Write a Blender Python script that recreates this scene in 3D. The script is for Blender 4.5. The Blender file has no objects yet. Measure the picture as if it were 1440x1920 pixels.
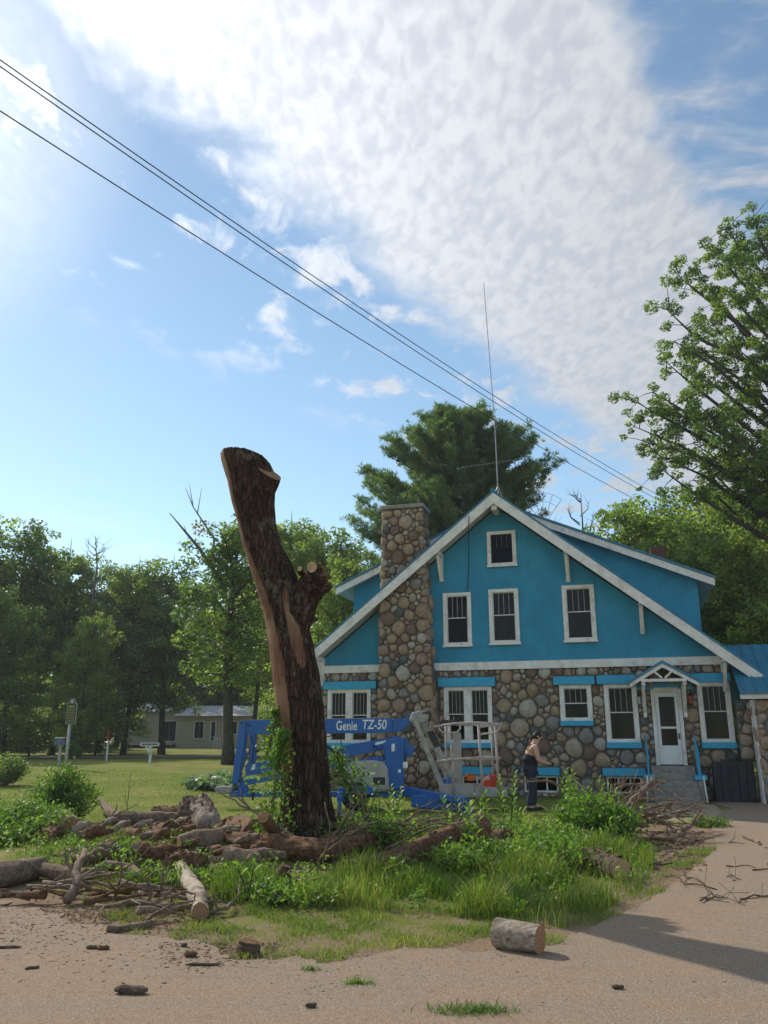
import bpy, math, random
import numpy as np
from mathutils import Vector, Matrix, noise as mnoise

scene = bpy.context.scene
col = scene.collection
rnd = random.Random(11)
rg = np.random.default_rng(11)
R = math.radians

# ------------------------------------------------------------------ camera, sky, sun, exposure
F_PX, EYE, HORIZON = 1550.0, 1.6, 1391.0
PITCH = math.atan((HORIZON - 960) / F_PX)
CP, SP = math.cos(PITCH), math.sin(PITCH)
cam_data = bpy.data.cameras.new('camera')
cam_data.sensor_fit = 'VERTICAL'
cam_data.sensor_height = 24.0
cam_data.sensor_width = 18.0
cam_data.lens = 24.0 * F_PX / 1920.0
cam_data.clip_end = 3000
cam = bpy.data.objects.new('camera', cam_data)
col.objects.link(cam)
cam.location = (0, 0, EYE)
cam.rotation_euler = (math.pi / 2 + PITCH, 0, 0)
scene.camera = cam

SUN_AZ, SUN_EL = -41.5, 37.5            # degrees left of straight ahead, above the horizon
sd = Vector((math.sin(R(SUN_AZ)) * math.cos(R(SUN_EL)), math.cos(R(SUN_AZ)) * math.cos(R(SUN_EL)), math.sin(R(SUN_EL))))
sun_data = bpy.data.lights.new('sun', 'SUN')
sun_data.energy = 3.6
sun_data.angle = R(0.6)
sun_data.color = (1.0, 0.93, 0.80)
sun = bpy.data.objects.new('sun', sun_data)
col.objects.link(sun)
sun.rotation_euler = sd.to_track_quat('Z', 'Y').to_euler()

vs = scene.view_settings
vs.view_transform = 'Standard'
vs.look = 'None'
vs.gamma = 1.0
vs.exposure = 0.20
vs.use_curve_mapping = False


class NT:
    """small node-tree helper"""
    def __init__(self, tree):
        self.t = tree
        tree.nodes.clear()

    def node(self, typ, props=None, ins=None):
        n = self.t.nodes.new(typ)
        for k, v in (props or {}).items():
            setattr(n, k, v)
        for k, v in (ins or {}).items():
            self.set(n.inputs[k], v)
        return n

    def set(self, sock, v):
        if isinstance(v, bpy.types.NodeSocket):
            self.t.links.new(v, sock)
        elif isinstance(v, bpy.types.Node):
            self.t.links.new(v.outputs[0], sock)
        else:
            if sock.type == 'RGBA' and len(v) == 3:
                v = (*v, 1)
            sock.default_value = v

    def math(self, op, a, b=0.0, c=None, clamp=False):
        n = self.node('ShaderNodeMath', {'operation': op, 'use_clamp': clamp})
        self.set(n.inputs[0], a)
        self.set(n.inputs[1], b)
        if c is not None:
            self.set(n.inputs[2], c)
        return n.outputs[0]

    def vmath(self, op, a, b=(0, 0, 0)):
        n = self.node('ShaderNodeVectorMath', {'operation': op})
        self.set(n.inputs[0], a)
        self.set(n.inputs[1], b)
        return n

    def smooth(self, x, lo, hi, a=0.0, b=1.0):
        n = self.node('ShaderNodeMapRange', {'interpolation_type': 'SMOOTHSTEP', 'clamp': True},
                      {0: x, 1: lo, 2: hi, 3: a, 4: b})
        return n.outputs[0]

    def noise(self, vec, scale, detail=4.0, rough=0.55, dist=0.0):
        n = self.node('ShaderNodeTexNoise', None, {'Scale': scale, 'Detail': detail, 'Roughness': rough, 'Distortion': dist})
        if vec is not None:
            self.set(n.inputs['Vector'], vec)
        return n.outputs['Fac']

    def mix(self, fac, a, b):
        n = self.node('ShaderNodeMix', {'data_type': 'RGBA', 'clamp_factor': True})
        self.set(n.inputs[0], fac)
        self.set(n.inputs[6], a)
        self.set(n.inputs[7], b)
        return n.outputs[2]

    def mapping(self, vec, scale=(1, 1, 1), rot=(0, 0, 0), loc=(0, 0, 0)):
        n = self.node('ShaderNodeMapping')
        self.set(n.inputs[0], vec)
        n.inputs[1].default_value = loc
        n.inputs[2].default_value = rot
        n.inputs[3].default_value = scale
        return n.outputs[0]


world = bpy.data.worlds.new('World')
scene.world = world
world.use_nodes = True
w = NT(world.node_tree)
sky = w.node('ShaderNodeTexSky', {'sky_type': 'NISHITA', 'sun_disc': False, 'sun_elevation': R(SUN_EL),
                                  'sun_rotation': R(SUN_AZ), 'altitude': 250.0, 'air_density': 1.0,
                                  'dust_density': 0.15, 'ozone_density': 0.30})
dirv = w.node('ShaderNodeTexCoord').outputs['Generated']
sep = w.node('ShaderNodeSeparateXYZ', None, {0: dirv})
dz = w.math('MAXIMUM', sep.outputs[2], 0.03)
qx = w.math('DIVIDE', sep.outputs[0], dz)
qy = w.math('DIVIDE', sep.outputs[1], dz)
q = w.node('ShaderNodeCombineXYZ', None, {0: qx, 1: qy, 2: 0.0}).outputs[0]
# a broad sheet of altocumulus crossing the sky, its edge a straight line over the ground
edge = w.math('SUBTRACT', qx, w.math('ADD', w.math('MULTIPLY', w.math('SUBTRACT', qy, 1.1), 0.72), -0.42))
n_big = w.noise(q, 1.9, 5, 0.6)
n_mid = w.noise(q, 6.0, 5, 0.6)
edge_n = w.math('ADD', edge, w.math('ADD', w.math('MULTIPLY', w.math('SUBTRACT', n_big, 0.5), 0.34), w.math('MULTIPLY', w.math('SUBTRACT', n_mid, 0.5), 0.24)))
band = w.smooth(edge_n, -0.06, 0.16)
# past the far side of the sheet it breaks into streaks
far = w.smooth(edge_n, 0.80, 0.93)
qs = w.mapping(q, (2.2, 5.2, 1), (0, 0, R(38)))
streak = w.smooth(w.noise(qs, 1.0, 6, 0.6, 0.4), 0.47, 0.68)
gap_y = w.smooth(qy, 1.35, 1.75)
streak = w.math('MAXIMUM', streak, gap_y)
band = w.math('MULTIPLY', band, w.math('SUBTRACT', 1.0, w.math('MULTIPLY', far, w.math('SUBTRACT', 1.0, streak))))
# ripples inside the sheet
qr = w.mapping(q, (36, 19, 1), (0, 0, R(22)))
rip = w.noise(qr, 1.0, 2, 0.5, 0.3)
qr2 = w.mapping(q, (9, 5, 1), (0, 0, R(24)))
rip2 = w.noise(qr2, 1.0, 3, 0.5, 0.3)
ripple = w.math('ADD', w.math('MULTIPLY', rip, 0.62), w.math('MULTIPLY', rip2, 0.38))
thick = w.math('MULTIPLY', band, w.smooth(ripple, 0.36, 0.60, 0.84, 1.0))
# loose puffs just outside the edge of the sheet
near_edge = w.math('MULTIPLY', w.smooth(edge, -0.95, -0.30), w.smooth(edge, 0.25, -0.05))
puff_n = w.math('ADD', w.math('MULTIPLY', w.noise(w.mapping(q, (3.4, 3.4, 1), (0, 0, 0), (3.1, 1.7, 0)), 1.0, 2, 0.5), 0.55),
                w.math('MULTIPLY', w.noise(w.mapping(q, (11, 7, 1), (0, 0, R(24))), 1.0, 4, 0.6, 0.4), 0.45))
puffs = w.math('MULTIPLY', w.smooth(puff_n, 0.50, 0.62), near_edge)
cover = w.math('MAXIMUM', thick, w.math('MULTIPLY', puffs, 0.85))
# thin horizon haze cloud
low = w.smooth(w.noise(w.mapping(dirv, (3, 3, 16)), 1.0, 5, 0.6), 0.50, 0.72)
low = w.math('MULTIPLY', low, w.math('MULTIPLY', w.smooth(sep.outputs[2], 0.36, 0.22), 0.5))
cover = w.math('MAXIMUM', cover, low)
# thin bright veil of high haze round the sun
veil = w.math('MULTIPLY', w.smooth(w.vmath('DOT_PRODUCT', dirv, tuple(sd)).outputs['Value'], 0.945, 0.995), 0.5)
cover = w.math('MAXIMUM', cover, veil)
# cloud light: sunlit ice and water, brighter looking towards the sun
cosang = w.vmath('DOT_PRODUCT', dirv, tuple(sd)).outputs['Value']
fwd = w.math('POWER', w.math('MAXIMUM', cosang, 0.0), 5.0)
lum = w.math('ADD', 3.45, w.math('MULTIPLY', fwd, 5.5))
shade = w.math('ADD', 0.88, w.math('MULTIPLY', w.smooth(ripple, 0.35, 0.62), 0.12))
lum = w.math('MULTIPLY', lum, shade)
cl = w.vmath('MULTIPLY', w.node('ShaderNodeCombineXYZ', None, {0: lum, 1: lum, 2: lum}).outputs[0], (0.975, 1.0, 1.05)).outputs[0]
skyc = w.vmath('MULTIPLY', sky.outputs[0], (0.92, 1.0, 0.95)).outputs[0]
mixc = w.mix(w.math('MULTIPLY', cover, 0.93), skyc, cl)
bg = w.node('ShaderNodeBackground', None, {'Color': mixc, 'Strength': 0.148})
w.node('ShaderNodeOutputWorld', None, {'Surface': bg.outputs[0]})


# ------------------------------------------------------------------ measuring helpers
def ray(u, v):
    X = (u - 720) / F_PX
    Y = -(v - 960) / F_PX
    return Vector((X, CP - Y * SP, SP + Y * CP))


def at(u, v, y):
    r = ray(u, v)
    return Vector((0, 0, EYE)) + r * (y / r.y)


def sstep(a, b, x):
    t = min(1, max(0, (x - a) / (b - a)))
    return t * t * (3 - 2 * t)


def gz(x, y):
    """height of the ground"""
    z = 0.30 * math.exp(-(((x + 1.2) / 3.2) ** 2 + ((y - 12.4) / 1.9) ** 2))
    z += 0.62 * sstep(18, 44, y) * sstep(0, -7, x) + 0.45 * sstep(55, 88, y)
    return z


def gp(u, v, lift=0.0):
    """point on the ground seen at a pixel of the photograph"""
    r = ray(u, v)
    z = 0.0
    for _ in range(6):
        t = (z - EYE) / min(r.z, -1e-3)
        p = Vector((0, 0, EYE)) + r * t
        z = gz(p.x, p.y)
    p.z = z + lift
    return p


def gzv(x, y):
    """vectorised ground height"""
    def ss(a, b, t):
        t = np.clip((t - a) / (b - a), 0, 1)
        return t * t * (3 - 2 * t)
    z = 0.30 * np.exp(-(((x + 1.2) / 3.2) ** 2 + ((y - 12.4) / 1.9) ** 2))
    return z + 0.62 * ss(18, 44, y) * ss(0, -7, x) + 0.45 * ss(55, 88, y)


# ------------------------------------------------------------------ object helpers
def tag(o, label=None, cat=None, group=None, kind=None):
    if label:
        o['label'] = label
    if cat:
        o['category'] = cat
    if group:
        o['group'] = group
    if kind:
        o['kind'] = kind
    return o


def empty(name, loc=(0, 0, 0), rz=0.0, label=None, cat=None, group=None):
    o = bpy.data.objects.new(name, None)
    col.objects.link(o)
    o.location = loc
    o.rotation_euler = (0, 0, rz)
    o.empty_display_size = 0.2
    return tag(o, label, cat, group)


class MB:
    def __init__(self):
        self.v, self.f, self.m = [], [], []

    def add(self, vs_, fs, mi=0):
        b = len(self.v)
        self.v += [tuple(p) for p in vs_]
        self.f += [tuple(i + b for i in f) for f in fs]
        self.m += [mi] * len(fs)
        return self

    def box(self, x0, x1, y0, y1, z0, z1, mi=0):
        vs_ = [(x, y, z) for z in (z0, z1) for y in (y0, y1) for x in (x0, x1)]
        return self.add(vs_, [(0, 2, 3, 1), (4, 5, 7, 6), (0, 1, 5, 4), (1, 3, 7, 5), (3, 2, 6, 7), (2, 0, 4, 6)], mi)

    def beam(self, p, q_, wd, ht, mi=0, up=(0, 0, 1), w2=None, h2=None):
        p, q_ = Vector(p), Vector(q_)
        d = (q_ - p).normalized()
        s = d.cross(Vector(up))
        if s.length < 1e-4:
            s = d.cross(Vector((1, 0, 0)))
        s.normalize()
        u = s.cross(d).normalized()
        vs_ = []
        for c, a, b in ((p, wd, ht), (q_, w2 or wd, h2 or ht)):
            for i, j in ((-1, -1), (1, -1), (1, 1), (-1, 1)):
                vs_.append(c + s * (i * a / 2) + u * (j * b / 2))
        return self.add(vs_, [(3, 2, 1, 0), (4, 5, 6, 7), (0, 1, 5, 4), (1, 2, 6, 5), (2, 3, 7, 6), (3, 0, 4, 7)], mi)

    def tube(self, pts, rad, n=8, mi=0, caps=True, jit=None):
        pts = [Vector(p) for p in pts]
        k = len(pts)
        if not hasattr(rad, '__len__'):
            rad = [rad] * k
        vs_, fs = [], []
        prev = None
        for i in range(k):
            d = (pts[min(i + 1, k - 1)] - pts[max(i - 1, 0)]).normalized()
            if prev is None:
                a = d.cross(Vector((0, 0, 1)))
                if a.length < 0.05:
                    a = d.cross(Vector((1, 0, 0)))
            else:
                a = prev - d * prev.dot(d)
            a.normalize()
            prev = a
            b = d.cross(a)
            for j in range(n):
                t = 2 * math.pi * j / n
                r = rad[i] * (1 + (jit(i, j) if jit else 0))
                vs_.append(pts[i] + a * (math.cos(t) * r) + b * (math.sin(t) * r))
        for i in range(k - 1):
            for j in range(n):
                j2 = (j + 1) % n
                fs.append((i * n + j, i * n + j2, (i + 1) * n + j2, (i + 1) * n + j))
        if caps:
            fs.append(tuple(range(n - 1, -1, -1)))
            fs.append(tuple((k - 1) * n + j for j in range(n)))
        return self.add(vs_, fs, mi)

    def prism(self, poly, y0, y1, mi=0):
        """poly in (x, z), extruded from y0 to y1"""
        n = len(poly)
        vs_ = [(x, y0, z) for x, z in poly] + [(x, y1, z) for x, z in poly]
        fs = [tuple(range(n)), tuple(range(2 * n - 1, n - 1, -1))]
        fs += [((i + 1) % n, i, i + n, (i + 1) % n + n) for i in range(n)]
        return self.add(vs_, fs, mi)

    def build(self, name, mats, parent=None, smooth=False, origin=None, world=True, bevel=0.0):
        """verts are world coordinates (world=True) or the parent's local ones"""
        off = Vector((0, 0, 0))
        if parent is not None and world:
            a_ = parent
            while a_ is not None:
                off = off + a_.location
                a_ = a_.parent
        org = Vector(origin) if origin is not None else off
        me = bpy.data.meshes.new(name)
        me.from_pydata([(p[0] - org.x, p[1] - org.y, p[2] - org.z) for p in self.v], [], self.f)
        mats = mats if isinstance(mats, (list, tuple)) else [mats]
        for m_ in mats:
            me.materials.append(m_)
        if len(mats) > 1:
            me.polygons.foreach_set('material_index', self.m)
        if smooth:
            me.polygons.foreach_set('use_smooth', [True] * len(self.f))
        me.update()
        o = bpy.data.objects.new(name, me)
        col.objects.link(o)
        o.location = org - off
        if parent is not None:
            o.parent = parent
        if bevel:
            b = o.modifiers.new('bevel', 'BEVEL')
            b.width = bevel
            b.segments = 1
            b.limit_method = 'ANGLE'
        return o


def npmesh(name, V, faces, mats, tint=None, smooth=False, fmat=None):
    """fast mesh from arrays; faces (n,3) or (n,4)"""
    me = bpy.data.meshes.new(name)
    nf, k = faces.shape
    me.vertices.add(len(V))
    me.vertices.foreach_set('co', np.ascontiguousarray(V, dtype=np.float32).ravel())
    me.loops.add(nf * k)
    me.loops.foreach_set('vertex_index', np.ascontiguousarray(faces, dtype=np.int32).ravel())
    me.polygons.add(nf)
    me.polygons.foreach_set('loop_start', np.arange(0, nf * k, k, dtype=np.int32))
    mats = mats if isinstance(mats, (list, tuple)) else [mats]
    for m_ in mats:
        me.materials.append(m_)
    if fmat is not None:
        me.polygons.foreach_set('material_index', fmat.astype(np.int32))
    if smooth:
        me.polygons.foreach_set('use_smooth', np.ones(nf, dtype=bool))
    me.update(calc_edges=True)
    if tint is not None:
        a = me.attributes.new('tint', 'FLOAT', 'POINT')
        a.data.foreach_set('value', np.ascontiguousarray(tint, dtype=np.float32))
    return me


def obj(name, me, parent=None, loc=(0, 0, 0)):
    o = bpy.data.objects.new(name, me)
    col.objects.link(o)
    o.location = loc
    if parent is not None:
        o.parent = parent
    return o


def copy_tree(o, parent=None):
    c = o.copy()
    col.objects.link(c)
    c.parent = parent
    for ch in list(o.children):
        copy_tree(ch, c)
    return c


# ------------------------------------------------------------------ materials
def new_mat(name):
    m_ = bpy.data.materials.new(name)
    m_.use_nodes = True
    return m_, NT(m_.node_tree)


def M(name, c1, c2=None, scale=6.0, rough=0.8, bump=0.0, bscale=None, stretch=(1, 1, 1), spec=0.3, metal=0.0, lo=0.35, hi=0.65, detail=5, c3=None, s3=1.5, bdist=0.02):
    m_, t = new_mat(name)
    co = t.node('ShaderNodeTexCoord').outputs['Object']
    vec = t.mapping(co, stretch)
    if c2 is None:
        c2 = tuple(x * 0.82 for x in c1)
    f = t.smooth(t.noise(vec, scale, detail, 0.6), lo, hi)
    c = t.mix(f, c1, c2)
    if c3 is not None:
        c = t.mix(t.smooth(t.noise(vec, s3, 4, 0.6), 0.52, 0.68), c, c3)
    p = t.node('ShaderNodeBsdfPrincipled', None, {'Base Color': c, 'Roughness': rough, 'Specular IOR Level': spec, 'Metallic': metal})
    if bump:
        b = t.node('ShaderNodeBump', None, {'Strength': bump, 'Distance': bdist, 'Height': t.noise(vec, bscale or scale * 3, 6, 0.65)})
        t.set(p.inputs['Normal'], b.outputs[0])
    t.node('ShaderNodeOutputMaterial', None, {'Surface': p.outputs[0]})
    return m_


def leaf_mat(name, dark, mid, bright, trans=0.4, objvar=0.25, rough=0.5):
    m_, t = new_mat(name)
    tn = t.node('ShaderNodeAttribute', {'attribute_name': 'tint'}).outputs['Fac']
    if objvar:
        ob = t.node('ShaderNodeObjectInfo').outputs['Random']
        tn = t.math('ADD', tn, t.math('MULTIPLY', t.math('SUBTRACT', ob, 0.5), objvar))
    r = t.node('ShaderNodeValToRGB', None, {0: tn})
    cr = r.color_ramp
    cr.elements[0].position = 0.1
    cr.elements[0].color = (*dark, 1)
    cr.elements[1].position = 0.95
    cr.elements[1].color = (*bright, 1)
    e = cr.elements.new(0.55)
    e.color = (*mid, 1)
    p = t.node('ShaderNodeBsdfPrincipled', None, {'Base Color': r.outputs[0], 'Roughness': rough, 'Specular IOR Level': 0.35})
    tc = t.vmath('MULTIPLY', r.outputs[0], (1.25, 1.45, 0.6)).outputs[0]
    tr = t.node('ShaderNodeBsdfTranslucent', None, {'Color': tc})
    mx = t.node('ShaderNodeMixShader', None, {0: trans, 1: p.outputs[0], 2: tr.outputs[0]})
    t.node('ShaderNodeOutputMaterial', None, {'Surface': mx.outputs[0]})
    return m_


LEAF_WOOD = leaf_mat('leaf_wood', (0.085, 0.135, 0.046), (0.18, 0.25, 0.074), (0.36, 0.41, 0.11), 0.58, 0.45, 0.42)
LEAF_OAK = leaf_mat('leaf_oak', (0.070, 0.118, 0.046), (0.150, 0.220, 0.068), (0.31, 0.37, 0.10), 0.58, 0.0, 0.42)
LEAF_PINE = leaf_mat('leaf_pine', (0.075, 0.125, 0.062), (0.145, 0.215, 0.085), (0.26, 0.32, 0.11), 0.48, 0.0)
LEAF_BUSH = leaf_mat('leaf_bush', (0.045, 0.10, 0.018), (0.14, 0.25, 0.038), (0.30, 0.40, 0.08), 0.5, 0.1)
LEAF_WEED = leaf_mat('leaf_weed', (0.05, 0.10, 0.02), (0.15, 0.25, 0.045), (0.30, 0.40, 0.10), 0.5, 0.15)
LEAF_STRIPED = leaf_mat('leaf_striped', (0.10, 0.16, 0.08), (0.22, 0.30, 0.18), (0.45, 0.50, 0.36), 0.35, 0.0)
LEAF_YELLOW = leaf_mat('leaf_yellow', (0.14, 0.13, 0.02), (0.28, 0.22, 0.03), (0.42, 0.30, 0.04), 0.4, 0.0)
GRASS = leaf_mat('grass_blade', (0.075, 0.135, 0.022), (0.165, 0.235, 0.04), (0.40, 0.35, 0.14), 0.45, 0.0)

TRUNK = M('tree_bark', (0.055, 0.046, 0.036), (0.10, 0.085, 0.07), 7, 0.95, 0.6, 9, (3, 3, 0.6))
TRUNK_GREY = M('grey_bark', (0.17, 0.15, 0.13), (0.09, 0.08, 0.065), 9, 0.95, 0.5, 12, (2, 2, 1))
CUTWOOD = M('cut_wood', (0.36, 0.20, 0.10), (0.24, 0.12, 0.055), 14, 0.85, 0.3, 40)
CUTPALE = M('cut_wood_pale', (0.52, 0.36, 0.20), (0.38, 0.24, 0.12), 14, 0.85, 0.3, 40)
BARK_RED = M('rotten_bark', (0.23, 0.115, 0.06), (0.11, 0.055, 0.03), 9, 0.95, 0.9, 14, (2, 2, 2), c3=(0.30, 0.17, 0.09), s3=5, bdist=0.04)
BARK_GREY = M('weathered_wood', (0.27, 0.185, 0.125), (0.145, 0.09, 0.06), 9, 0.95, 0.9, 22, (1.5, 1.5, 1.5), c3=(0.35, 0.265, 0.195), s3=4, bdist=0.03)
BARK_PALE = M('pale_bare_wood', (0.48, 0.40, 0.32), (0.29, 0.215, 0.155), 9, 0.9, 0.7, 22, c3=(0.20, 0.125, 0.085), s3=5)
TWIG = M('twig_bark', (0.27, 0.195, 0.14), (0.15, 0.10, 0.07), 12, 0.95, 0.4, 30)
BARK_DARK = M('dark_bark', (0.085, 0.06, 0.045), (0.15, 0.10, 0.07), 12, 0.95, 0.8, 20, bdist=0.03)

BLUE_WALL = M('blue_stucco', (0.045, 0.29, 0.45), (0.034, 0.235, 0.375), 1.1, 0.85, 0.7, 40, c3=(0.045, 0.24, 0.36), s3=2.4, bdist=0.02, stretch=(1, 1, .55))
BLUE_TRIM = M('blue_trim_paint', (0.05, 0.38, 0.60), (0.045, 0.33, 0.53), 6, 0.55, 0.1, 30)
ROOF_BLUE = M('blue_metal_roof', (0.022, 0.175, 0.285), (0.020, 0.15, 0.245), 2, 0.42, 0.05, 10, spec=0.5)
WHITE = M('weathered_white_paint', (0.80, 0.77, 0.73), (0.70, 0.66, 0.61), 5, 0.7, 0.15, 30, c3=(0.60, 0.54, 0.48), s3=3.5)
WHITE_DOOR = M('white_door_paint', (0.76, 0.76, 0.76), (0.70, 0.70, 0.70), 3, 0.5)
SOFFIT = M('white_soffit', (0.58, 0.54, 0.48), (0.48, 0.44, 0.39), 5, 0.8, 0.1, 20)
MORTAR = M('mortar', (0.23, 0.19, 0.155), (0.14, 0.118, 0.098), 8, 0.95, 0.6, 30)
CONCRETE = M('concrete', (0.30, 0.28, 0.25), (0.20, 0.185, 0.165), 5, 0.9, 0.3, 30)
CONCRETE_D = M('dark_foundation', (0.035, 0.036, 0.040), (0.05, 0.05, 0.052), 4, 0.9, 0.3, 20)  # even near-black grey for box, boards, pipe and porch back wall
IRON_DARK = M('dark_metal', (0.05, 0.05, 0.05), None, 6, 0.5, metal=0.6)
ALUM = M('weathered_aluminium', (0.42, 0.42, 0.42), (0.33, 0.33, 0.33), 6, 0.45, metal=0.5)
CURTAIN = M('curtain', (0.66, 0.62, 0.56), (0.52, 0.48, 0.43), 18, 0.95, 0.3, 20, (6, 1, 0.3))
INSIDE = M('dark_interior', (0.014, 0.015, 0.018), None, 4, 0.95)  # near-black colour stands in for unlit rooms; also the top window's sash
STONES = [M('stone_tan', (0.38, 0.275, 0.185), (0.27, 0.185, 0.12), 7, 0.9, 0.35, 22),
          M('stone_buff', (0.42, 0.33, 0.25), (0.32, 0.245, 0.18), 9, 0.9, 0.35, 22),
          M('stone_grey', (0.26, 0.245, 0.225), (0.19, 0.175, 0.16), 9, 0.9, 0.35, 22),
          M('stone_slate', (0.125, 0.135, 0.135), (0.09, 0.10, 0.10), 9, 0.9, 0.35, 22),
          M('stone_pink', (0.33, 0.22, 0.165), (0.25, 0.165, 0.12), 9, 0.9, 0.35, 22),
          M('stone_brown', (0.215, 0.14, 0.10), (0.16, 0.105, 0.075), 7, 0.9, 0.35, 22),
          M('stone_pale', (0.45, 0.40, 0.33), (0.34, 0.30, 0.25), 9, 0.9, 0.35, 22)]
STONE_W = [7, 5, 4, 1, 1.5, 4, 3]
LIFT_BLUE = M('lift_blue_paint', (0.004, 0.112, 0.39), (0.004, 0.095, 0.34), 4, 0.4, 0.03, 20, spec=0.5)
LIFT_GREY = M('lift_grey_steel', (0.42, 0.40, 0.36), (0.30, 0.28, 0.25), 7, 0.6)
LIFT_COVER = M('lift_grey_cover', (0.40, 0.37, 0.34), (0.34, 0.31, 0.28), 4, 0.6)
RAIL_PINK = M('weathered_rail', (0.55, 0.43, 0.38), (0.40, 0.32, 0.29), 9, 0.6, c3=(0.55, 0.50, 0.46), s3=4)
LETTER = M('white_lettering', (0.85, 0.85, 0.85), None, 4, 0.5)
RUBBER = M('black_rubber', (0.02, 0.02, 0.02), None, 4, 0.7)
RED = M('red_plastic', (0.50, 0.045, 0.02), (0.42, 0.035, 0.02), 4, 0.45)
ORANGE = M('orange_plastic', (0.62, 0.13, 0.02), None, 4, 0.45)


def glass_mat():
    m_, t = new_mat('window_glass')
    gl = t.node('ShaderNodeBsdfGlossy', None, {'Color': (0.9, 0.95, 1.0), 'Roughness': 0.03})
    tr = t.node('ShaderNodeBsdfTransparent', None, {'Color': (0.45, 0.46, 0.48)})
    fr = t.node('ShaderNodeFresnel', None, {'IOR': 1.45})
    mx = t.node('ShaderNodeMixShader', None, {0: t.math('MULTIPLY', fr.outputs[0], 0.3), 1: tr.outputs[0], 2: gl.outputs[0]})
    t.node('ShaderNodeOutputMaterial', None, {'Surface': mx.outputs[0]})
    return m_


GLASS = glass_mat()


def ground_mats():
    # lawn: green short grass with dry and bare patches; 'tint' holds how bare the soil is
    m_, t = new_mat('lawn_soil')
    co = t.node('ShaderNodeTexCoord').outputs['Object']
    bare = t.node('ShaderNodeAttribute', {'attribute_name': 'tint'}).outputs['Fac']
    fine = t.noise(co, 22, 5, 0.7)
    big = t.noise(co, 0.5, 4, 0.6)
    g = t.mix(fine, (0.12, 0.15, 0.024), (0.215, 0.235, 0.048))
    g = t.mix(t.smooth(big, 0.42, 0.66), g, (0.25, 0.235, 0.07))
    soil = t.mix(t.noise(co, 60, 5, 0.75), (0.20, 0.132, 0.082), (0.37, 0.265, 0.175))
    f = t.smooth(t.math('ADD', bare, t.math('MULTIPLY', t.math('SUBTRACT', t.noise(co, 3.2, 6, 0.7), 0.5), 1.5)), 0.40, 0.62)
    c = t.mix(f, g, soil)
    p = t.node('ShaderNodeBsdfPrincipled', None, {'Base Color': c, 'Roughness': 0.95, 'Specular IOR Level': 0.1})
    b = t.node('ShaderNodeBump', None, {'Strength': 0.8, 'Distance': 0.05, 'Height': fine})
    t.set(p.inputs['Normal'], b.outputs[0])
    t.node('ShaderNodeOutputMaterial', None, {'Surface': p.outputs[0]})
    lawn = m_
    # gravel and sand drive
    m_, t = new_mat('gravel_drive')
    co = t.node('ShaderNodeTexCoord').outputs['Object']
    fine = t.noise(co, 90, 4, 0.75)
    vor = t.node('ShaderNodeTexVoronoi', None, {'Vector': co, 'Scale': 120.0})
    peb = t.node('ShaderNodeSeparateColor', None, {0: vor.outputs['Color']}).outputs[0]
    big = t.noise(co, 0.75, 5, 0.6)
    sandy = t.mix(fine, (0.225, 0.15, 0.096), (0.385, 0.275, 0.185))
    grey = t.mix(fine, (0.20, 0.147, 0.103), (0.36, 0.278, 0.204))
    trk = t.noise(t.mapping(co, (0.25, 1.3, 1), (0, 0, R(14))), 1.2, 4, 0.6)
    c = t.mix(t.smooth(t.math('ADD', t.math('MULTIPLY', big, 0.5), t.math('MULTIPLY', trk, 0.5)), 0.44, 0.56), sandy, grey)
    c = t.mix(t.math('MULTIPLY', t.smooth(peb, 0.72, 0.95), 0.45), c, (0.50, 0.42, 0.34))
    c = t.mix(t.math('MULTIPLY', t.smooth(peb, 0.22, 0.05), 0.55), c, (0.15, 0.105, 0.075))
    mid = t.noise(co, 3.5, 4, 0.65)
    c = t.mix(t.math('MULTIPLY', t.smooth(mid, 0.55, 0.72), 0.4), c, (0.245, 0.15, 0.088))
    p = t.node('ShaderNodeBsdfPrincipled', None, {'Base Color': c, 'Roughness': 0.95, 'Specular IOR Level': 0.15})
    h = t.math('ADD', t.math('MULTIPLY', vor.outputs['Distance'], -0.5), fine)
    b = t.node('ShaderNodeBump', None, {'Strength': 0.8, 'Distance': 0.008, 'Height': h})
    t.set(p.inputs['Normal'], b.outputs[0])
    t.node('ShaderNodeOutputMaterial', None, {'Surface': p.outputs[0]})
    return lawn, m_


LAWN, GRAVEL = ground_mats()
ASPHALT = M('pale_asphalt', (0.30, 0.29, 0.275), (0.24, 0.23, 0.22), 8, 0.9)
WALK = M('worn_walk', (0.40, 0.31, 0.21), (0.30, 0.22, 0.145), 4, 0.95, 0.4, 30)

# ------------------------------------------------------------------ ground, drive, road, walk
EDGE_PX = [(-260, 1640), (-120, 1662), (0, 1690), (110, 1712), (210, 1748), (330, 1775), (470, 1806), (640, 1796), (800, 1782), (930, 1776), (1050, 1768),
           (1120, 1738), (1185, 1706), (1240, 1676), (1300, 1630), (1345, 1592), (1335, 1556), (1318, 1522)]
EDGE = [gp(u, v) for u, v in EDGE_PX]
# refine with irregular wander
edge_pts = []
for a, b in zip(EDGE[:-1], EDGE[1:]):
    k = max(2, int((b - a).length / 0.05))
    for i in range(k):
        p = a.lerp(b, i / k)
        wv = mnoise.noise(p * 1.7) * 0.26 + mnoise.noise(p * 6.0) * 0.14 + mnoise.noise(p * 15.0) * 0.07
        edge_pts.append(Vector((p.x + wv * 0.4, p.y + wv, 0)))
edge_np = np.array([(p.x, p.y) for p in edge_pts])


def edge_dist(x, y):
    """distance to the edge of the drive (no sign)"""
    d = np.full(len(x), 1e9)
    for i in range(0, len(edge_np), 5):
        d = np.minimum(d, (x - edge_np[i, 0]) ** 2 + (y - edge_np[i, 1]) ** 2)
    return np.sqrt(d)


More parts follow.
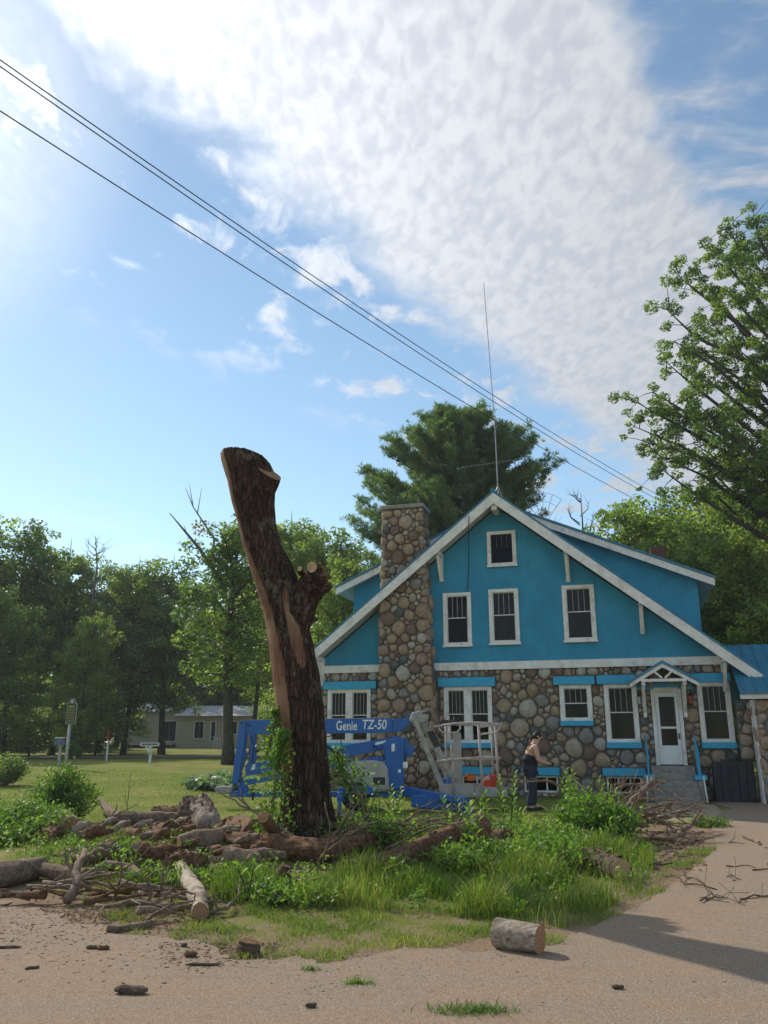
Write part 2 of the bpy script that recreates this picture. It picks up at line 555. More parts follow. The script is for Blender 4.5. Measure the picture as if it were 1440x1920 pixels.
drive_poly = [(p.x, p.y) for p in edge_pts] + [(8.6, 21.5), (8.9, 24.3), (10.9, 24.0), (18, 22.5), (40, 20), (40, -6), (-40, -6), (-40, 11.2), (-12, 11.6)]
DRIVE = np.array(drive_poly)


def in_poly(x, y, poly):
    ins = np.zeros(len(x), dtype=bool)
    j = len(poly) - 1
    for i in range(len(poly)):
        xi, yi, xj, yj = poly[i][0], poly[i][1], poly[j][0], poly[j][1]
        c = ((yi > y) != (yj > y)) & (x < (xj - xi) * (y - yi) / (yj - yi + 1e-12) + xi)
        ins ^= c
        j = i
    return ins


def build_ground():
    xs = np.concatenate([-np.geomspace(400, 18, 16), np.linspace(-17, 17, 120), np.geomspace(18, 400, 16)])
    ys = np.concatenate([[-60, -20], np.linspace(-6, 5, 8), np.linspace(5.3, 24, 110), np.linspace(24.6, 60, 46), np.geomspace(64, 600, 16)])
    X, Y = np.meshgrid(xs, ys)
    x, y = X.ravel(), Y.ravel()
    z = gzv(x, y)
    nx, ny = len(xs), len(ys)
    idx = np.arange(nx * ny).reshape(ny, nx)
    fc = np.stack([idx[:-1, :-1], idx[:-1, 1:], idx[1:, 1:], idx[1:, :-1]], -1).reshape(-1, 4)
    d = edge_dist(x, y)
    bare = np.clip(0.95 - d / 1.5, 0, 1) * (y < 21)
    bare = np.maximum(bare, 0.85 * np.exp(-(((x - 5.6) / 1.6) ** 2 + ((y - 16.0) / 2.6) ** 2)))
    bare = np.maximum(bare, 0.8 * np.exp(-(((x + 3.0) / 3.0) ** 2 + ((y - 13.2) / 2.4) ** 2)))
    bare = np.maximum(bare, 0.42 * ((y > 66) & (y < 400)))
    bare = np.maximum(bare, 0.46 * (y < 11))
    me = npmesh('ground', np.stack([x, y, z], -1), fc, LAWN, bare, True)
    return tag(obj('ground', me), 'mown green lawn with bare sandy patches', 'ground', kind='structure')


build_ground()


def sheet(name, poly, mat, lift, label, step=None):
    """flat ground sheet from a polygon, slightly above the ground"""
    import bmesh
    bm = bmesh.new()
    vs_ = [bm.verts.new((x, y, 0)) for x, y in poly]
    bm.faces.new(vs_)
    bmesh.ops.triangulate(bm, faces=bm.faces[:])
    me = bpy.data.meshes.new(name)
    for v in bm.verts:
        v.co.z = gz(v.co.x, v.co.y) + lift
    bm.normal_update()
    if sum(f.normal.z for f in bm.faces) < 0:
        bmesh.ops.reverse_faces(bm, faces=bm.faces[:])
    bm.to_mesh(me)
    bm.free()
    me.materials.append(mat)
    return tag(obj(name, me), label, name.replace('_', ' '), kind='structure')


def ribbon(name, pts, widths, mat, lift, label):
    mb = MB()
    vs_, fs = [], []
    for i, (x, y) in enumerate(pts):
        a, b = Vector(pts[max(i - 1, 0)]), Vector(pts[min(i + 1, len(pts) - 1)])
        d = (b - a).normalized()
        nrm = Vector((-d.y, d.x))
        for s in (1, -1):
            px_, py_ = x + nrm.x * s * widths / 2, y + nrm.y * s * widths / 2
            vs_.append((px_, py_, gz(px_, py_) + lift))
    for i in range(len(pts) - 1):
        fs.append((2 * i, 2 * i + 1, 2 * i + 3, 2 * i + 2))
    mb.add(vs_, fs)
    return tag(mb.build(name, mat), label, name.replace('_', ' '), kind='structure')


# the drive bulges over the ground: keep it above by sampling the ground on a grid
def build_drive():
    xs = np.linspace(-14, 18, 161)
    ys = np.linspace(3.0, 25, 111)
    sheet('gravel_drive', drive_poly, GRAVEL, 0.012, 'tan gravel drive in front of the grass and up to the house')


build_drive()
road = [(-60 + i * 4.0, 44 + 0.30 * (i * 4.0) - 0.0008 * (i * 4.0) ** 2) for i in range(24)]
ribbon('road', road, 4.6, ASPHALT, 0.05, 'pale grey road beyond the lawn')

# ------------------------------------------------------------------ the stone house (local x along the front, -y towards the viewer)
HA = -R(15.819)
house = empty('stone_house', (-1.9008, 27.8, 0), HA,
              'blue gabled house with fieldstone ground floor and stone chimney', 'house')
hc, hs = math.cos(HA), math.sin(HA)


def hw(x, y, z):
    """house local -> world"""
    return Vector((-1.9008 + x * hc - y * hs, 27.8 + x * hs + y * hc, z))


RX, RZ = 5.84, 9.33                    # ridge
SL = 0.806                             # roof slope
LX, RXE = -0.30, 13.40                 # eaves
OV = 0.75                              # rake overhang
WL, WR, DEPTH = -0.30, 12.42, 8.6


def roofz(x):
    return RZ - SL * abs(x - RX)


wins = [  # x0,x1,z0,z1,kind
    ('top', 5.50, 6.40, 7.08, 8.22), ('up', 4.00, 4.88, 4.56, 6.26), ('upc', 5.49, 6.40, 4.58, 6.31), ('upc2', 7.80, 8.74, 4.59, 6.32),
    ('pair', 0.08, 1.52, 1.56, 3.26), ('pair', 3.96, 5.44, 1.56, 3.27), ('small', 7.55, 8.46, 2.20, 3.27),
    ('tall', 8.86, 9.77, 1.58, 3.27), ('tall', 11.50, 12.36, 1.58, 3.28)]
door_o = (10.21, 11.00, 0.95, 3.10)
base_w = [(6.35, 7.35, 0.15, 0.62), (8.75, 9.75, 0.15, 0.62), (4.05, 5.35, 0.15, 0.62)]


def wall_grid(mb, x0, x1, z0, z1, openings, yf, yb, top=None):
    """front face with rectangular openings, and their reveals; 'top' gives the roof line"""
    xs = sorted({x0, x1} | {o[0] for o in openings} | {o[1] for o in openings} | ({RX} if top else set()))
    xs = [x for x in xs if x0 <= x <= x1]
    for a, b in zip(xs[:-1], xs[1:]):
        mid = (a + b) / 2
        ops = sorted([o for o in openings if o[0] < mid < o[1]], key=lambda o: o[2])
        za = z0
        for o in ops:
            mb.add([(a, yf, za), (b, yf, za), (b, yf, o[2]), (a, yf, o[2])], [(0, 1, 2, 3)])
            za = o[3]
        ta, tb = (top(a), top(b)) if top else (z1, z1)
        mb.add([(a, yf, za), (b, yf, za), (b, yf, tb), (a, yf, ta)], [(0, 1, 2, 3)])
    for o in openings:
        c = [(o[0], o[2]), (o[1], o[2]), (o[1], o[3]), (o[0], o[3])]
        for i in range(4):
            p, q_ = c[i], c[(i + 1) % 4]
            mb.add([(p[0], yf, p[1]), (q_[0], yf, q_[1]), (q_[0], yb, q_[1]), (p[0], yb, p[1])], [(0, 1, 2, 3)])


# upper blue gable wall
mb = MB()
wall_grid(mb, WL, WR, 3.80, 0, [w_[1:] for w_ in wins[:4]], -0.02, 0.2, lambda x: roofz(x) - 0.30)
mb.build('gable_wall', BLUE_WALL, house, world=False)
# lower wall: mortar with openings
mb = MB()
low_open = [w_[1:] for w_ in wins[4:]] + [door_o] + base_w
wall_grid(mb, WL, WR, 0, 3.80, low_open, 0.05, 0.30)
stone_wall = mb.build('stone_wall', MORTAR, house, world=False)
# the rest of the shell, dark inside
mb = MB()
mb.box(WL, WL + 0.2, 0.06, DEPTH, 0, 4.3)
mb.box(WR - 0.05, WR, 0.06, DEPTH, 0, 3.98)
mb.box(WL, WR, DEPTH, DEPTH + 0.2, 0, 4.0)
mb.add([(WL, DEPTH + 0.2, 4.0), (WR, DEPTH + 0.2, 4.0), (RX, DEPTH + 0.2, RZ - 0.35)], [(0, 1, 2)])
mb.build('side_wall', BLUE_WALL, house, world=False)
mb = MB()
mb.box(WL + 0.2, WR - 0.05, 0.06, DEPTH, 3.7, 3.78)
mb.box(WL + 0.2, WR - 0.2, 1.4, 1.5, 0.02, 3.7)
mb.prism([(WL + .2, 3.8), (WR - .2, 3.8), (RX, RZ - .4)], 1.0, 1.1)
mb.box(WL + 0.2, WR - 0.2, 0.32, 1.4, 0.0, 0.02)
mb.build('dark_window_backing', INSIDE, house, world=False)  # near-black backing added close behind the windows to keep them dark


# --- fieldstones
def clip(poly, nx_, ny_, c):
    """keep points with nx*x+ny*y <= c"""
    out = []
    n_ = len(poly)
    for i in range(n_):
        p, q_ = poly[i], poly[(i + 1) % n_]
        dp = nx_ * p[0] + ny_ * p[1] - c
        dq = nx_ * q_[0] + ny_ * q_[1] - c
        if dp <= 0:
            out.append(p)
        if (dp < 0 < dq) or (dq < 0 < dp):
            t = dp / (dp - dq)
            out.append((p[0] + (q_[0] - p[0]) * t, p[1] + (q_[1] - p[1]) * t))
    return out


def pack(x0, x1, z0, z1, holes, sizes, rr, inside=None, gap=0.011):
    """pack stones into a rectangle with rectangular holes; returns list of (outline, radius, centre)"""
    C = []
    for r0, tries in sizes:
        for _ in range(tries):
            r = r0 * rr.uniform(0.82, 1.18)
            x, z = rr.uniform(x0, x1), rr.uniform(z0, z1)
            m_ = min(x - x0, x1 - x, z - z0, z1 - z)
            if m_ < r * 0.55:
                continue
            if inside and not inside(x, z, r):
                continue
            bad = False
            for h in holes:
                dx = max(h[0] - x, 0, x - h[1])
                dz_ = max(h[2] - z, 0, z - h[3])
                if math.hypot(dx, dz_) < r * 0.6:
                    bad = True
                    break
            if bad:
                continue
            for c in C:
                if (c[0] - x) ** 2 + (c[1] - z) ** 2 < ((0.90 if r > 0.1 else 0.97) * (c[2] + r)) ** 2:
                    bad = True
                    break
            if not bad:
                C.append((x, z, r))
    out = []
    for i, (x, z, r) in enumerate(C):
        asp, rot = rr.uniform(1.0, 1.30), rr.uniform(0, 3.14)
        poly = []
        for k in range(14):
            t = 2 * math.pi * k / 14
            a, b = math.cos(t) * r * 1.95 * asp, math.sin(t) * r * 1.95 / asp
            poly.append((x + a * math.cos(rot) - b * math.sin(rot), z + a * math.sin(rot) + b * math.cos(rot)))
        for j, (x2, z2, r2) in enumerate(C):
            if i == j:
                continue
            dx, dz_ = x2 - x, z2 - z
            d = math.hypot(dx, dz_)
            if d > 2.0 * (r * 1.5 + r2 * 1.5):
                continue
            t = (d * d + r * r - r2 * r2) / (2 * d)
            nx_, nz_ = dx / d, dz_ / d
            poly = clip(poly, nx_, nz_, nx_ * x + nz_ * z + t - gap)
            if len(poly) < 3:
                break
        for h in holes:
            if len(poly) < 3:
                break
            dl, dr, db, dt = h[0] - x, x - h[1], h[2] - z, z - h[3]
            mx = max(dl, dr, db, dt)
            if mx < 0 or mx > 3 * r:
                continue
            if mx == dl:
                poly = clip(poly, 1, 0, h[0] - 0.01)
            elif mx == dr:
                poly = clip(poly, -1, 0, -h[1] - 0.01)
            elif mx == db:
                poly = clip(poly, 0, 1, h[2] - 0.01)
            else:
                poly = clip(poly, 0, -1, -h[3] - 0.01)
        for a in ((1, 0, x1), (-1, 0, -x0), (0, 1, z1), (0, -1, -z0)):
            if len(poly) >= 3:
                poly = clip(poly, *a)
        if len(poly) < 3:
            continue
        # round the corners, then resample
        for _ in range(2):
            cc = 0.30 if _ == 0 else 0.25
            q_ = []
            for k in range(len(poly)):
                a, b = poly[k], poly[(k + 1) % len(poly)]
                q_ += [(a[0] * .75 + b[0] * .25, a[1] * .75 + b[1] * .25), (a[0] * .25 + b[0] * .75, a[1] * .25 + b[1] * .75)]
            poly = q_
        cx = sum(p[0] for p in poly) / len(poly)
        cz = sum(p[1] for p in poly) / len(poly)
        L = [0]
        for k in range(len(poly)):
            a, b = poly[k], poly[(k + 1) % len(poly)]
            L.append(L[-1] + math.hypot(b[0] - a[0], b[1] - a[1]))
        nn = 10 if r > 0.12 else 7
        res = []
        k = 0
        for s in range(nn):
            tgt = L[-1] * s / nn
            while L[k + 1] < tgt:
                k += 1
            t = (tgt - L[k]) / max(1e-9, L[k + 1] - L[k])
            a, b = poly[k], poly[(k + 1) % len(poly)]
            res.append((a[0] + (b[0] - a[0]) * t, a[1] + (b[1] - a[1]) * t))
        out.append((res, r, (cx, cz)))
    return out


def stone_geo(st, rr, mapf, proud):
    """geometry of one stone; mapf(x, z, out) -> local point"""
    res, r, (cx, cz) = st
    n_ = len(res)
    vs_ = []
    h = proud * rr.uniform(0.7, 1.25) * min(1.2, 0.55 + r * 2.2)
    tx, tz = rr.uniform(-.14, .14), rr.uniform(-.14, .14)
    res = [(cx + (x - cx) * (1 + rr.uniform(-.07, .03)), cz + (z - cz) * (1 + rr.uniform(-.07, .03))) for x, z in res]
    for k_, (s, o) in enumerate(((0.99, -0.06), (1.0, h * 0.50), (0.80, h * 0.93))):
        for (x, z) in res:
            dx, dz_ = (x - cx) * s, (z - cz) * s
            j = 1 + (rr.uniform(-.05, .05) if k_ == 2 else 0)
            vs_.append(mapf(cx + dx * j, cz + dz_ * j, o + (tx * dx + tz * dz_ if k_ == 2 else 0)))
    vs_.append(mapf(cx + tx * r * 0.3, cz, h))
    fs = []
    for a in range(2):
        for i in range(n_):
            j = (i + 1) % n_
            fs.append((a * n_ + i, a * n_ + j, (a + 1) * n_ + j, (a + 1) * n_ + i))
    for i in range(n_):
        fs.append((2 * n_ + i, 2 * n_ + (i + 1) % n_, 3 * n_))
    return vs_, fs


ALL_STONES = []   # (radius, verts, faces, parent key)
srr = random.Random(5)
SIZES = [(0.25, 110), (0.20, 320), (0.155, 850), (0.12, 1700), (0.09, 3200), (0.065, 5000), (0.045, 4000)]
lint = [(-0.08, 1.75, 3.25, 3.50), (3.78, 5.59, 3.27, 3.55), (7.37, 8.60, 3.27, 3.52), (8.66, 9.80, 3.27, 3.53), (11.35, 12.42, 3.28, 3.53)]
sills = [(-0.02, 1.62, 1.42, 1.57), (3.90, 5.50, 1.42, 1.57), (7.52, 8.49, 2.06, 2.21), (8.82, 9.82, 1.42, 1.59), (11.46, 12.40, 1.42, 1.59)]
heads_b = [(6.28, 7.42, 0.64, 0.86), (8.65, 9.86, 0.64, 0.86), (3.98, 5.42, 0.64, 0.86)]
holes = [(o[0] - .02, o[1] + .02, o[2] - .02, o[3] + .02) for o in low_open] + lint + sills + heads_b + [(1.80, 3.80, 0, 3.8), (9.9, 11.25, 0, 0.98)]
for st in pack(WL, WR, 0.02, 3.79, holes, SIZES, srr):
    ALL_STONES.append((st[1], *stone_geo(st, srr, lambda x, z, o: (x, 0.05 - o, z), 0.12), 'wall'))

# --- chimney, tapering, through the rake overhang
CH_Y = -0.50
CH_B = 0.35


def ch_l(z):
    return 1.83 + 0.027 * z


def ch_r(z):
    return 3.82 - 0.043 * z


CH_T = 9.10
mb = MB()
e_ = 0.06
vs_ = []
for z in (0, CH_T):
    vs_ += [(ch_l(z) + e_, CH_Y + e_, z), (ch_r(z) - e_, CH_Y + e_, z), (ch_r(z) - e_, CH_B, z), (ch_l(z) + e_, CH_B, z)]
mb.add(vs_, [(0, 1, 5, 4), (1, 2, 6, 5), (2, 3, 7, 6), (3, 0, 4, 7), (4, 5, 6, 7)])
chimney = mb.build('chimney', MORTAR, house, world=False)
mb = MB()
mb.box(ch_l(CH_T) - 0.07, ch_r(CH_T) + 0.07, CH_Y - 0.09, CH_B + 0.09, CH_T + 0.002, CH_T + 0.13)
mb.box(ch_l(CH_T) + 0.25, ch_r(CH_T) - 0.25, CH_Y + 0.2, CH_B - 0.2, CH_T + 0.132, CH_T + 0.2)
mb.build('chimney_cap', CONCRETE, chimney, world=False, bevel=0.02)


def ch_inside(x, z, r):
    return ch_l(z) + r * 0.6 < x < ch_r(z) - r * 0.6


CSZ = [(0.22, 50), (0.175, 200), (0.14, 600), (0.11, 1200), (0.08, 2400), (0.05, 3000)]
for st in pack(1.84, 3.80, 0.05, CH_T - 0.02, [], CSZ, srr, ch_inside, 0.007):
    res = [(min(max(x, ch_l(z)), ch_r(z)), z) for x, z in st[0]]
    ALL_STONES.append((st[1], *stone_geo((res, st[1], st[2]), srr, lambda x, z, o: (x, CH_Y + e_ - o, z), 0.14), 'chimney'))
for st in pack(CH_Y, CH_B, 0.05, CH_T - 0.02, [], [(0.24, 120), (0.18, 300), (0.12, 500), (0.08, 500)], srr):
    ALL_STONES.append((st[1], *stone_geo(st, srr, lambda y, z, o: (ch_r(z) - e_ + o, y, z), 0.12), 'chimney'))
for st in pack(CH_Y, CH_B, 4.2, CH_T - 0.02, [], [(0.24, 60), (0.18, 150), (0.12, 250)], srr):
    ALL_STONES.append((st[1] * 0.4, *stone_geo(st, srr, lambda y, z, o: (ch_l(z) + e_ - o, y, z), 0.12), 'chimney'))

# --- side porch pillar (blocks)
PX0, PX1, PY0, PY1, PZ = 12.86, 13.85, -1.15, -0.45, 2.72
mb = MB()
mb.box(PX0 + .05, PX1 - .05, PY0 + .05, PY1 - .05, 0, PZ)
pillar = mb.build('porch_pillar', MORTAR, house, world=False)
for st in pack(PX0, PX1, 0.0, PZ, [], [(0.30, 120), (0.22, 300), (0.14, 400), (0.08, 400)], srr):
    ALL_STONES.append((st[1], *stone_geo(st, srr, lambda x, z, o: (x, PY0 + .05 - o, z), 0.10), 'pillar'))
for st in pack(PY0, PY1, 0.0, PZ, [], [(0.25, 60), (0.18, 200), (0.1, 300)], srr):
    ALL_STONES.append((st[1] * 0.6, *stone_geo(st, srr, lambda y, z, o: (PX0 + .05 - o, y, z), 0.10), 'pillar'))

ALL_STONES.sort(key=lambda s: -s[0])
PAR = {'wall': stone_wall, 'chimney': chimney, 'pillar': pillar}
rest = {k: MB() for k in PAR}
for i, (r, vs_, fs, key) in enumerate(ALL_STONES):
    mi = srr.choices(range(len(STONES)), STONE_W)[0]
    if key == 'chimney':
        mi = srr.choices(range(len(STONES)), [7, 3, 2, 1, 4, 6, 1])[0]
    if r < 0.08 and srr.random() < 0.3:
        mi = 6
    if i < 300:
        m1 = MB().add(vs_, fs)
        m1.build('stone', STONES[mi], PAR[key], True, world=False)
    else:
        rest[key].add(vs_, fs, mi)
for k, m1 in rest.items():
    if m1.v:
        o = m1.build('small_stones', STONES, PAR[k], True, world=False)
        o['kind'] = 'stuff'

# --- white band between the floors
mb = MB()
mb.box(WL - 0.02, ch_l(3.9) - 0.002, -0.085, -0.022, 3.78, 4.02)
mb.box(ch_r(3.9) + 0.002, WR + 0.04, -0.085, -0.022, 3.78, 4.02)
mb.build('white_band', WHITE, house, world=False)
mb = MB()
mb.box(WL - .04, WL + .12, -0.17, -0.09, 3.2, 4.55)
mb.build('corner_board', WHITE, house, world=False)
for o in lint + heads_b:
    MB().box(o[0], o[1] - 0.002, -0.13, 0.06, o[2], o[3]).build('lintel', BLUE_TRIM, house, world=False, bevel=0.008)
for o in sills:
    MB().box(o[0], o[1], -0.14, 0.08, o[2], o[3]).build('sill', BLUE_TRIM, house, world=False, bevel=0.008)


def sash_window(kind, x0, x1, z0, z1, par, yy=0.0):
    fw = 0.105
    m0 = MB()
    yf, yb = yy - 0.06, yy + 0.10
    m0.box(x0 - .02, x0 + fw, yf, yb, z0, z1)
    m0.box(x1 - fw, x1 + .02, yf, yb, z0, z1)
    m0.box(x0 + fw, x1 - fw, yf, yb, z1 - fw, z1)
    m0.box(x0 + fw, x1 - fw, yf, yb, z0, z0 + fw * 0.8)
    spans = [(x0 + fw, x1 - fw)]
    if kind == 'pair':
        xm = (x0 + x1) / 2
        m0.box(xm - .115, xm + .115, yf, yb, z0 + fw * .8, z1 - fw)
        spans = [(x0 + fw, xm - .115), (xm + .115, x1 - fw)]
    if kind in ('top', 'up', 'upc', 'upc2'):
        m0.box(x0 - .05, x1 + .05, yf - .05, yf, z0 - .05, z0 + 0.01)
    win = m0.build('window', WHITE, par, world=False, bevel=0.006)
    za, zb = z0 + fw * .8, z1 - fw
    for (a, b) in spans:
        zm = za + (zb - za) * (0.5 if kind in ('top', 'small') else 0.53 if kind.startswith('up') else 0.52)
        sf = 0.022
        m1 = MB()
        ys_, ye_ = yy + 0.005, yy + 0.035
        m1.box(a, a + sf, ys_, ye_, za, zb)
        m1.box(b - sf, b, ys_, ye_, za, zb)
        m1.box(a + sf, b - sf, ys_, ye_, za, za + sf)
        m1.box(a + sf, b - sf, ys_, ye_, zb - sf, zb)
        m1.box(a + sf, b - sf, ys_ - .004, ye_, zm - .014, zm + .014)
        m1.build('sash', WHITE if kind != 'top' else INSIDE, win, world=False)
        nb = {'top': 3, 'pair': 3, 'small': 3}.get(kind, 3)
        for k in range(1, nb + 1):
            x = a + sf + (b - a - 2 * sf) * k / (nb + 1)
            MB().box(x - .005, x + .005, ys_ + .004, ye_ - .005, zm + .016, zb - sf).build('muntin', SOFFIT if kind != 'top' else TWIG, win, world=False)
        MB().box(a + sf, b - sf, yy + .028, yy + .032, za + sf, zm - .016).build('pane', GLASS, win, world=False)
        MB().box(a + sf, b - sf, yy + .022, yy + .026, zm + .016, zb - sf).build('pane', GLASS, win, world=False)
        if kind in ('upc', 'upc2'):
            mc = MB()
            n_ = 24
            vv, ff = [], []
            for k in range(n_ + 1):
                x = a + (b - a) * k / n_
                y = yy + 0.085 + 0.018 * math.sin(k * 1.7)
                vv += [(x, y, za), (x, y, zb)]
            for k in range(n_):
                ff.append((2 * k, 2 * k + 2, 2 * k + 3, 2 * k + 1))
            mc.add(vv, ff)
            mc.build('curtain', CURTAIN, win, True, world=False)
    return win


for kind, x0, x1, z0, z1 in wins:
    sash_window(kind, x0, x1, z0, z1, house, -0.02 if kind in ('top', 'up', 'upc', 'upc2') else 0.02)
for o in base_w:
    m0 = MB()
    m0.box(o[0], o[0] + .05, 0.06, 0.14, o[2], o[3])
    m0.box(o[1] - .05, o[1], 0.06, 0.14, o[2], o[3])
    m0.box(o[0], o[1], 0.062, 0.138, o[3] - .05, o[3] - .001)
    m0.box(o[0], o[1], 0.062, 0.138, o[2] + .001, o[2] + .05)
    for k in (1, 2):
        x = o[0] + (o[1] - o[0]) * k / 3
        m0.box(x - .02, x + .02, 0.06, 0.14, o[2], o[3])
    wn = m0.build('basement_window', WHITE, house, world=False)
    MB().box(o[0] + .05, o[1] - .05, 0.10, 0.104, o[2], o[3]).build('pane', GLASS, wn, world=False)

# --- door
x0, x1, z0, z1 = door_o
m0 = MB()
m0.box(x0 - .03, x0 + .07, -0.04, 0.1, z0, z1)
m0.box(x1 - .07, x1 + .03, -0.04, 0.1, z0, z1)
m0.box(x0 + .07, x1 - .07, -0.04, 0.1, z1 - .09, z1 + .04)
m0.build('door_frame', WHITE, house, world=False)
da, db = x0 + .075, x1 - .075
m0 = MB()
pw = .10
m0.box(da, da + pw, 0.0, 0.04, z0 + .02, z1 - .095)
m0.box(db - pw, db, 0.0, 0.04, z0 + .02, z1 - .095)
m0.box(da + pw, db - pw, 0.0, 0.04, z1 - .22, z1 - .095)
m0.box(da + pw, db - pw, 0.0, 0.04, 1.97, 2.03)
m0.box(da + pw, db - pw, 0.0, 0.04, z0 + .02, 1.50)
dr = m0.build('door', WHITE_DOOR, house, world=False, bevel=0.006)
MB().box(da + pw, db - pw, 0.015, 0.02, 1.50, 1.97).build('pane', GLASS, dr, world=False)
MB().box(da + pw, db - pw, 0.015, 0.02, 2.03, z1 - .22).build('pane', GLASS, dr, world=False)
MB().box(db - .07, db - .035, -0.05, 0.0, 1.68, 1.84).build('handle', IRON_DARK, dr, world=False)

# --- roof
TH = 0.36
roof_mb = MB()
for sgn, xe in ((-1, LX - 0.02), (1, RXE)):
    ze = roofz(xe)
    y0, y1 = -OV - 0.04, DEPTH + 0.6
    a, b = (RX, RZ), (xe, ze)
    for (dz0, dz1) in ((0.0, 0.075),):
        vs_ = [(a[0], y0, a[1] + dz0), (b[0], y0, b[1] + dz0), (b[0], y0, b[1] + dz1), (a[0], y0, a[1] + dz1),
               (a[0], y1, a[1] + dz0), (b[0], y1, b[1] + dz0), (b[0], y1, b[1] + dz1), (a[0], y1, a[1] + dz1)]
        roof_mb.add(vs_, [(0, 1, 2, 3), (7, 6, 5, 4), (1, 5, 6, 2), (3, 2, 6, 7), (0, 4, 5, 1)])
roof = roof_mb.build('roof', ROOF_BLUE, house, world=False)
for sgn, xe in ((-1, LX - 0.02), (1, RXE)):      # standing ribs, one by one
    y = -OV + 0.2
    while y < DEPTH + 0.5:
        MB().beam((RX, y, RZ + 0.085), (xe, y, roofz(xe) + 0.085), 0.035, 0.025).build('roof_rib', ROOF_BLUE, roof, world=False)
        y += 0.46
MB().tube([(RX, -OV - .05, RZ + 0.07), (RX, DEPTH + .6, RZ + 0.07)], 0.075, 8).build('ridge_cap', ROOF_BLUE, roof, world=False)
for sgn, xe in ((-1, LX), (1, RXE - .02)):
    ze = roofz(xe)
    # rake fascia board, plumb face
    poly = [(RX, RZ - 0.004), (xe, ze - 0.004), (xe, ze - 0.33), (RX + sgn * 0.0, RZ - 0.36)]
    MB().prism(poly, -OV - 0.035, -OV).build('rake_board', WHITE, house, world=False)
    # soffit
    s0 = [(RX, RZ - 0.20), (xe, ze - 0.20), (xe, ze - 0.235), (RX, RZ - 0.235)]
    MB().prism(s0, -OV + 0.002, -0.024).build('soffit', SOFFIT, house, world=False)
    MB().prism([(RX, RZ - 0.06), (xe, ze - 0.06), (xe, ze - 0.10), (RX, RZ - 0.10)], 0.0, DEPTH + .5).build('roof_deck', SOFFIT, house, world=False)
    # eave fascia
    MB().box(min(xe, xe - sgn * .03), max(xe, xe - sgn * .03), -OV + .002, DEPTH + .5, ze - 0.30, ze - 0.02).build('eave_board', WHITE, house, world=False)
# knee brackets
for x, zb, zt in ((3.95, 6.62, 7.55), (8.0, 6.62, 7.35), (10.1, 5.12, 5.68), (12.25, 3.55, 3.95), (-0.12, 3.5, 4.2)):
    zt = roofz(x) - 0.24
    zb = zt - 0.92
    m0 = MB()
    m0.box(x - .06, x + .06, -0.10, -0.022, zb, zt)
    m0.box(x - .06, x + .06, -OV + .06, -0.102, zt - .12, zt - .002)
    m0.beam((x, -0.11, zb + .06), (x, -OV + .14, zt - .14), .09, .10, up=(0, 0, 1))
    m0.build('knee_bracket', WHITE, house, world=False)
m0 = MB()
m0.box(RX - .09, RX + .09, -OV + .05, -0.03, RZ - .55, RZ - .34)
m0.build('ridge_bracket', WHITE, house, world=False)

# --- shed dormers on both slopes
for sgn, xw, xe in ((1, 11.9, 12.38), (-1, 0.52, -0.02)):
    DSL = 0.440

    def dz_(x):
        return RZ + 0.05 - DSL * abs(x - RX)
    m0 = MB()
    ztop, zbot = dz_(xw) - .16, roofz(xw)
    y0 = 1.25
    m0.add([(RX + sgn * .3, y0, roofz(RX + sgn * .3)), (xw, y0, zbot - .2), (xw, y0, ztop), (RX + sgn * .3, y0, dz_(RX + sgn * .3) - .16)],
           [(0, 1, 2, 3)])
    m0.add([(xw, y0, zbot - .3), (xw, 7.4, zbot - .3), (xw, 7.4, ztop), (xw, y0, ztop)], [(0, 1, 2, 3)])
    m0.add([(RX + sgn * .3, 7.4, roofz(RX + sgn * .3)), (xw, 7.4, zbot - .2), (xw, 7.4, ztop), (RX + sgn * .3, 7.4, dz_(RX + sgn * .3) - .16)],
           [(0, 1, 2, 3)])
    dm = m0.build('dormer', BLUE_WALL, house, world=False)
    p = [(RX + sgn * .05, dz_(RX + sgn * .05) - .02), (xe, dz_(xe) - .02), (xe, dz_(xe) - .25), (RX + sgn * 0.4, dz_(RX + sgn * .4) - .25)]
    MB().prism(p, 0.83, 0.87).build('dormer_rake_board', WHITE, dm, world=False)
    p = [(RX + sgn * .05, dz_(RX + sgn * .05) - .015), (xe + sgn * .03, dz_(xe) - .025), (xe + sgn * .03, dz_(xe) + .05), (RX, dz_(RX) + .06)]
    MB().prism(p, 0.79, 7.8).build('dormer_roof', ROOF_BLUE, dm, world=False)
    p = [(RX + sgn * .4, dz_(RX + sgn * .4) - .15), (xe, dz_(xe) - .15), (xe, dz_(xe) - .18), (RX + sgn * .4, dz_(RX + sgn * .4) - .18)]
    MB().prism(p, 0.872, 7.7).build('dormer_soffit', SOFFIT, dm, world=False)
# small brick chimney beyond the dormer
m0 = MB()
m0.box(10.70, 11.20, 4.0, 4.6, 6.6, 8.28)
m0.build('brick_chimney', M('red_brick', (0.16, 0.06, 0.045), (0.10, 0.04, 0.03), 14, 0.95), house, world=False)

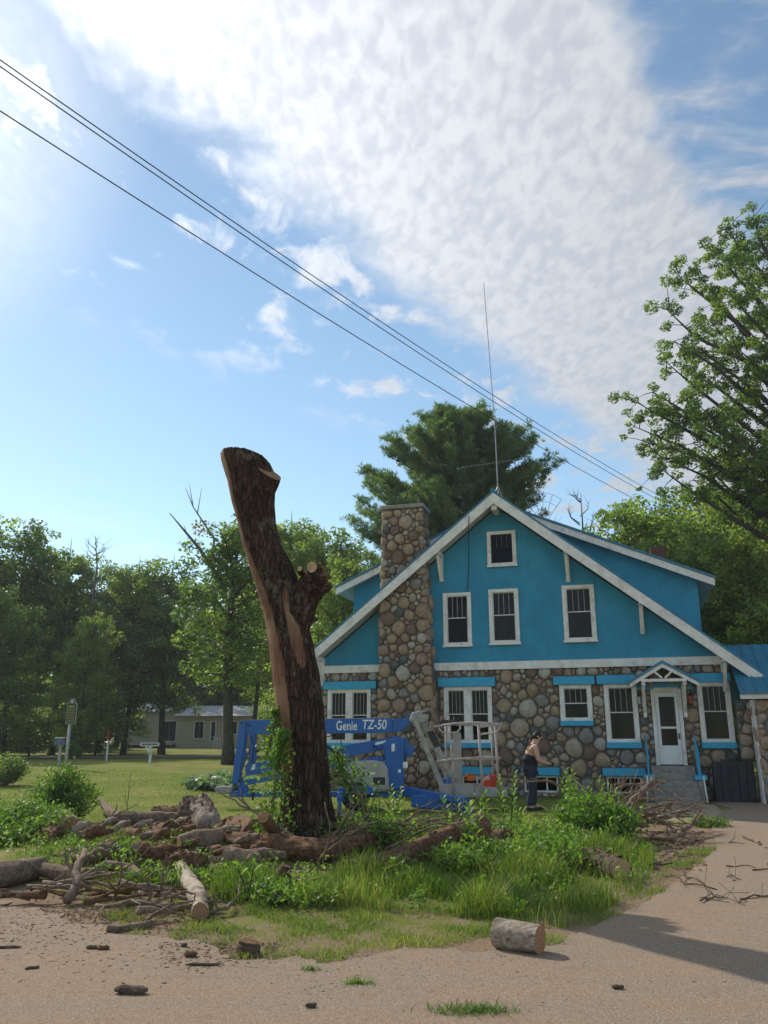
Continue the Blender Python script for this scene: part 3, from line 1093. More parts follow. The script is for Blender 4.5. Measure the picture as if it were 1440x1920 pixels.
# --- porch canopy over the door
ca, cb, cz, ck, cy = 9.62, 11.46, 3.24, 3.78, -0.95
cm = (ca + cb) / 2
cano = empty('door_canopy')
cano.parent = house
for xe in (ca - .06, cb + .06):
    ze = cz - .03
    MB().prism([(cm, ck), (xe, ze), (xe, ze + .07), (cm, ck + .08)], cy - .03, 0.04).build('canopy_roof', ROOF_BLUE, cano, world=False)
    sg = 1 if xe > cm else -1
    MB().prism([(cm, ck - .004), (xe - sg * .03, ze + .008), (xe - sg * .03, ze - .10), (cm, ck - .12)], cy, cy + .05).build('canopy_fascia', WHITE, cano, world=False)
MB().box(ca + .30, cb - .30, cy + .004, cy + .07, cz + .02, cz + .10).build('truss_beam', WHITE, cano, world=False)
for sg in (-1, 1):
    MB().beam((cm + sg * .04, cy + .035, cz + .12), (cm + sg * .30, cy + .035, cz + .36), .05, .055, up=(0, 1, 0)).build('truss_strut', WHITE, cano, world=False)
MB().box(ca + .1, cb - .1, -0.03, 0.03, cz - .16, cz + .04).build('canopy_back', BLUE_TRIM, cano, world=False)
for x in (ca + .36, cb - .36):
    m0 = MB()
    m0.box(x - .05, x + .05, -.12, -.02, cz - .95, cz + .0)
    m0.box(x - .05, x + .05, cy + .08, -.122, cz - .07, cz + .018)
    m0.beam((x, -.10, cz - .80), (x, cy + .16, cz - .09), .07, .08)
    m0.build('canopy_bracket', WHITE, cano, world=False)


def lantern(x, orange_glass):
    m0 = MB()
    y = -.33
    m0.tube([(x, y, cz - .62), (x, y, cz - .58)], .05, 6)
    m0.tube([(x, y, cz - .36), (x, y, cz - .28)], [.085, .02], 6)
    m0.tube([(x, -.02, cz - .3), (x, y, cz - .26)], .012, 5)
    for k in range(6):
        t = k * math.pi / 3
        m0.tube([(x + .048 * math.cos(t), y + .048 * math.sin(t), cz - .58), (x + .075 * math.cos(t), y + .075 * math.sin(t), cz - .36)], .006, 4)
    ln = m0.build('lantern', IRON_DARK, house, world=False)
    MB().tube([(x, y, cz - .575), (x, y, cz - .365)], [.043, .068], 6).build('lantern_glass', ORANGE if orange_glass else CURTAIN, ln, world=False)


lantern(ca + .22, False)
lantern(cb - .20, True)

# --- steps, cheeks and rails
steps = empty('front_steps')
steps.parent = house
for k in range(5):
    z1_ = 0.94 - k * 0.185
    yb_ = 0.04 if k == 0 else -0.55 - (k - 1) * 0.30
    yf_ = -0.55 - k * 0.30
    MB().box(10.02, 11.18, yf_, yb_ - .002, 0, z1_).build('step', CONCRETE, steps, world=False, bevel=0.012)
for xx in (9.84, 11.182):
    m0 = MB()
    m0.prism([(0, 0), (0.66, 0), (0.66, 0.62), (0, 0.62)], 0, 0.001)
    MB().box(xx, xx + .18, -1.20, 0.03, 0, 0.60).build('step_cheek', CONCRETE, steps, world=False, bevel=0.015)
    MB().box(xx - .06, xx + .24, -1.25, -0.1, 0.602, 0.72).build('cheek_cap', BLUE_TRIM, steps, world=False)
for xx in (9.93, 11.27):
    m0 = MB()
    for yy, zz in ((-0.15, 1.75), (-0.45, 1.55), (-0.75, 1.38), (-1.1, 1.2)):
        m0.tube([(xx, yy, 0.72), (xx, yy, zz)], .018, 6)
    m0.tube([(xx, -0.12, 1.78), (xx, -1.14, 1.19)], .022, 6)
    m0.tube([(xx, -0.12, 1.30), (xx, -1.14, 0.95)], .016, 6)
    m0.build('step_rail', BLUE_TRIM, steps, world=False)
    MB().tube([(xx + (.1 if xx > 10.5 else -.1), -1.3, 0.02), (xx + (.06 if xx > 10.5 else -.06), -1.26, 0.70)], .02, 6).build('rail_post', WHITE, steps, world=False)

# --- side porch roof, beam and the dark low wall under the right window
m0 = MB()
pr0, pr1 = 12.46, 18.0
ya, za_, yb2, zb2 = -1.45, 2.86, 0.9, 4.35
m0.add([(pr0, ya, za_), (pr1, ya, za_), (pr1, yb2, zb2), (pr0, yb2, zb2), (pr0, ya, za_ + .07), (pr1, ya, za_ + .07), (pr1, yb2, zb2 + .07), (pr0, yb2, zb2 + .07)],
       [(3, 2, 1, 0), (4, 5, 6, 7), (0, 1, 5, 4), (1, 2, 6, 5), (2, 3, 7, 6), (3, 0, 4, 7)])
porch = m0.build('porch_roof', ROOF_BLUE, house, world=False)
x = pr0 + .12
while x < pr1:
    MB().beam((x, ya - .01, za_ + .085), (x, yb2, zb2 + .085), .035, .03).build('roof_rib', ROOF_BLUE, porch, world=False)
    x += 0.31
MB().box(pr0 + .02, pr1, ya + .10, ya + .24, za_ - .13, za_ - .005).build('porch_beam', WHITE, house, world=False)
pw_ = MB().box(12.46, 12.95, -0.30, -0.02, 1.12, 2.72).build('porch_wall', MORTAR, house, world=False)
m0 = MB()
for st in pack(12.46, 12.95, 1.13, 2.7, [], [(0.18, 60), (0.12, 200), (0.07, 300)], srr):
    m0.add(*stone_geo(st, srr, lambda x, z, o: (x, -0.30 - o, z), 0.10), srr.randrange(7))
so_ = m0.build('small_stones', STONES, pw_, True, world=False)
so_['kind'] = 'stuff'
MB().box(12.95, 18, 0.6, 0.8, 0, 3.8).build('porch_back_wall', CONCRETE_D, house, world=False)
MB().box(PX0 - .06, PX0 - .0, PY0 + .1, PY1, 0, PZ).build('pillar_board', WHITE, house, world=False)
bk = MB()
bk.box(11.66, 12.66, -0.56, 0.02, 0, 1.02)
bulk = bk.build('dark_box', CONCRETE_D, house, world=False, bevel=0.02)  # near-black boarded box below the right window
xb_ = 11.64
for k in range(5):
    wb = .205 + .012 * (k % 3)
    MB().box(xb_ + .006, xb_ + wb - .006, -0.62 - .012 * (k % 2), -0.562, 0, 1.06 + .035 * ((k * 5) % 3)).build('board', CONCRETE_D, bulk, world=False, bevel=.006)
    xb_ += wb
MB().tube([(12.05, -0.64, 0.05), (12.05, -0.64, 1.35)], .03, 8).build('drain_pipe', CONCRETE_D, house, world=False)

# cable down the gable
m0 = MB()
m0.tube([(5.05, -OV - .05, 8.60), (5.02, -OV - .05, 8.3), (4.86, -.04, 7.2), (4.80, -.04, 6.4), (4.70, -.04, 5.2), (4.3, -.05, 4.5)], .012, 5)
m0.build('gable_cable', IRON_DARK, house, world=False)

# concrete walk to the steps
wp = [hw(9.7, -1.75, 0), hw(11.5, -1.75, 0), hw(11.45, -4.2, 0), hw(10.9, -7.5, 0), hw(9.2, -7.3, 0), hw(9.6, -4.5, 0)]
sheet('walk', [(p.x, p.y) for p in wp], WALK, 0.018, 'worn sandy walk leading to the front steps')

# --- antenna mast and dish on the roof
mp = hw(RX + .02, 0.3, 0)
an = empty('antenna_mast', (mp.x, mp.y, RZ + .1), 0, 'tall thin antenna mast rising from the house ridge', 'antenna')
top = at(907, 530, mp.y)
m0 = MB()
m0.tube([(mp.x, mp.y, RZ + .1), (mp.x - .02, mp.y, RZ + 2.6), (top.x, top.y, top.z)], [.022, .018, .012], 6)
m0.build('mast', ALUM, an)
m0 = MB()
for k in range(3):
    t = k * 2.09 + .5
    m0.tube([(mp.x + .28 * math.cos(t), mp.y + .28 * math.sin(t), RZ - .1), (mp.x, mp.y, RZ + .55)], .015, 5)
m0.build('tripod', ALUM, an)
a_, b_ = at(856, 878, mp.y), at(968, 862, mp.y)
MB().tube([a_, (mp.x, mp.y, (a_.z + b_.z) / 2 + .05), b_], .008, 5).build('cross_element', ALUM, an)

DX = 1.32
dpp = hw(RX + DX, 2.2, 0)
ds = empty('satellite_dish', (dpp.x, dpp.y, roofz(RX + DX)), 0, 'fan shaped wire mesh dish standing on the roof behind the ridge', 'dish')
base = Vector((dpp.x, dpp.y, roofz(RX + DX) + .62))
for k in range(5):
    t0 = math.pi / 2 + R(-38 + k * 19)
    pts = []
    for s in range(7):
        rr_ = 1.15 * s / 6
        pts.append(base + Vector((math.cos(t0) * rr_ * 0.9, -0.10 * rr_ * rr_, math.sin(t0) * rr_)))
    MB().tube(pts, .010, 5).build('rib', ALUM, ds)
for rr_ in (0.55, 0.85, 1.15):
    pts = [base + Vector((math.cos(math.pi / 2 + R(a)) * rr_ * .9, -0.10 * rr_ * rr_, math.sin(math.pi / 2 + R(a)) * rr_)) for a in range(-38, 39, 8)]
    MB().tube(pts, .007, 5).build('mesh_ring', ALUM, ds)
m0 = MB()
m0.tube([base - Vector((0, 0, .75)), base + Vector((0, 0, .1))], .03, 6)
m0.build('dish_post', ALUM, ds)

# ------------------------------------------------------------------ the tall cut trunk
SY = 12.3
PROF = [(852, 411, 500), (862, 412, 508), (880, 417, 516), (900, 424, 517), (940, 432, 515), (980, 444, 516), (1020, 453, 527), (1060, 465, 548), (1100, 478, 562),
        (1140, 490, 571), (1180, 498, 581), (1250, 507, 596), (1300, 512, 604), (1350, 517, 608), (1400, 522, 612), (1450, 526, 616), (1500, 527, 621),
        (1540, 520, 630), (1570, 505, 642)]


def trunk_mat():
    m_, t = new_mat('old_trunk_bark')
    co = t.node('ShaderNodeTexCoord').outputs['Object']
    bare = t.node('ShaderNodeAttribute', {'attribute_name': 'tint'}).outputs['Fac']
    st = t.mapping(co, (5, 5, 0.7))
    nf = t.noise(st, 3.0, 6, 0.65)
    bark = t.mix(t.smooth(nf, 0.35, 0.65), (0.036, 0.022, 0.016), (0.14, 0.078, 0.052))
    bark = t.mix(t.math('MULTIPLY', t.smooth(t.noise(co, 1.3, 3, 0.5), 0.45, 0.65), 0.5), bark, (0.07, 0.036, 0.024))
    wood = t.mix(t.smooth(t.noise(t.mapping(co, (8, 8, 0.5)), 2.5, 5, 0.6), 0.3, 0.7), (0.30, 0.155, 0.095), (0.15, 0.068, 0.042))
    wood = t.mix(t.math('MULTIPLY', t.smooth(t.noise(co, 1.1, 3, 0.5), 0.5, 0.62), 0.6), wood, (0.40, 0.25, 0.15))
    bn = t.math('ADD', bare, t.math('MULTIPLY', t.math('SUBTRACT', t.noise(t.mapping(co, (4, 4, 1)), 2.0, 6, 0.75), 0.5), 1.5))
    fb = t.smooth(bn, 0.42, 0.58)
    c = t.mix(fb, bark, wood)
    vo = t.node('ShaderNodeTexVoronoi', {'feature': 'DISTANCE_TO_EDGE'}, {'Vector': t.mapping(t.vmath('ADD', co, t.vmath('MULTIPLY', t.node('ShaderNodeTexNoise', None, {'Vector': co, 'Scale': 5.0, 'Detail': 3.0}).outputs['Color'], (0.12, 0.12, 0.2)).outputs[0]).outputs[0], (15, 15, 3.6)), 'Scale': 1.0})
    crack = t.smooth(vo.outputs['Distance'], 0.0, 0.16)
    c = t.mix(t.math('MULTIPLY', t.math('SUBTRACT', 1.0, crack), t.math('SUBTRACT', 0.55, t.math('MULTIPLY', fb, 0.5))), c, (0.016, 0.011, 0.009))
    # lichen
    li = t.math('MULTIPLY', t.smooth(t.noise(co, 1.7, 2, 0.5), 0.55, 0.62), t.smooth(t.noise(co, 9, 4, 0.7), 0.48, 0.58))
    li = t.math('MULTIPLY', li, t.math('SUBTRACT', 1.0, t.math('MULTIPLY', fb, 0.7)))
    c = t.mix(t.math('MULTIPLY', li, 0.55), c, (0.19, 0.175, 0.11))
    fl = t.math('MULTIPLY', t.smooth(t.noise(co, 13, 3, 0.6), 0.66, 0.72), t.smooth(t.noise(co, 1.0, 2, 0.5), 0.48, 0.6))
    c = t.mix(t.math('MULTIPLY', fl, 0.7), c, (0.30, 0.28, 0.25))
    p = t.node('ShaderNodeBsdfPrincipled', None, {'Base Color': c, 'Roughness': 0.95, 'Specular IOR Level': 0.15})
    b = t.node('ShaderNodeBump', None, {'Strength': 1.0, 'Distance': 0.06, 'Height': t.math('ADD', nf, t.math('MULTIPLY', crack, t.math('SUBTRACT', 0.7, t.math('MULTIPLY', fb, 0.6))))})
    t.set(p.inputs['Normal'], b.outputs[0])
    t.node('ShaderNodeOutputMaterial', None, {'Surface': p.outputs[0]})
    return m_


OLD_BARK = trunk_mat()


def build_stump():
    rows = []
    for v, l, r in PROF:
        a, b = at(l, v, SY), at(r, v, SY)
        rows.append(((a.z + b.z) / 2, (a.x + b.x) / 2, (b.x - a.x) / 2))
    rows.sort()
    zs = np.array([r[0] for r in rows])
    cx = np.array([r[1] for r in rows])
    rr = np.array([r[2] for r in rows])
    z_lo, z_hi = zs[0] - 0.25, zs[-1]
    nr, ns = 200, 110
    V, T = [], []
    for i in range(nr):
        z = z_lo + (z_hi - z_lo) * i / (nr - 1)
        c, r = np.interp(z, zs, cx), np.interp(z, zs, rr)
        zn = (z - z_lo) / (z_hi - z_lo)
        for j in range(ns):
            ph = 2 * math.pi * j / ns
            dx, dy = math.cos(ph), math.sin(ph)
            deg = math.degrees(ph) % 360
            # bare strip down the left side, and a patch low on the front
            wlo, whi = 140, 222 + 30 * sstep(0.85, 0.40, zn)
            bare = min(sstep(wlo - 10, wlo + 10, deg), 1 - sstep(whi - 10, whi + 10, deg))
            bare *= sstep(0.08, 0.28, zn)
            patch = math.exp(-(((deg - 294) / 18) ** 4)) * math.exp(-(((zn - 0.53) / 0.10) ** 4))
            patch2 = 0.75 * math.exp(-(((deg - 228) / 20) ** 4)) * math.exp(-(((zn - 0.36) / 0.12) ** 4))
            bare = max(bare, patch, patch2)
            n1 = mnoise.noise(Vector((dx * 7, dy * 7, z * 1.1)))
            n2 = mnoise.noise(Vector((dx * 16, dy * 16, z * 2.2 + 9)))
            n3 = mnoise.noise(Vector((dx * 1.6, dy * 1.6, z * 0.7 + 4)))
            n4 = mnoise.noise(Vector((dx * 11, dy * 11, z * 0.9 + 20)))
            ridge = (0.085 * (0.30 - abs(n4) * 1.3) + 0.04 * n1 + 0.03 * n2) * (1 - 0.80 * bare) - 0.045 * bare + 0.05 * n3
            flare = 0.10 * sstep(0.10, 0.0, zn) * math.sin(ph * 5 + 1.0)
            rad = r * (1 + ridge + flare)
            zz = z
            if i > nr - 34:         # slanted ragged top
                k = (i - (nr - 34)) / 33
                zz = z + k * (-0.05 * (dx * 0.9) - 0.10 * dy * 0.5 + 0.012 * n2 - 0.07)
            V.append((c + dx * rad, SY + dy * rad, zz))
            T.append(bare)
    # cap rings
    idx = np.arange(nr * ns).reshape(nr, ns)
    fc = np.stack([idx[:-1], np.roll(idx[:-1], -1, 1), np.roll(idx[1:], -1, 1), idx[1:]], -1).reshape(-1, 4)
    base_loc = Vector((float(cx[0]), SY, gz(float(cx[0]), SY)))
    root = empty('tree_trunk', base_loc, 0, 'tall dead tree trunk cut off at the top with one stub', 'trunk')
    VV = np.array(V) - np.array(base_loc)
    me = npmesh('bark', VV, fc, OLD_BARK, np.array(T), True)
    obj('bark', me, root)
    # top cut
    last = [Vector(V[(nr - 1) * ns + j]) for j in range(ns)]
    cen = sum(last, Vector()) / ns - Vector((0, 0, 0.06))
    m0 = MB()
    ring2 = [cen.lerp(p, 0.72) + Vector((0, 0, 0.02 * mnoise.noise(p * 5))) for p in last]
    m0.add(last + ring2 + [cen], [(j, (j + 1) % ns, ns + (j + 1) % ns, ns + j) for j in range(ns)] + [(ns + j, ns + (j + 1) % ns, 2 * ns) for j in range(ns)])
    m0.build('top_cut', CUTWOOD, root, True)

    def stub(p0, p1, r0, r1, seed, bare=0.0, n_=26, k=12):
        p0, p1 = Vector(p0), Vector(p1)
        d = (p1 - p0).normalized()
        s = d.cross(Vector((0, 1, 0.2))).normalized()
        u = s.cross(d)
        vv, tt = [], []
        for i in range(k):
            t = i / (k - 1)
            c = p0.lerp(p1, t)
            for j in range(n_):
                ph = 2 * math.pi * j / n_
                rad = (r0 + (r1 - r0) * t) * (1 + 0.13 * mnoise.noise(Vector((math.cos(ph) * 2.4, math.sin(ph) * 2.4, t * 2 + seed))))
                vv.append(c + (s * math.cos(ph) + u * math.sin(ph)) * rad - base_loc)
                tt.append(bare)
        ix = np.arange(n_ * k).reshape(k, n_)
        f2 = np.stack([ix[:-1], np.roll(ix[:-1], -1, 1), np.roll(ix[1:], -1, 1), ix[1:]], -1).reshape(-1, 4)
        me2 = npmesh('branch_stub', np.array([tuple(x) for x in vv]), f2, OLD_BARK, np.array(tt), True)
        o = obj('branch_stub', me2, root)
        end = [x + base_loc for x in vv[-n_:]]
        return o, end, d

    def cap(end, d, mat, par, name='cut_face', dish=0.0):
        n_ = len(end)
        c = sum(end, Vector()) / n_ + d * dish
        ring = [c.lerp(p, .6) + d * (0.012 * mnoise.noise(p * 9)) for p in end]
        m1 = MB().add(end + ring + [c], [(j, (j + 1) % n_, n_ + (j + 1) % n_, n_ + j) for j in range(n_)] + [(n_ + j, n_ + (j + 1) % n_, 2 * n_) for j in range(n_)])
        o = m1.build(name, mat, None, True, origin=root.location)
        o.location = (0, 0, 0)
        o.parent = par
        return o

    # big side stub towards the right, its end broken ragged
    c0, c1, c2, c3 = at(548, 1178, SY - .02), at(562, 1122, SY - .10), at(582, 1095, SY - .16), at(610, 1078, SY - .2)
    n_, k = 40, 22
    vv, tt = [], []
    for i in range(k):
        t = i / (k - 1)
        c = c0 * (1 - t) ** 3 + c1 * 3 * t * (1 - t) ** 2 + c2 * 3 * t * t * (1 - t) + c3 * t ** 3
        dd = ((c1 - c0) * (1 - t) ** 2 + (c2 - c1) * 2 * t * (1 - t) + (c3 - c2) * t * t).normalized()
        s = dd.cross(Vector((0, 1, 0))).normalized()
        u_ = s.cross(dd)
        r = .25 - .05 * t + .035 * math.exp(-((t - .85) / .12) ** 2)
        for j in range(n_):
            ph = 2 * math.pi * j / n_
            nn_ = mnoise.noise(Vector((math.cos(ph) * 3.5, math.sin(ph) * 3.5, t * 3 + 2)))
            nf_ = mnoise.noise(Vector((math.cos(ph) * 9, math.sin(ph) * 9, t * 6 + 5)))
            rad = r * (1 + .12 * nn_ + .07 * nf_)
            push = .11 * (nf_ + .4 * math.sin(ph * 9)) * sstep(.86, 1.0, t)
            vv.append(c + (s * math.cos(ph) + u_ * math.sin(ph)) * rad + dd * push)
            tt.append(.1 + .75 * sstep(.93, 1.0, t))
    ix = np.arange(n_ * k).reshape(k, n_)
    f2 = np.stack([ix[:-1], np.roll(ix[:-1], -1, 1), np.roll(ix[1:], -1, 1), ix[1:]], -1).reshape(-1, 4)
    o = obj('branch_stub', npmesh('branch_stub', np.array([tuple(x - base_loc) for x in vv]), f2, OLD_BARK, np.array(tt), True), root)
    cap(vv[-n_:], dd, BARK_RED, o, 'ragged_end', -0.10)
    # sawn knots on the stub
    for (u, v, r, dd) in ((585, 1064, 0.075, 0.42), (562, 1067, 0.034, 0.42)):
        c = at(u, v, SY - dd)
        m1 = MB()
        ax = Vector((0.0, -1, 0.12)).normalized()
        m1.tube([c - ax * 0.2, c, c + ax * 0.02], [r * 1.35, r * 1.1, r], 12, 0, caps=False)
        kn = m1.build('sawn_knot', OLD_BARK, root, True)
        pts = [c + ax * 0.02 + (Vector((1, 0, 0)) * math.cos(t) * r + Vector((0, 0.12, 1)) * math.sin(t) * r * 1.15) for t in [k * math.pi / 6 for k in range(12)]]
        m2 = MB().add(pts, [tuple(range(12))])
        q_ = m2.build('cut_face', CUTPALE, None, origin=root.location)
        q_.location = (0, 0, 0)
        q_.parent = kn
    # sawn facet at the right of the top
    o, end, d = stub(at(482, 930, SY - .08), at(506, 887, SY - .27), 0.235, 0.195, 8.1)
    cap(end, d, CUTWOOD, o)
    return root


stump = build_stump()
STX = stump.location.x


# ------------------------------------------------------------------ logs
def rough_tube(mb, pts, rads, seed, n_=16, amp=0.08, freq=3.0, mi=0, sub=12):
    n_ = int(n_ * 1.7)
    """bark tube with lumps"""
    P, Q = [], []
    pts = [Vector(p) for p in pts]
    for i in range(len(pts) - 1):
        for k in range(sub):
            t = k / sub
            P.append(pts[i].lerp(pts[i + 1], t))
            Q.append(rads[i] + (rads[i + 1] - rads[i]) * t)
    P.append(pts[-1])
    Q.append(rads[-1])
    cs = [(math.cos(6.283185 * j / n_), math.sin(6.283185 * j / n_)) for j in range(n_)]

    def jit(i, j):
        c_, s_ = cs[j]
        a_ = amp * 1.3 * mnoise.noise(Vector((c_ * freq * .5, s_ * freq * .5, i * 0.16 + seed * 7.3)))
        a_ += amp * .8 * mnoise.noise(Vector((c_ * freq * 1.8, s_ * freq * 1.8, i * 0.22 + seed * 3.1)))
        a_ += amp * .55 * mnoise.noise(Vector((c_ * freq * 4.5, s_ * freq * 4.5, i * 0.45 + seed * 1.7)))
        return a_
    mb.tube(P, Q, n_, mi, False, jit)
    b = len(mb.v)
    k = len(P)
    first = [Vector(p) for p in mb.v[b - n_ * k:b - n_ * (k - 1)]]
    last = [Vector(p) for p in mb.v[b - n_:]]
    return first, last


def ring_mat(name, a, b):
    m_, t = new_mat(name)
    co = t.node('ShaderNodeTexCoord').outputs['Object']
    ln = t.vmath('LENGTH', co).outputs['Value']
    wv = t.math('SINE', t.math('ADD', t.math('MULTIPLY', ln, 260.0), t.math('MULTIPLY', t.noise(co, 8, 3), 9.0)))
    n_ = t.noise(co, 20, 5, 0.65)
    f = t.math('ADD', t.math('MULTIPLY', wv, 0.18), n_)
    c = t.mix(t.smooth(f, 0.25, 0.8), a, b)
    p = t.node('ShaderNodeBsdfPrincipled', None, {'Base Color': c, 'Roughness': 0.9})
    bp = t.node('ShaderNodeBump', None, {'Strength': 0.4, 'Distance': 0.01, 'Height': f})
    t.set(p.inputs['Normal'], bp.outputs[0])
    t.node('ShaderNodeOutputMaterial', None, {'Surface': p.outputs[0]})
    return m_


RING = ring_mat('growth_rings', (0.40, 0.22, 0.11), (0.26, 0.13, 0.06))
RING_PALE = ring_mat('growth_rings_pale', (0.50, 0.34, 0.18), (0.36, 0.21, 0.10))
RING_DARK = ring_mat('growth_rings_dark', (0.24, 0.125, 0.07), (0.13, 0.065, 0.035))


BARK_SPLIT = M('pale_split_wood', (0.50, 0.42, 0.34), (0.30, 0.215, 0.15), 5, 0.9, 0.9, 9, (1.2, 9, 9), c3=(0.20, 0.12, 0.08), s3=2.2, bdist=0.03)
BARK_MOTTLE = M('mottled_rotten_wood', (0.40, 0.31, 0.25), (0.20, 0.12, 0.08), 6, 0.95, 0.9, 16, c3=(0.07, 0.045, 0.035), s3=7, bdist=0.04)


def log(name, label, pts, rads, bark, face=RING, seed=0.0, n_=18, amp=0.08, cat='log', group=None, ends=(1, 1)):
    rads = [r_ * LS for r_ in rads]
    flaky = bark in (BARK_RED, BARK_DARK, BARK_MOTTLE)
    pts = [Vector(p) for p in pts]
    m0 = MB()
    f, l = rough_tube(m0, pts, rads, seed, n_, amp)
    mid = pts[len(pts) // 2]
    org = Vector((mid.x, mid.y, gz(mid.x, mid.y)))
    o = m0.build(name, bark, None, True, origin=org)
    tag(o, label, cat, group)
    if flaky and max(rads) > .10:
        fr_ = random.Random(int(seed * 10) + 3)
        m2 = MB()
        nv = int(n_ * 1.7)
        rows = len(m0.v) // nv
        for _ in range(45):
            i, j = fr_.randrange(1, rows - 2), fr_.randrange(nv)
            c = Vector(m0.v[i * nv + j])
            cc = sum((Vector(m0.v[i * nv + jj]) for jj in range(0, nv, 5)), Vector()) / len(range(0, nv, 5))
            nrm = (c - cc).normalized()
            ax = (Vector(m0.v[(i + 1) * nv + j]) - c).normalized()
            sdv = nrm.cross(ax).normalized()
            L_, W_ = fr_.uniform(.03, .11) * min(1, max(rads) / .16), fr_.uniform(.012, .032) * min(1, max(rads) / .16)
            tl = nrm * fr_.uniform(-.01, .035)
            b0 = c + nrm * .004
            m2.add([b0 - ax * L_ - sdv * W_, b0 + ax * L_ * .8 - sdv * W_ * 1.1 + tl, b0 + ax * L_ + sdv * W_ * .7 + tl, b0 - ax * L_ * .8 + sdv * W_,
                    b0 - ax * L_ * .6 - sdv * W_ * .5 + nrm * .014, b0 + ax * L_ * .5 - sdv * W_ * .5 + tl + nrm * .018, b0 + ax * L_ * .6 + sdv * W_ * .4 + tl + nrm * .018, b0 - ax * L_ * .5 + sdv * W_ * .5 + nrm * .014],
                   [(4, 5, 6, 7), (0, 1, 5, 4), (1, 2, 6, 5), (2, 3, 7, 6), (3, 0, 4, 7), (3, 2, 1, 0)], fr_.randrange(3))
        fo = m2.build('bark_flakes', [bark, BARK_DARK, BARK_RED], o)
        fo['kind'] = 'stuff'
    for ring_, d, e, in ((f, (pts[0] - pts[1]).normalized(), ends[0]), (l, (pts[-1] - pts[-2]).normalized(), ends[1])):
        k = len(ring_)
        c = sum(ring_, Vector()) / k
        inner = [c.lerp(p, .9) + d * 0.004 for p in ring_]
        m1 = MB().add(ring_ + inner + [c + d * .004], [(j, (j + 1) % k, k + (j + 1) % k, k + j) for j in range(k)] + [(k + j, k + (j + 1) % k, 2 * k) for j in range(k)])
        q_ = m1.build('cut_face' if e else 'broken_end', face if e else bark, None, False, origin=c)
        q_.location = c - org
        q_.parent = o
    return o


LS = 0.80


def G(u, v, r=0.0, h=0.0):
    """a log axis point whose underside rests on the ground at pixel (u, v)"""
    p = gp(u, v)
    p.z += (r + h) * LS
    return p


def PXM(v):
    """metres per pixel of the photograph on the ground at row v"""
    p = gp(720, v)
    return p.y * CP / F_PX + (EYE - p.z) * 0.0


LG = 'sawn logs lying round the trunk'
log('log', 'thick smooth grey log at the left edge of the picture', [G(-70, 1676, .17), G(5, 1664, .17), G(74, 1646, .15)], [.17, .175, .145], BARK_GREY, RING_DARK, 1, group=LG)
log('log', 'straight grey log butting the thick log at left', [G(62, 1648, .10, .05), G(110, 1652, .10), G(160, 1656, .10)], [.10, .105, .095], BARK_GREY, RING_DARK, 2, group=LG)
log('log', 'gnarled bare limb beside the straight grey log', [G(158, 1652, .06), G(200, 1640, .07, .06), G(245, 1642, .06, .05), G(272, 1660, .045)], [.06, .075, .065, .045], BARK_GREY, RING, 3, 14, .14, group=LG)
log('log', 'large log with round tan cut face toward the viewer, below the bush', [G(133, 1572, .22), G(118, 1556, .22), G(98, 1546, .2)], [.215, .225, .21], BARK_GREY, RING, 4, group=LG)
log('log', 'short brown log at far left of the cut logs', [G(84, 1585, .14), G(100, 1572, .14)], [.14, .15], BARK_RED, RING_DARK, 5, group=LG)
log('log', 'long silvery weathered log behind the heap', [G(185, 1524, .1, .25), G(215, 1548, .16), G(300, 1548, .17), G(345, 1548, .15)], [.07, .15, .18, .16], BARK_GREY, RING_DARK, 6, 16, .14, group=LG)
log('log', 'upright pale hollow chunk leaning on the log heap', [G(396, 1566, -.1), G(390, 1566, .2), G(380, 1562, .45), G(372, 1560, .66)], [.24, .26, .29, .22], BARK_MOTTLE, RING_DARK, 7, 20, .22, group=LG)
log('log', 'dark hollow shell behind the upright pale chunk', [G(356, 1552, .1), G(350, 1550, .36), G(352, 1548, .62)], [.20, .22, .15], BARK_DARK, RING_DARK, 8, 16, .2, group=LG)
log('log', 'brown rotten chunk in the middle of the heap', [G(285, 1578, .15), G(318, 1580, .17), G(340, 1578, .15)], [.13, .18, .15], BARK_RED, RING_DARK, 9, 16, .2, group=LG)
log('log', 'small brown chunk lying in front of the silvery log', [G(236, 1572, .11), G(262, 1576, .12)], [.10, .12], BARK_RED, RING_DARK, 10, 14, .16, group=LG)
log('log', 'round log with its cut end facing right', [G(335, 1604, .16), G(372, 1600, .18), G(414, 1597, .17)], [.15, .17, .165], BARK_GREY, RING, 11, group=LG)
log('log', 'smooth grey log with dark hollow left end', [G(424, 1616, .18), G(455, 1614, .17), G(484, 1612, .16)], [.20, .17, .155], BARK_GREY, RING_DARK, 12, group=LG)
log('log', 'crumbling red brown log below the round log', [G(312, 1626, .11), G(345, 1622, .13), G(384, 1622, .12)], [.10, .135, .11], BARK_RED, RING_DARK, 13, 16, .2, group=LG)
log('log', 'log with white bare wood end pointing toward the viewer', [G(338, 1636, .09, .02), G(352, 1668, .11), G(366, 1692, .115), G(374, 1728, .10)], [.09, .115, .12, .10], BARK_PALE, RING, 14, 16, .12, group=LG)
log('log', 'big rotten red bark trunk lying at the foot of the standing trunk', [G(425, 1596, .13), G(500, 1600, .15), G(600, 1602, .16), G(705, 1592, .13)], [.12, .165, .17, .12], BARK_RED, RING_DARK, 15, 18, .2, group=LG)
log('log', 'long flaking red brown log in the grass in front of the lift', [G(640, 1624, .12), G(730, 1620, .14), G(820, 1608, .17, .06), G(905, 1592, .18, .20)], [.10, .14, .175, .19], BARK_RED, RING_DARK, 16, 18, .16, group=LG)
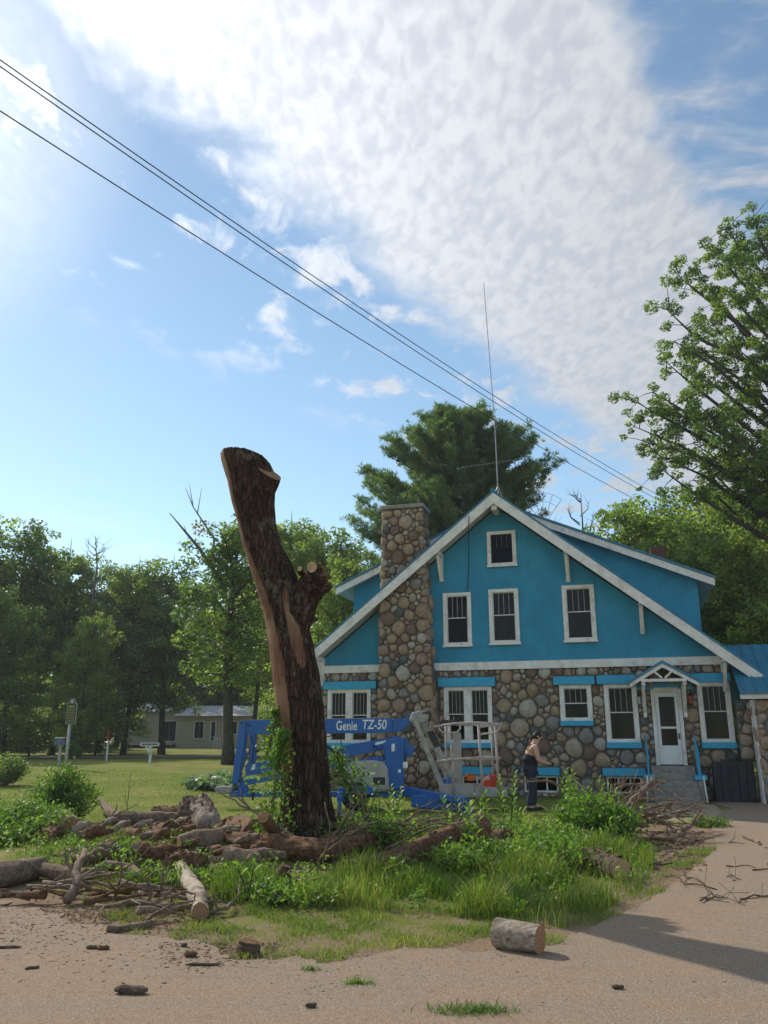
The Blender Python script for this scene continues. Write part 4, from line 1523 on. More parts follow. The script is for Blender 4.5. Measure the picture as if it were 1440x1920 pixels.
log('log', 'short log with orange cut face raised beside the ivy', [at(494, 1532, 11.2), at(512, 1556, 11.5), at(540, 1580, 11.8)], [.095, .095, .10], BARK_RED, CUTWOOD, 17, 14, .1, group=LG)
log('log', 'short sawn log with tan left end lying in the tall grass', [G(1102, 1632, .17), G(1130, 1640, .17), G(1166, 1654, .16)], [.165, .165, .15], BARK_DARK, RING_PALE, 18, 18, .10, group=LG)
log('log', 'small log end showing a tan cut face in the grass', [G(986, 1606, .08), G(1010, 1600, .08)], [.075, .075], BARK_RED, RING_PALE, 19, 12, .1, group=LG)
LS = 1.0
log('log', 'short pale firewood log lying alone on the gravel', [G(934, 1778, .112), G(975, 1785, .112), G(1014, 1791, .108)], [.114, .112, .108], BARK_SPLIT, RING, 20, 24, .06)
log('log', 'dark rotten stub standing at the edge of the gravel', [G(466, 1792, -.01), G(466, 1792, .05), G(468, 1792, .10)], [.075, .085, .08], BARK_DARK, BARK_RED, 21, 14, .16, 'stub')
LS = 0.85
log('log', 'broken hollow bark stub in the grass under the red trunk', [G(526, 1660, -.02), G(530, 1660, .12), G(536, 1660, .24)], [.11, .11, .07], BARK_RED, BARK_DARK, 22, 14, .2, 'stub')
log('log', 'flaky brown log mound between the round log and the standing trunk', [G(405, 1572, .12), G(440, 1572, .2), G(478, 1578, .17)], [.13, .22, .18], BARK_RED, RING_DARK, 23, 16, .22, group=LG)
log('log', 'weathered log lying behind the heap toward the lift', [G(290, 1532, .14), G(330, 1536, .15), G(352, 1538, .14)], [.13, .15, .14], BARK_RED, RING_DARK, 24, 16, .14, group=LG)
log('log', 'brown log in the weeds left of the bushy plants', [G(905, 1592, .1), G(935, 1588, .13), G(975, 1586, .12)], [.10, .13, .11], BARK_RED, RING_DARK, 25, 14, .2, group=LG)


LS = 1.0
hrr = random.Random(19)
HG = 'broken bark slabs in the log heap'
for k in range(64):
    u, v = hrr.uniform(110, 520), hrr.uniform(1556, 1626)
    L = hrr.uniform(.12, .42)
    an = hrr.uniform(-.6, .6)
    r = hrr.uniform(.035, .085)
    p = gp(u, v, r * .8 + hrr.uniform(0, .12))
    q_ = p + Vector((math.cos(an) * L, math.sin(an) * L, hrr.uniform(-.04, .12)))
    log('log_chunk', 'broken bark or wood slab in the log heap left of the standing trunk', [p, (p + q_) / 2 + Vector((0, 0, .02)), q_], [r * .8, r, r * .7], hrr.choice([BARK_RED, BARK_RED, BARK_RED, BARK_GREY, BARK_MOTTLE]), RING_DARK, 40 + k, 8, .3, 'wood chunk', HG, (k % 3 == 0, 0))


# ------------------------------------------------------------------ branches and bark pieces
def branch(label, pts, r0, r1, group, seed, twigs=4, mat=TWIG, cat='branch', name='fallen_branch', tl=0.35):
    rr = random.Random(seed)
    pts = [Vector(p) for p in pts]
    P = []
    for i in range(len(pts) - 1):
        L = (pts[i + 1] - pts[i]).length
        k = max(2, int(L / 0.13))
        for s in range(k):
            p = pts[i].lerp(pts[i + 1], s / k)
            a = 0.035
            P.append(p + Vector((rr.uniform(-a, a), rr.uniform(-a, a), rr.uniform(-a, a) * .7)))
    P.append(pts[-1])
    n_ = len(P)
    m0 = MB()
    rads = [r0 + (r1 - r0) * i / (n_ - 1) for i in range(n_)]
    rads = [r * rr.uniform(.88, 1.15) for r in rads]
    m0.tube(P, rads, 7)
    org = Vector((P[0].x, P[0].y, gz(P[0].x, P[0].y)))
    o = m0.build(name, mat, None, True, origin=org)
    tag(o, label, cat, group)
    for t in range(twigs):
        i = rr.randrange(max(1, n_ // 4), n_ - 1) if n_ > 3 else 0
        b = P[i]
        d = (P[min(i + 1, n_ - 1)] - P[max(0, i - 1)]).normalized()
        sd_ = Vector((rr.uniform(-1, 1), rr.uniform(-1, 1), rr.uniform(-.3, .9)))
        dd = (d * 0.7 + sd_ * 0.8).normalized()
        L = tl * rr.uniform(.5, 1.3)
        q1 = b + dd * L * .5 + Vector((rr.uniform(-.05, .05), rr.uniform(-.05, .05), 0))
        q2 = b + dd * L + Vector((rr.uniform(-.1, .1), rr.uniform(-.1, .1), rr.uniform(-.05, .08)))
        for q_ in (q1, q2):
            q_.z = max(q_.z, gz(q_.x, q_.y) + .012)
        m1 = MB()
        m1.tube([b, q1, q2], [rads[i] * .6, rads[i] * .42, rads[i] * .2 + .002], 5)
        m1.build('twig', mat, o, True)
    return o


# brush pile at the left, along the edge of the gravel
LBP = 'branches in the left brush pile'
brr = random.Random(77)
for k in range(17):
    u, v = brr.uniform(40, 300), brr.uniform(1668, 1738)
    if v > 1690 + (u - 40) * .22:
        v = 1690 + (u - 40) * .2
    L = brr.uniform(.4, 1.1)
    a = brr.uniform(-.7, .7) + (math.pi if brr.random() < .5 else 0)
    p = gp(u, v)
    q_ = p + Vector((math.cos(a) * L, math.sin(a) * L * .8, 0))
    h = brr.uniform(.02, .14)
    p.z += h
    q_.z = gz(q_.x, q_.y) + brr.uniform(.02, .22)
    m_ = (p + q_) / 2 + Vector((brr.uniform(-.1, .1), brr.uniform(-.1, .1), brr.uniform(-.02, .08)))
    branch('bare brown grey branch tangled in the brush pile left of the pale log', [p, m_, q_], brr.uniform(.014, .05), .008, LBP, 100 + k, brr.randrange(2, 6), TWIG if k % 3 else BARK_RED)
branch('thick knobbly branch end lying at the edge of the gravel', [G(208, 1748, .035), G(245, 1744, .035), G(282, 1740, .04)], .038, .03, None, 31, 2, BARK_GREY)
branch('long dark branch running right from the brush pile', [G(245, 1700, .05), G(300, 1708, .04), G(345, 1712, .03)], .045, .02, None, 32, 4)
branch('forked stick lying beside the white ended log', [G(398, 1722, .03), G(420, 1716, .06), G(440, 1706, .05)], .025, .015, None, 33, 2)
branch('stout forked limb standing up in the left brush pile', [G(124, 1700, .04), G(138, 1690, .22), G(152, 1672, .42)], .055, .03, None, 34, 3)
branch('upright thin dead stem in front of the lawn', [G(236, 1546, .0), G(234, 1546, .5), G(238, 1546, 1.0)], .012, .005, None, 35, 2)
branch('slanting grey stick above the logs left of the trunk', [G(170, 1570, .05), G(195, 1566, .2), G(222, 1560, .38)], .04, .02, None, 36, 2)

# brush in front of and right of the standing trunk
MBP = 'branches at the foot of the standing trunk'
for k in range(16):
    u, v = brr.uniform(545, 730), brr.uniform(1570, 1612)
    p = gp(u, v, brr.uniform(.05, .25))
    a = brr.uniform(-.2, 1.0) if brr.random() < .7 else brr.uniform(2.2, 3.2)
    L = brr.uniform(.8, 1.9)
    q_ = p + Vector((math.cos(a) * L, brr.uniform(-.4, .6), math.sin(abs(a)) * L * .45 + .1))
    m_ = (p + q_) / 2 + Vector((0, 0, brr.uniform(-.05, .12)))
    branch('thin pale brush branch fanning out at the foot of the standing trunk', [p, m_, q_], brr.uniform(.014, .026), .005, MBP, 200 + k, brr.randrange(3, 6), TWIG if k % 2 else BARK_GREY, tl=.5)
branch('dark crooked branch with leaves leaning beside the trunk', [at(690, 1540, 12.3), at(650, 1470, 12.5), at(628, 1405, 12.7)], .05, .025, None, 41, 4, BARK_DARK)

# brush pile by the walk
RBP = 'branches in the brush pile before the front steps'
for k in range(34):
    u, v = brr.uniform(1095, 1225), brr.uniform(1535, 1580)
    p = gp(u, v)
    a = brr.uniform(-.55, .75) + (math.pi if brr.random() < .3 else 0)
    L = brr.uniform(.6, 1.6)
    h = brr.uniform(.02, .5) * sstep(1300, 1180, u)
    p.z += h
    q_ = p + Vector((math.cos(a) * L, brr.uniform(-.9, .9), max(-h + .03, brr.uniform(-.25, .45))))
    q_.z = max(q_.z, gz(q_.x, q_.y) + .03)
    m_ = (p + q_) / 2 + Vector((0, 0, brr.uniform(.0, .18)))
    branch('bare grey branch tangled in the brush pile before the front steps', [p, m_, q_], brr.uniform(.018, .05), .009, RBP, 300 + k, brr.randrange(3, 7), BARK_GREY if k % 3 else TWIG, tl=.45)
branch('stout pale branch sticking up to the right from the brush pile', [G(1120, 1570, .1), G(1165, 1566, .35), G(1235, 1560, .92)], .075, .045, None, 51, 3, BARK_GREY)
branch('long level branch with pale tip on top of the brush pile', [G(1110, 1560, .55), G(1180, 1555, .78), G(1262, 1552, .86)], .045, .018, None, 52, 4, BARK_GREY)
branch('low branch reaching across the walk to the gravel', [G(1200, 1580, .08), G(1260, 1586, .08), G(1318, 1562, .3)], .05, .025, None, 53, 4, BARK_GREY)

# twigs on the drive
DTG = 'twigs scattered on the gravel by the house'
for k in range(13):
    u, v = brr.uniform(1290, 1450), brr.uniform(1570, 1700)
    if u < 1345 - (v - 1590) * 0.9 and v > 1590:
        u += 130
    p = gp(u, v, .02)
    a = brr.uniform(-1, 1)
    L = brr.uniform(.12, .5)
    q_ = p + Vector((math.cos(a) * L, math.sin(a) * L, 0))
    q_.z = gz(q_.x, q_.y) + .02
    branch('small dark twig lying on the gravel right of the grass', [p, (p + q_) / 2 + Vector((0, .04, .01)), q_], brr.uniform(.006, .012), .004, DTG, 400 + k, brr.randrange(0, 4), BARK_DARK, 'twig', 'fallen_twig', .25)
branch('straight dark stick on the gravel at the right edge', [G(1394, 1572, .02), G(1420, 1584, .02), G(1452, 1600, .02)], .02, .016, None, 61, 0, BARK_DARK, 'stick')
branch('long curved thin branch bending out of the grass onto gravel', [G(1215, 1642, .1), G(1260, 1638, .14), G(1290, 1650, .05), G(1320, 1662, .03)], .014, .007, None, 62, 1, BARK_DARK)
branch('long thin dark branch lying from the grass edge down the gravel', [G(1262, 1652, .05), G(1300, 1664, .03), G(1345, 1672, .02)], .012, .006, None, 63, 1, BARK_DARK)


def chunk(label, u, v, L, Wd, Hh, ang, mat=BARK_DARK, seed=1, cat='bark'):
    """flat flaky piece of bark"""
    p = gp(u, v)
    m0 = MB()
    n_, k = 8, 7
    pts, rads = [], []
    rr = random.Random(seed)
    ca_, sa_ = math.cos(ang), math.sin(ang)
    vs_, fs = [], []
    for i in range(k):
        t = i / (k - 1) - .5
        for j in range(n_):
            ph = 2 * math.pi * j / n_
            sc = (1 - (2 * abs(t)) ** 4 * .55) * rr.uniform(.8, 1.2)
            lx, ly, lz = t * L, math.cos(ph) * Wd / 2 * sc, math.sin(ph) * Hh / 2 * sc + Hh * .42
            vs_.append((p.x + lx * ca_ - ly * sa_, p.y + lx * sa_ + ly * ca_, p.z + .012 + max(0, lz)))
    for i in range(k - 1):
        for j in range(n_):
            fs.append((i * n_ + j, i * n_ + (j + 1) % n_, (i + 1) * n_ + (j + 1) % n_, (i + 1) * n_ + j))
    fs += [tuple(range(n_))[::-1], tuple((k - 1) * n_ + j for j in range(n_))]
    m0.add(vs_, fs)
    o = m0.build('bark_piece', mat, None, False, origin=p)
    return tag(o, label, cat)


chunk('large dark slab of bark alone on the gravel, lower left', 245, 1867, .215, .07, .055, -.05, BARK_DARK, 1)
chunk('flaky bark piece on the gravel above the long bark sliver', 357, 1797, .10, .06, .045, .2, BARK_RED, 2)
chunk('long thin bark sliver on the gravel below a bark piece', 380, 1814, .26, .025, .02, .02, BARK_DARK, 3)
chunk('left one of two dark bark bits side by side on gravel', 172, 1782, .09, .05, .03, .1, BARK_DARK, 4)
chunk('right one of two dark bark bits side by side on gravel', 193, 1783, .10, .06, .035, -.1, BARK_RED, 5)
chunk('small slanting bark piece at the far left of the gravel', 60, 1820, .10, .03, .02, .5, BARK_DARK, 6)
chunk('lone brown bark lump on the gravel at lower right', 1159, 1858, .08, .035, .03, -.1, BARK_DARK, 7)
chunk('small bark curl near the bottom edge of the picture', 583, 1893, .07, .03, .03, .2, BARK_DARK, 8)
chunk('bark lump near the grass edge left of the rotten stub', 345, 1778, .05, .04, .03, .5, BARK_DARK, 9)
chunk('small brown bark lump below the rotten stub', 452, 1796, .05, .035, .03, .3, BARK_RED, 10)
chunk('dark bark strip at the left edge of the gravel', 15, 1781, .20, .03, .022, .1, BARK_DARK, 12)


def chips(n_, boxes, name, label, mats, smin, smax):
    vs_, fs, mi = [], [], []
    mb = MB()
    rr = random.Random(n_)
    for k in range(n_):
        b = rr.choice(boxes)
        u, v = rr.uniform(b[0], b[1]), rr.triangular(b[2], b[3], b[2])
        p = gp(u, v)
        s = rr.uniform(smin, smax) * rr.uniform(.5, 1)
        a = rr.uniform(0, 3.14)
        l, w_ = s, s * rr.uniform(.3, .7)
        h = s * rr.uniform(.15, .4)
        c, s_ = math.cos(a), math.sin(a)
        base = [(-l, -w_ * .8), (l * .8, -w_), (l, w_ * .7), (-l * .7, w_)]
        z0 = p.z + .010
        vv = [(p.x + x * c - y * s_, p.y + x * s_ + y * c, z0) for x, y in base] + [(p.x + (x * c - y * s_) * .6, p.y + (x * s_ + y * c) * .6, z0 + h) for x, y in base]
        mb.add(vv, [(4, 5, 6, 7), (0, 1, 5, 4), (1, 2, 6, 5), (2, 3, 7, 6), (3, 0, 4, 7)], rr.randrange(len(mats)))
    o = mb.build(name, mats)
    return tag(o, label, 'wood chips', kind='stuff')


chips(3600, [(-40, 420, 1700, 1860), (-40, 300, 1700, 1790), (300, 520, 1770, 1830), (60, 420, 1640, 1760)], 'wood_chips', 'dark bark crumbs and wood chips strewn over the gravel and brush', [BARK_DARK, BARK_RED, BARK_RED, CUTWOOD, TWIG], .006, .026)
chips(5000, [(-40, 1480, 1780, 1925), (1150, 1480, 1620, 1800), (520, 1100, 1790, 1900)], 'gravel_stones', 'loose small stones and crumbs on the gravel drive', [BARK_DARK, STONES[0], STONES[2], TWIG, STONES[6]], .004, .016)
chips(4400, [(60, 700, 1556, 1640), (80, 520, 1550, 1640), (80, 520, 1550, 1630), (200, 600, 1560, 1700), (1180, 1320, 1560, 1640)], 'bark_litter', 'red brown bark litter among the logs and grass', [BARK_RED, BARK_DARK, TWIG, BARK_GREY], .012, .07)

# ------------------------------------------------------------------ towable boom lift
LY = 21.5


def lp(u, v, dy=0.0):
    return at(u, v, LY + dy)


lift_loc = at(640, 1500, LY)
lift_loc.z = gz(lift_loc.x, LY)
lift = empty('boom_lift', lift_loc, 0, 'blue towable boom lift with grey basket parked before the stone house', 'lift')


def lbox(name, u0, v0, u1, v1, dy0, dy1, mat, par=None, bevel=0.02):
    a, b = lp(u0, v1), lp(u1, v0)
    return MB().box(a.x, b.x, LY + dy0, LY + dy1, a.z, b.z).build(name, mat, par or lift, bevel=bevel)


def lbeam(name, p0, p1, h, wdt, mat, par=None, dy=0.0, bevel=0.012, h2=None):
    return MB().beam(lp(p0[0], p0[1], dy), lp(p1[0], p1[1], dy), wdt, h, h2=h2).build(name, mat, par or lift, bevel=bevel)


def lplate(name, poly, dy0, dy1, mat, par=None, bevel=0.008):
    pts = [lp(u, v) for u, v in poly]
    m0 = MB().prism([(p.x, p.z) for p in pts], LY + dy0, LY + dy1)
    return m0.build(name, mat, par or lift, bevel=bevel)


# main boom
boom = lplate('main_boom', [(464, 1351), (735, 1347), (735, 1374), (464, 1377)], -0.16, 0.16, LIFT_BLUE)
lplate('boom_tip', [(735.2, 1349), (752, 1347), (766, 1345), (768, 1358), (752, 1371), (735.2, 1373)], -0.12, 0.12, LIFT_BLUE)
lplate('boom_highlight', [(466, 1349.6), (735, 1345.8), (735, 1346.8), (466, 1350.8)], -0.15, 0.15, LIFT_GREY)  # pale strip painted in as the highlight along the boom's top


def letters(txt, u0, u1, vb, h_px, dy, italic=0.0):
    c = bpy.data.curves.new('lettering', 'FONT')
    c.body = txt
    c.extrude = 0.002
    c.offset = 0.012
    c.shear = italic
    tmp = bpy.data.objects.new('tmp', c)
    col.objects.link(tmp)
    dg = bpy.context.evaluated_depsgraph_get()
    me = bpy.data.meshes.new_from_object(tmp.evaluated_get(dg))
    bpy.data.objects.remove(tmp)
    n_ = len(me.vertices)
    co = np.empty(n_ * 3, dtype=np.float32)
    me.vertices.foreach_get('co', co)
    co = co.reshape(-1, 3)
    a, b = lp(u0, vb), lp(u1, vb)
    hh = lp(u0, vb - h_px).z - a.z
    mn, mx = co.min(0), co.max(0)
    out = np.empty_like(co)
    out[:, 0] = (co[:, 0] - mn[0]) / (mx[0] - mn[0]) * (b.x - a.x) + a.x
    out[:, 2] = (co[:, 1] - mn[1]) / (mx[1] - mn[1]) * hh + a.z
    out[:, 1] = LY + dy - co[:, 2] * 1.0
    out -= np.array(lift_loc)
    me.vertices.foreach_set('co', out.ravel())
    me.update()
    me.materials.clear()
    me.materials.append(LETTER)
    o = bpy.data.objects.new('lettering', me)
    col.objects.link(o)
    o.parent = boom
    return o


letters('Genie', 631, 670, 1369.5, 17.5, -0.166)
letters('TZ-50', 680, 725, 1367.5, 18, -0.166, 0.15)
lplate('red_stripe', [(494, 1366), (512, 1361), (512, 1363), (500, 1367)], -0.164, -0.161, RED)
# left riser links
lplate('riser_link', [(452, 1352), (464, 1351), (460, 1400), (449, 1468), (439, 1472), (437, 1466), (444, 1410)], -0.20, -0.15, LIFT_BLUE)
lplate('riser_link', [(452, 1352), (464, 1351), (460, 1400), (449, 1468), (439, 1472), (437, 1466), (444, 1410)], 0.15, 0.20, LIFT_BLUE)
lplate('riser_link', [(462, 1354), (472, 1352), (480, 1376), (480, 1425), (470, 1448), (460, 1446), (470, 1420), (470, 1380)], -0.145, 0.145, LIFT_BLUE)
lplate('riser_brace', [(458, 1405), (464, 1412), (452, 1448), (446, 1448)], -0.145, 0.145, LIFT_BLUE)
# lower arms
lplate('lower_arm', [(462, 1433), (700, 1388), (742, 1381), (742, 1402), (640, 1421), (462, 1455)], -0.14, 0.14, LIFT_BLUE)
lplate('lower_link', [(452, 1464), (730, 1414), (730, 1424), (452, 1474)], -0.10, 0.10, LIFT_BLUE)
MB().tube([lp(478, 1410), lp(560, 1378)], .035, 8).build('lift_cylinder', IRON_DARK, lift)
for (u, v) in ((451, 1463), (469, 1360), (456, 1356), (735, 1390), (700, 1400), (735, 1418)):
    c = lp(u, v)
    MB().tube([(c.x, LY - .21, c.z), (c.x, LY + .21, c.z)], .028, 8).build('pin', IRON_DARK, lift)
lplate('warning_sticker', [(704, 1392), (724, 1388), (724, 1393), (704, 1397)], -0.143, -0.141, LETTER)
lplate('warning_sticker', [(472, 1434), (480, 1432), (480, 1442), (472, 1444)], -0.143, -0.141, LETTER)
# turret tower
lplate('turret', [(716, 1395), (742, 1379), (757, 1384), (757, 1470), (748, 1480), (722, 1480), (722, 1420)], -0.26, 0.26, LIFT_BLUE, bevel=0.03)
lplate('turret_sticker', [(734, 1395), (740, 1394), (740, 1408), (734, 1409)], -0.264, -0.261, LETTER)
lplate('hose_box', [(757.3, 1380), (775, 1402), (780, 1398), (770, 1420), (757.3, 1420)], -0.1, 0.1, LIFT_BLUE)
lbox('control_panel', 755, 1428, 764, 1440, -0.3, -0.262, LETTER)
MB().tube([lp(786, 1420), lp(785, 1452), lp(775, 1472), lp(758, 1468)], .012, 6).build('hose', RUBBER, lift)
MB().tube([lp(618, 1374, -.18), lp(630, 1385, -.2), lp(645, 1379, -.18), lp(640, 1374, -.15)], .013, 6).build('hose', RUBBER, lift)
# power cover: rounded grey hood
pts = [(640, 1482), (641, 1440), (650, 1430), (668, 1426), (702, 1425), (718, 1429), (727, 1438), (730, 1482)]
lplate('power_cover', pts, -0.42, 0.34, LIFT_COVER, bevel=0.05)
# chassis, tongue, hitch
lplate('chassis_beam', [(432, 1484), (770, 1484), (770, 1494), (432, 1494)], -0.16, 0.16, LIFT_BLUE)
lbox('tongue_battery_box', 407, 1474, 436, 1488, -0.15, 0.15, LIFT_GREY)
lplate('riser_foot', [(448, 1470), (462, 1470), (466, 1484), (446, 1484)], -0.12, 0.12, LIFT_BLUE)
lbox('jack_stand', 474, 1472, 479, 1500, -0.22, -0.165, IRON_DARK)
for dy in (-0.62, 0.62):
    c = lp(668, 1494)
    m0 = MB()
    m0.tube([(c.x, LY + dy - .1, .34), (c.x, LY + dy - .09, .34), (c.x, LY + dy + .09, .34), (c.x, LY + dy + .1, .34)], [.25, .33, .33, .25], 24)
    wl = m0.build('wheel', RUBBER, lift, True)
    MB().tube([(c.x, LY + dy - .106, .34), (c.x, LY + dy + .106, .34)], .17, 16).build('rim', LIFT_GREY, wl)
lplate('fender', [(636, 1478), (652, 1471), (690, 1471), (704, 1480), (704, 1486), (636, 1486)], -0.78, -0.46, LIFT_BLUE)


def outrigger(p0, p1, hh):
    m0 = MB()
    m0.beam(p0, p1, .16, .24, h2=.14, w2=.13)
    o = m0.build('outrigger', LIFT_BLUE, lift, bevel=.02)
    q_ = Vector(p1)
    g = gz(q_.x, q_.y)
    m1 = MB()
    m1.tube([(q_.x, q_.y, q_.z - .02), (q_.x, q_.y, g + .05)], .04, 8)
    m1.tube([(q_.x, q_.y, g + .06), (q_.x, q_.y, g + .0)], [.08, .17], 12)
    m1.build('outrigger_foot', LIFT_BLUE, o)
    return o


outrigger(lp(760, 1484, -.2), (lp(880, 1512, 0).x - .2, LY - 1.5, .30), 0)
outrigger(lp(640, 1484, -.2), (lp(655, 1500, 0).x - .15, LY - 1.7, .34), 0)
outrigger(lp(752, 1484, .3), (lp(850, 1500, 0).x, LY + 1.7, .2), 0)
outrigger(lp(600, 1484, .3), (lp(530, 1500, 0).x, LY + 1.7, .2), 0)
lplate('outrigger_shield', [(770, 1487), (795, 1485), (826, 1492), (862, 1498), (884, 1514), (870, 1519), (800, 1512), (768, 1508)], -0.95, -0.80, LIFT_BLUE, bevel=.03)
# hoses, decals and wear on the machine
for k, (a, b, c) in enumerate((((470, 1380), (476, 1400), (472, 1430)), ((745, 1402), (762, 1412), (760, 1440)), ((700, 1398), (715, 1408), (722, 1424)), ((560, 1378), (600, 1384), (640, 1376)))):
    MB().tube([lp(*a, -.19), lp(*b, -.22), lp(*c, -.19)], .012, 6).build('hose', RUBBER, lift, True)
for (u0, v0, u1, v1) in ((746, 1442, 751, 1448), (470, 1366, 474, 1369), (692, 1447, 704, 1451)):
    dyf = -.424 if v0 > 1430 and u0 < 730 else -.264 if u0 > 715 else -.143
    lplate('decal', [(u0, v0), (u1, v0), (u1, v1), (u0, v1)], dyf - .002, dyf, LETTER if u0 != 470 else RED, bevel=0)
lplate('cover_vent', [(700, 1456), (722, 1456), (722, 1470), (700, 1470)], -.426, -.422, IRON_DARK, bevel=0)
# jib: pivot and two parallel tubes down to the basket
jl = [(772, 1336), (786, 1332), (803, 1334), (805, 1346), (796, 1356), (778, 1360), (766, 1352)]
lplate('jib_pivot', jl, -0.17, 0.17, LIFT_GREY, bevel=.03)
lbeam('jib_arm', (776, 1345), (831, 1480), .12, .10, LIFT_GREY, dy=-.16)
lbeam('jib_arm', (783, 1338), (852, 1462), .15, .10, LIFT_GREY, dy=-.02)
lbeam('jib_cylinder', (796, 1350), (838, 1462), .07, .07, RAIL_PINK, dy=.16)
lplate('jib_bracket', [(800, 1372), (812, 1370), (826, 1398), (814, 1402)], -.1, .12, IRON_DARK)
for k in range(5):
    MB().tube([lp(792 + k * 2.5, 1338 - k % 2 * 2, -.18), lp(805 + k, 1332 + k * 2, -.2), lp(806 - k, 1350 + k * 3, -.18)], .012, 6).build('hose', RUBBER, lift)
lplate('basket_mount', [(818, 1462), (850, 1456), (850, 1470), (826, 1474)], -.14, .14, LIFT_BLUE)
# basket
DF, DB = -0.45, 0.42
bk_floor = lbox('basket_floor', 824, 1488, 948, 1492, DF, DB, LIFT_GREY, bevel=.005)
lbox('toe_board', 825, 1468, 884, 1487.8, DF, DF + .03, LIFT_COVER, bevel=.004)
lbox('toe_board', 888, 1474, 946, 1487.8, DF, DF + .03, LIFT_GREY, bevel=.004)
lbox('toe_board', 825, 1470, 946, 1487.8, DB - .03, DB, LIFT_GREY, bevel=.004)


def rail(name, pts, dy, r=.02, mat=RAIL_PINK):
    MB().tube([lp(u, v, dy) for u, v in pts], r * 1.3, 8).build(name, mat, lift, True)


rail('top_rail', [(813, 1363), (850, 1357), (885, 1355), (938, 1357)], DF, .024)
rail('top_rail', [(838, 1358), (940, 1361)], DB, .022)
rail('mid_rail', [(819, 1428), (860, 1423), (905, 1420), (936, 1421)], DF, .022)
rail('mid_rail', [(830, 1424), (940, 1424)], DB, .02)
for (u0, u1, dy) in ((843, 851, DF), (897, 905, DF), (928, 936, DF), (921, 926, DB), (836, 838, DB)):
    rail('post', [(u0, 1358), (u1, 1490)], dy, .024 if dy == DF else .02, RAIL_PINK if dy == DF else LIFT_GREY)
for (u, dy0, dy1, v) in ((814, DF, DB, 1362), (938, DF, DB, 1358), (819, DF, DB, 1427), (936, DF, DB, 1422)):
    MB().tube([lp(u, v, dy0), lp(u + 3, v - 1, dy1)], .02, 8).build('end_rail', RAIL_PINK, lift, True)
rail('gate_loop', [(822, 1364), (828, 1372), (840, 1375), (858, 1373), (863, 1366), (862, 1357)], DF - .03, .018)
rail('gate_loop', [(898, 1364), (930, 1359), (938, 1362), (934, 1370), (928, 1374), (900, 1377)], DF - .03, .018)
lbox('access_panel', 851, 1374, 864, 1468, -.05, .02, LIFT_COVER, bevel=.004)
m0 = MB()
a = lp(824, 1356, -.2)
m0.box(a.x, a.x + .42, a.y, a.y + .22, a.z - .06, a.z + .08)
cb_ = m0.build('control_box', IRON_DARK, lift, bevel=.015)
for k in range(4):
    c = lp(826 + k * 8, 1351, -.2)
    MB().tube([c, c + Vector((0.01, -.02, .09))], .012, 6).build('lever', RED if k == 1 else LIFT_GREY, cb_)
rail('rubber_cable', [(938, 1424), (946, 1427), (951, 1436), (950, 1446)], DF - .02, .012, RUBBER)

# things in the basket
gcp = lp(908, 1474, -.1)
gas = empty('fuel_can', (gcp.x, gcp.y, gcp.z - .12), 0, 'red plastic fuel can standing in the lift basket', 'fuel can')
m0 = MB()
z = lp(908, 1475).z
m0.prism([(gcp.x - .02, z - .0), (gcp.x + .34, z - .0), (gcp.x + .36, z + .14), (gcp.x + .30, z + .26), (gcp.x + .10, z + .27), (gcp.x - .02, z + .16)], gcp.y - .12, gcp.y + .12)
m0.build('can_body', RED, gas, bevel=.03)
MB().tube([(gcp.x + .02, gcp.y, z + .2), (gcp.x - .08, gcp.y, z + .34)], .022, 8).build('spout', RED, gas)
MB().tube([(gcp.x + .12, gcp.y, z + .26), (gcp.x + .15, gcp.y, z + .33), (gcp.x + .26, gcp.y, z + .32), (gcp.x + .29, gcp.y, z + .26)], .015, 6).build('can_handle', RED, gas)
swp = lp(880, 1462, -.38)
saw = empty('chainsaw', (swp.x, swp.y, swp.z), 0, 'orange and black chainsaw hanging in the lift basket beside the fuel can', 'chainsaw')
MB().box(swp.x - .05, swp.x + .14, swp.y - .05, swp.y + .05, swp.z - .03, swp.z + .10).build('saw_body', ORANGE, saw, bevel=.02)
MB().tube([(swp.x - .06, swp.y, swp.z - .02), (swp.x - .12, swp.y, swp.z + .06), (swp.x - .05, swp.y, swp.z + .13), (swp.x + .10, swp.y, swp.z + .13)], .016, 6).build('saw_handle', ORANGE, saw, True)
MB().box(swp.x + .14, swp.x + .50, swp.y - .006, swp.y + .006, swp.z + .0, swp.z + .07).build('guide_bar', ALUM, saw)

# ------------------------------------------------------------------ the person by the wall
SKIN = M('skin', (0.58, 0.33, 0.23), (0.53, 0.29, 0.20), 8, 0.6)
TANK = M('black_tank_top', (0.018, 0.019, 0.024), None, 9, 0.9)
JEANS = M('dark_jeans', (0.022, 0.028, 0.048), (0.03, 0.04, 0.065), 12, 0.9)
HAIR = M('dark_hair', (0.022, 0.013, 0.009), None, 20, 0.6)
GLOVE = M('dark_gloves', (0.02, 0.024, 0.034), None, 10, 0.9)
SHOE = M('dark_shoes', (0.03, 0.027, 0.025), None, 10, 0.8)
person_pos = gp(1001, 1521)
person = empty('person', person_pos, R(6), 'person in black tank top and dark jeans working with gloved hands', 'person')
person.scale = (1.04, 1.04, 1.04)


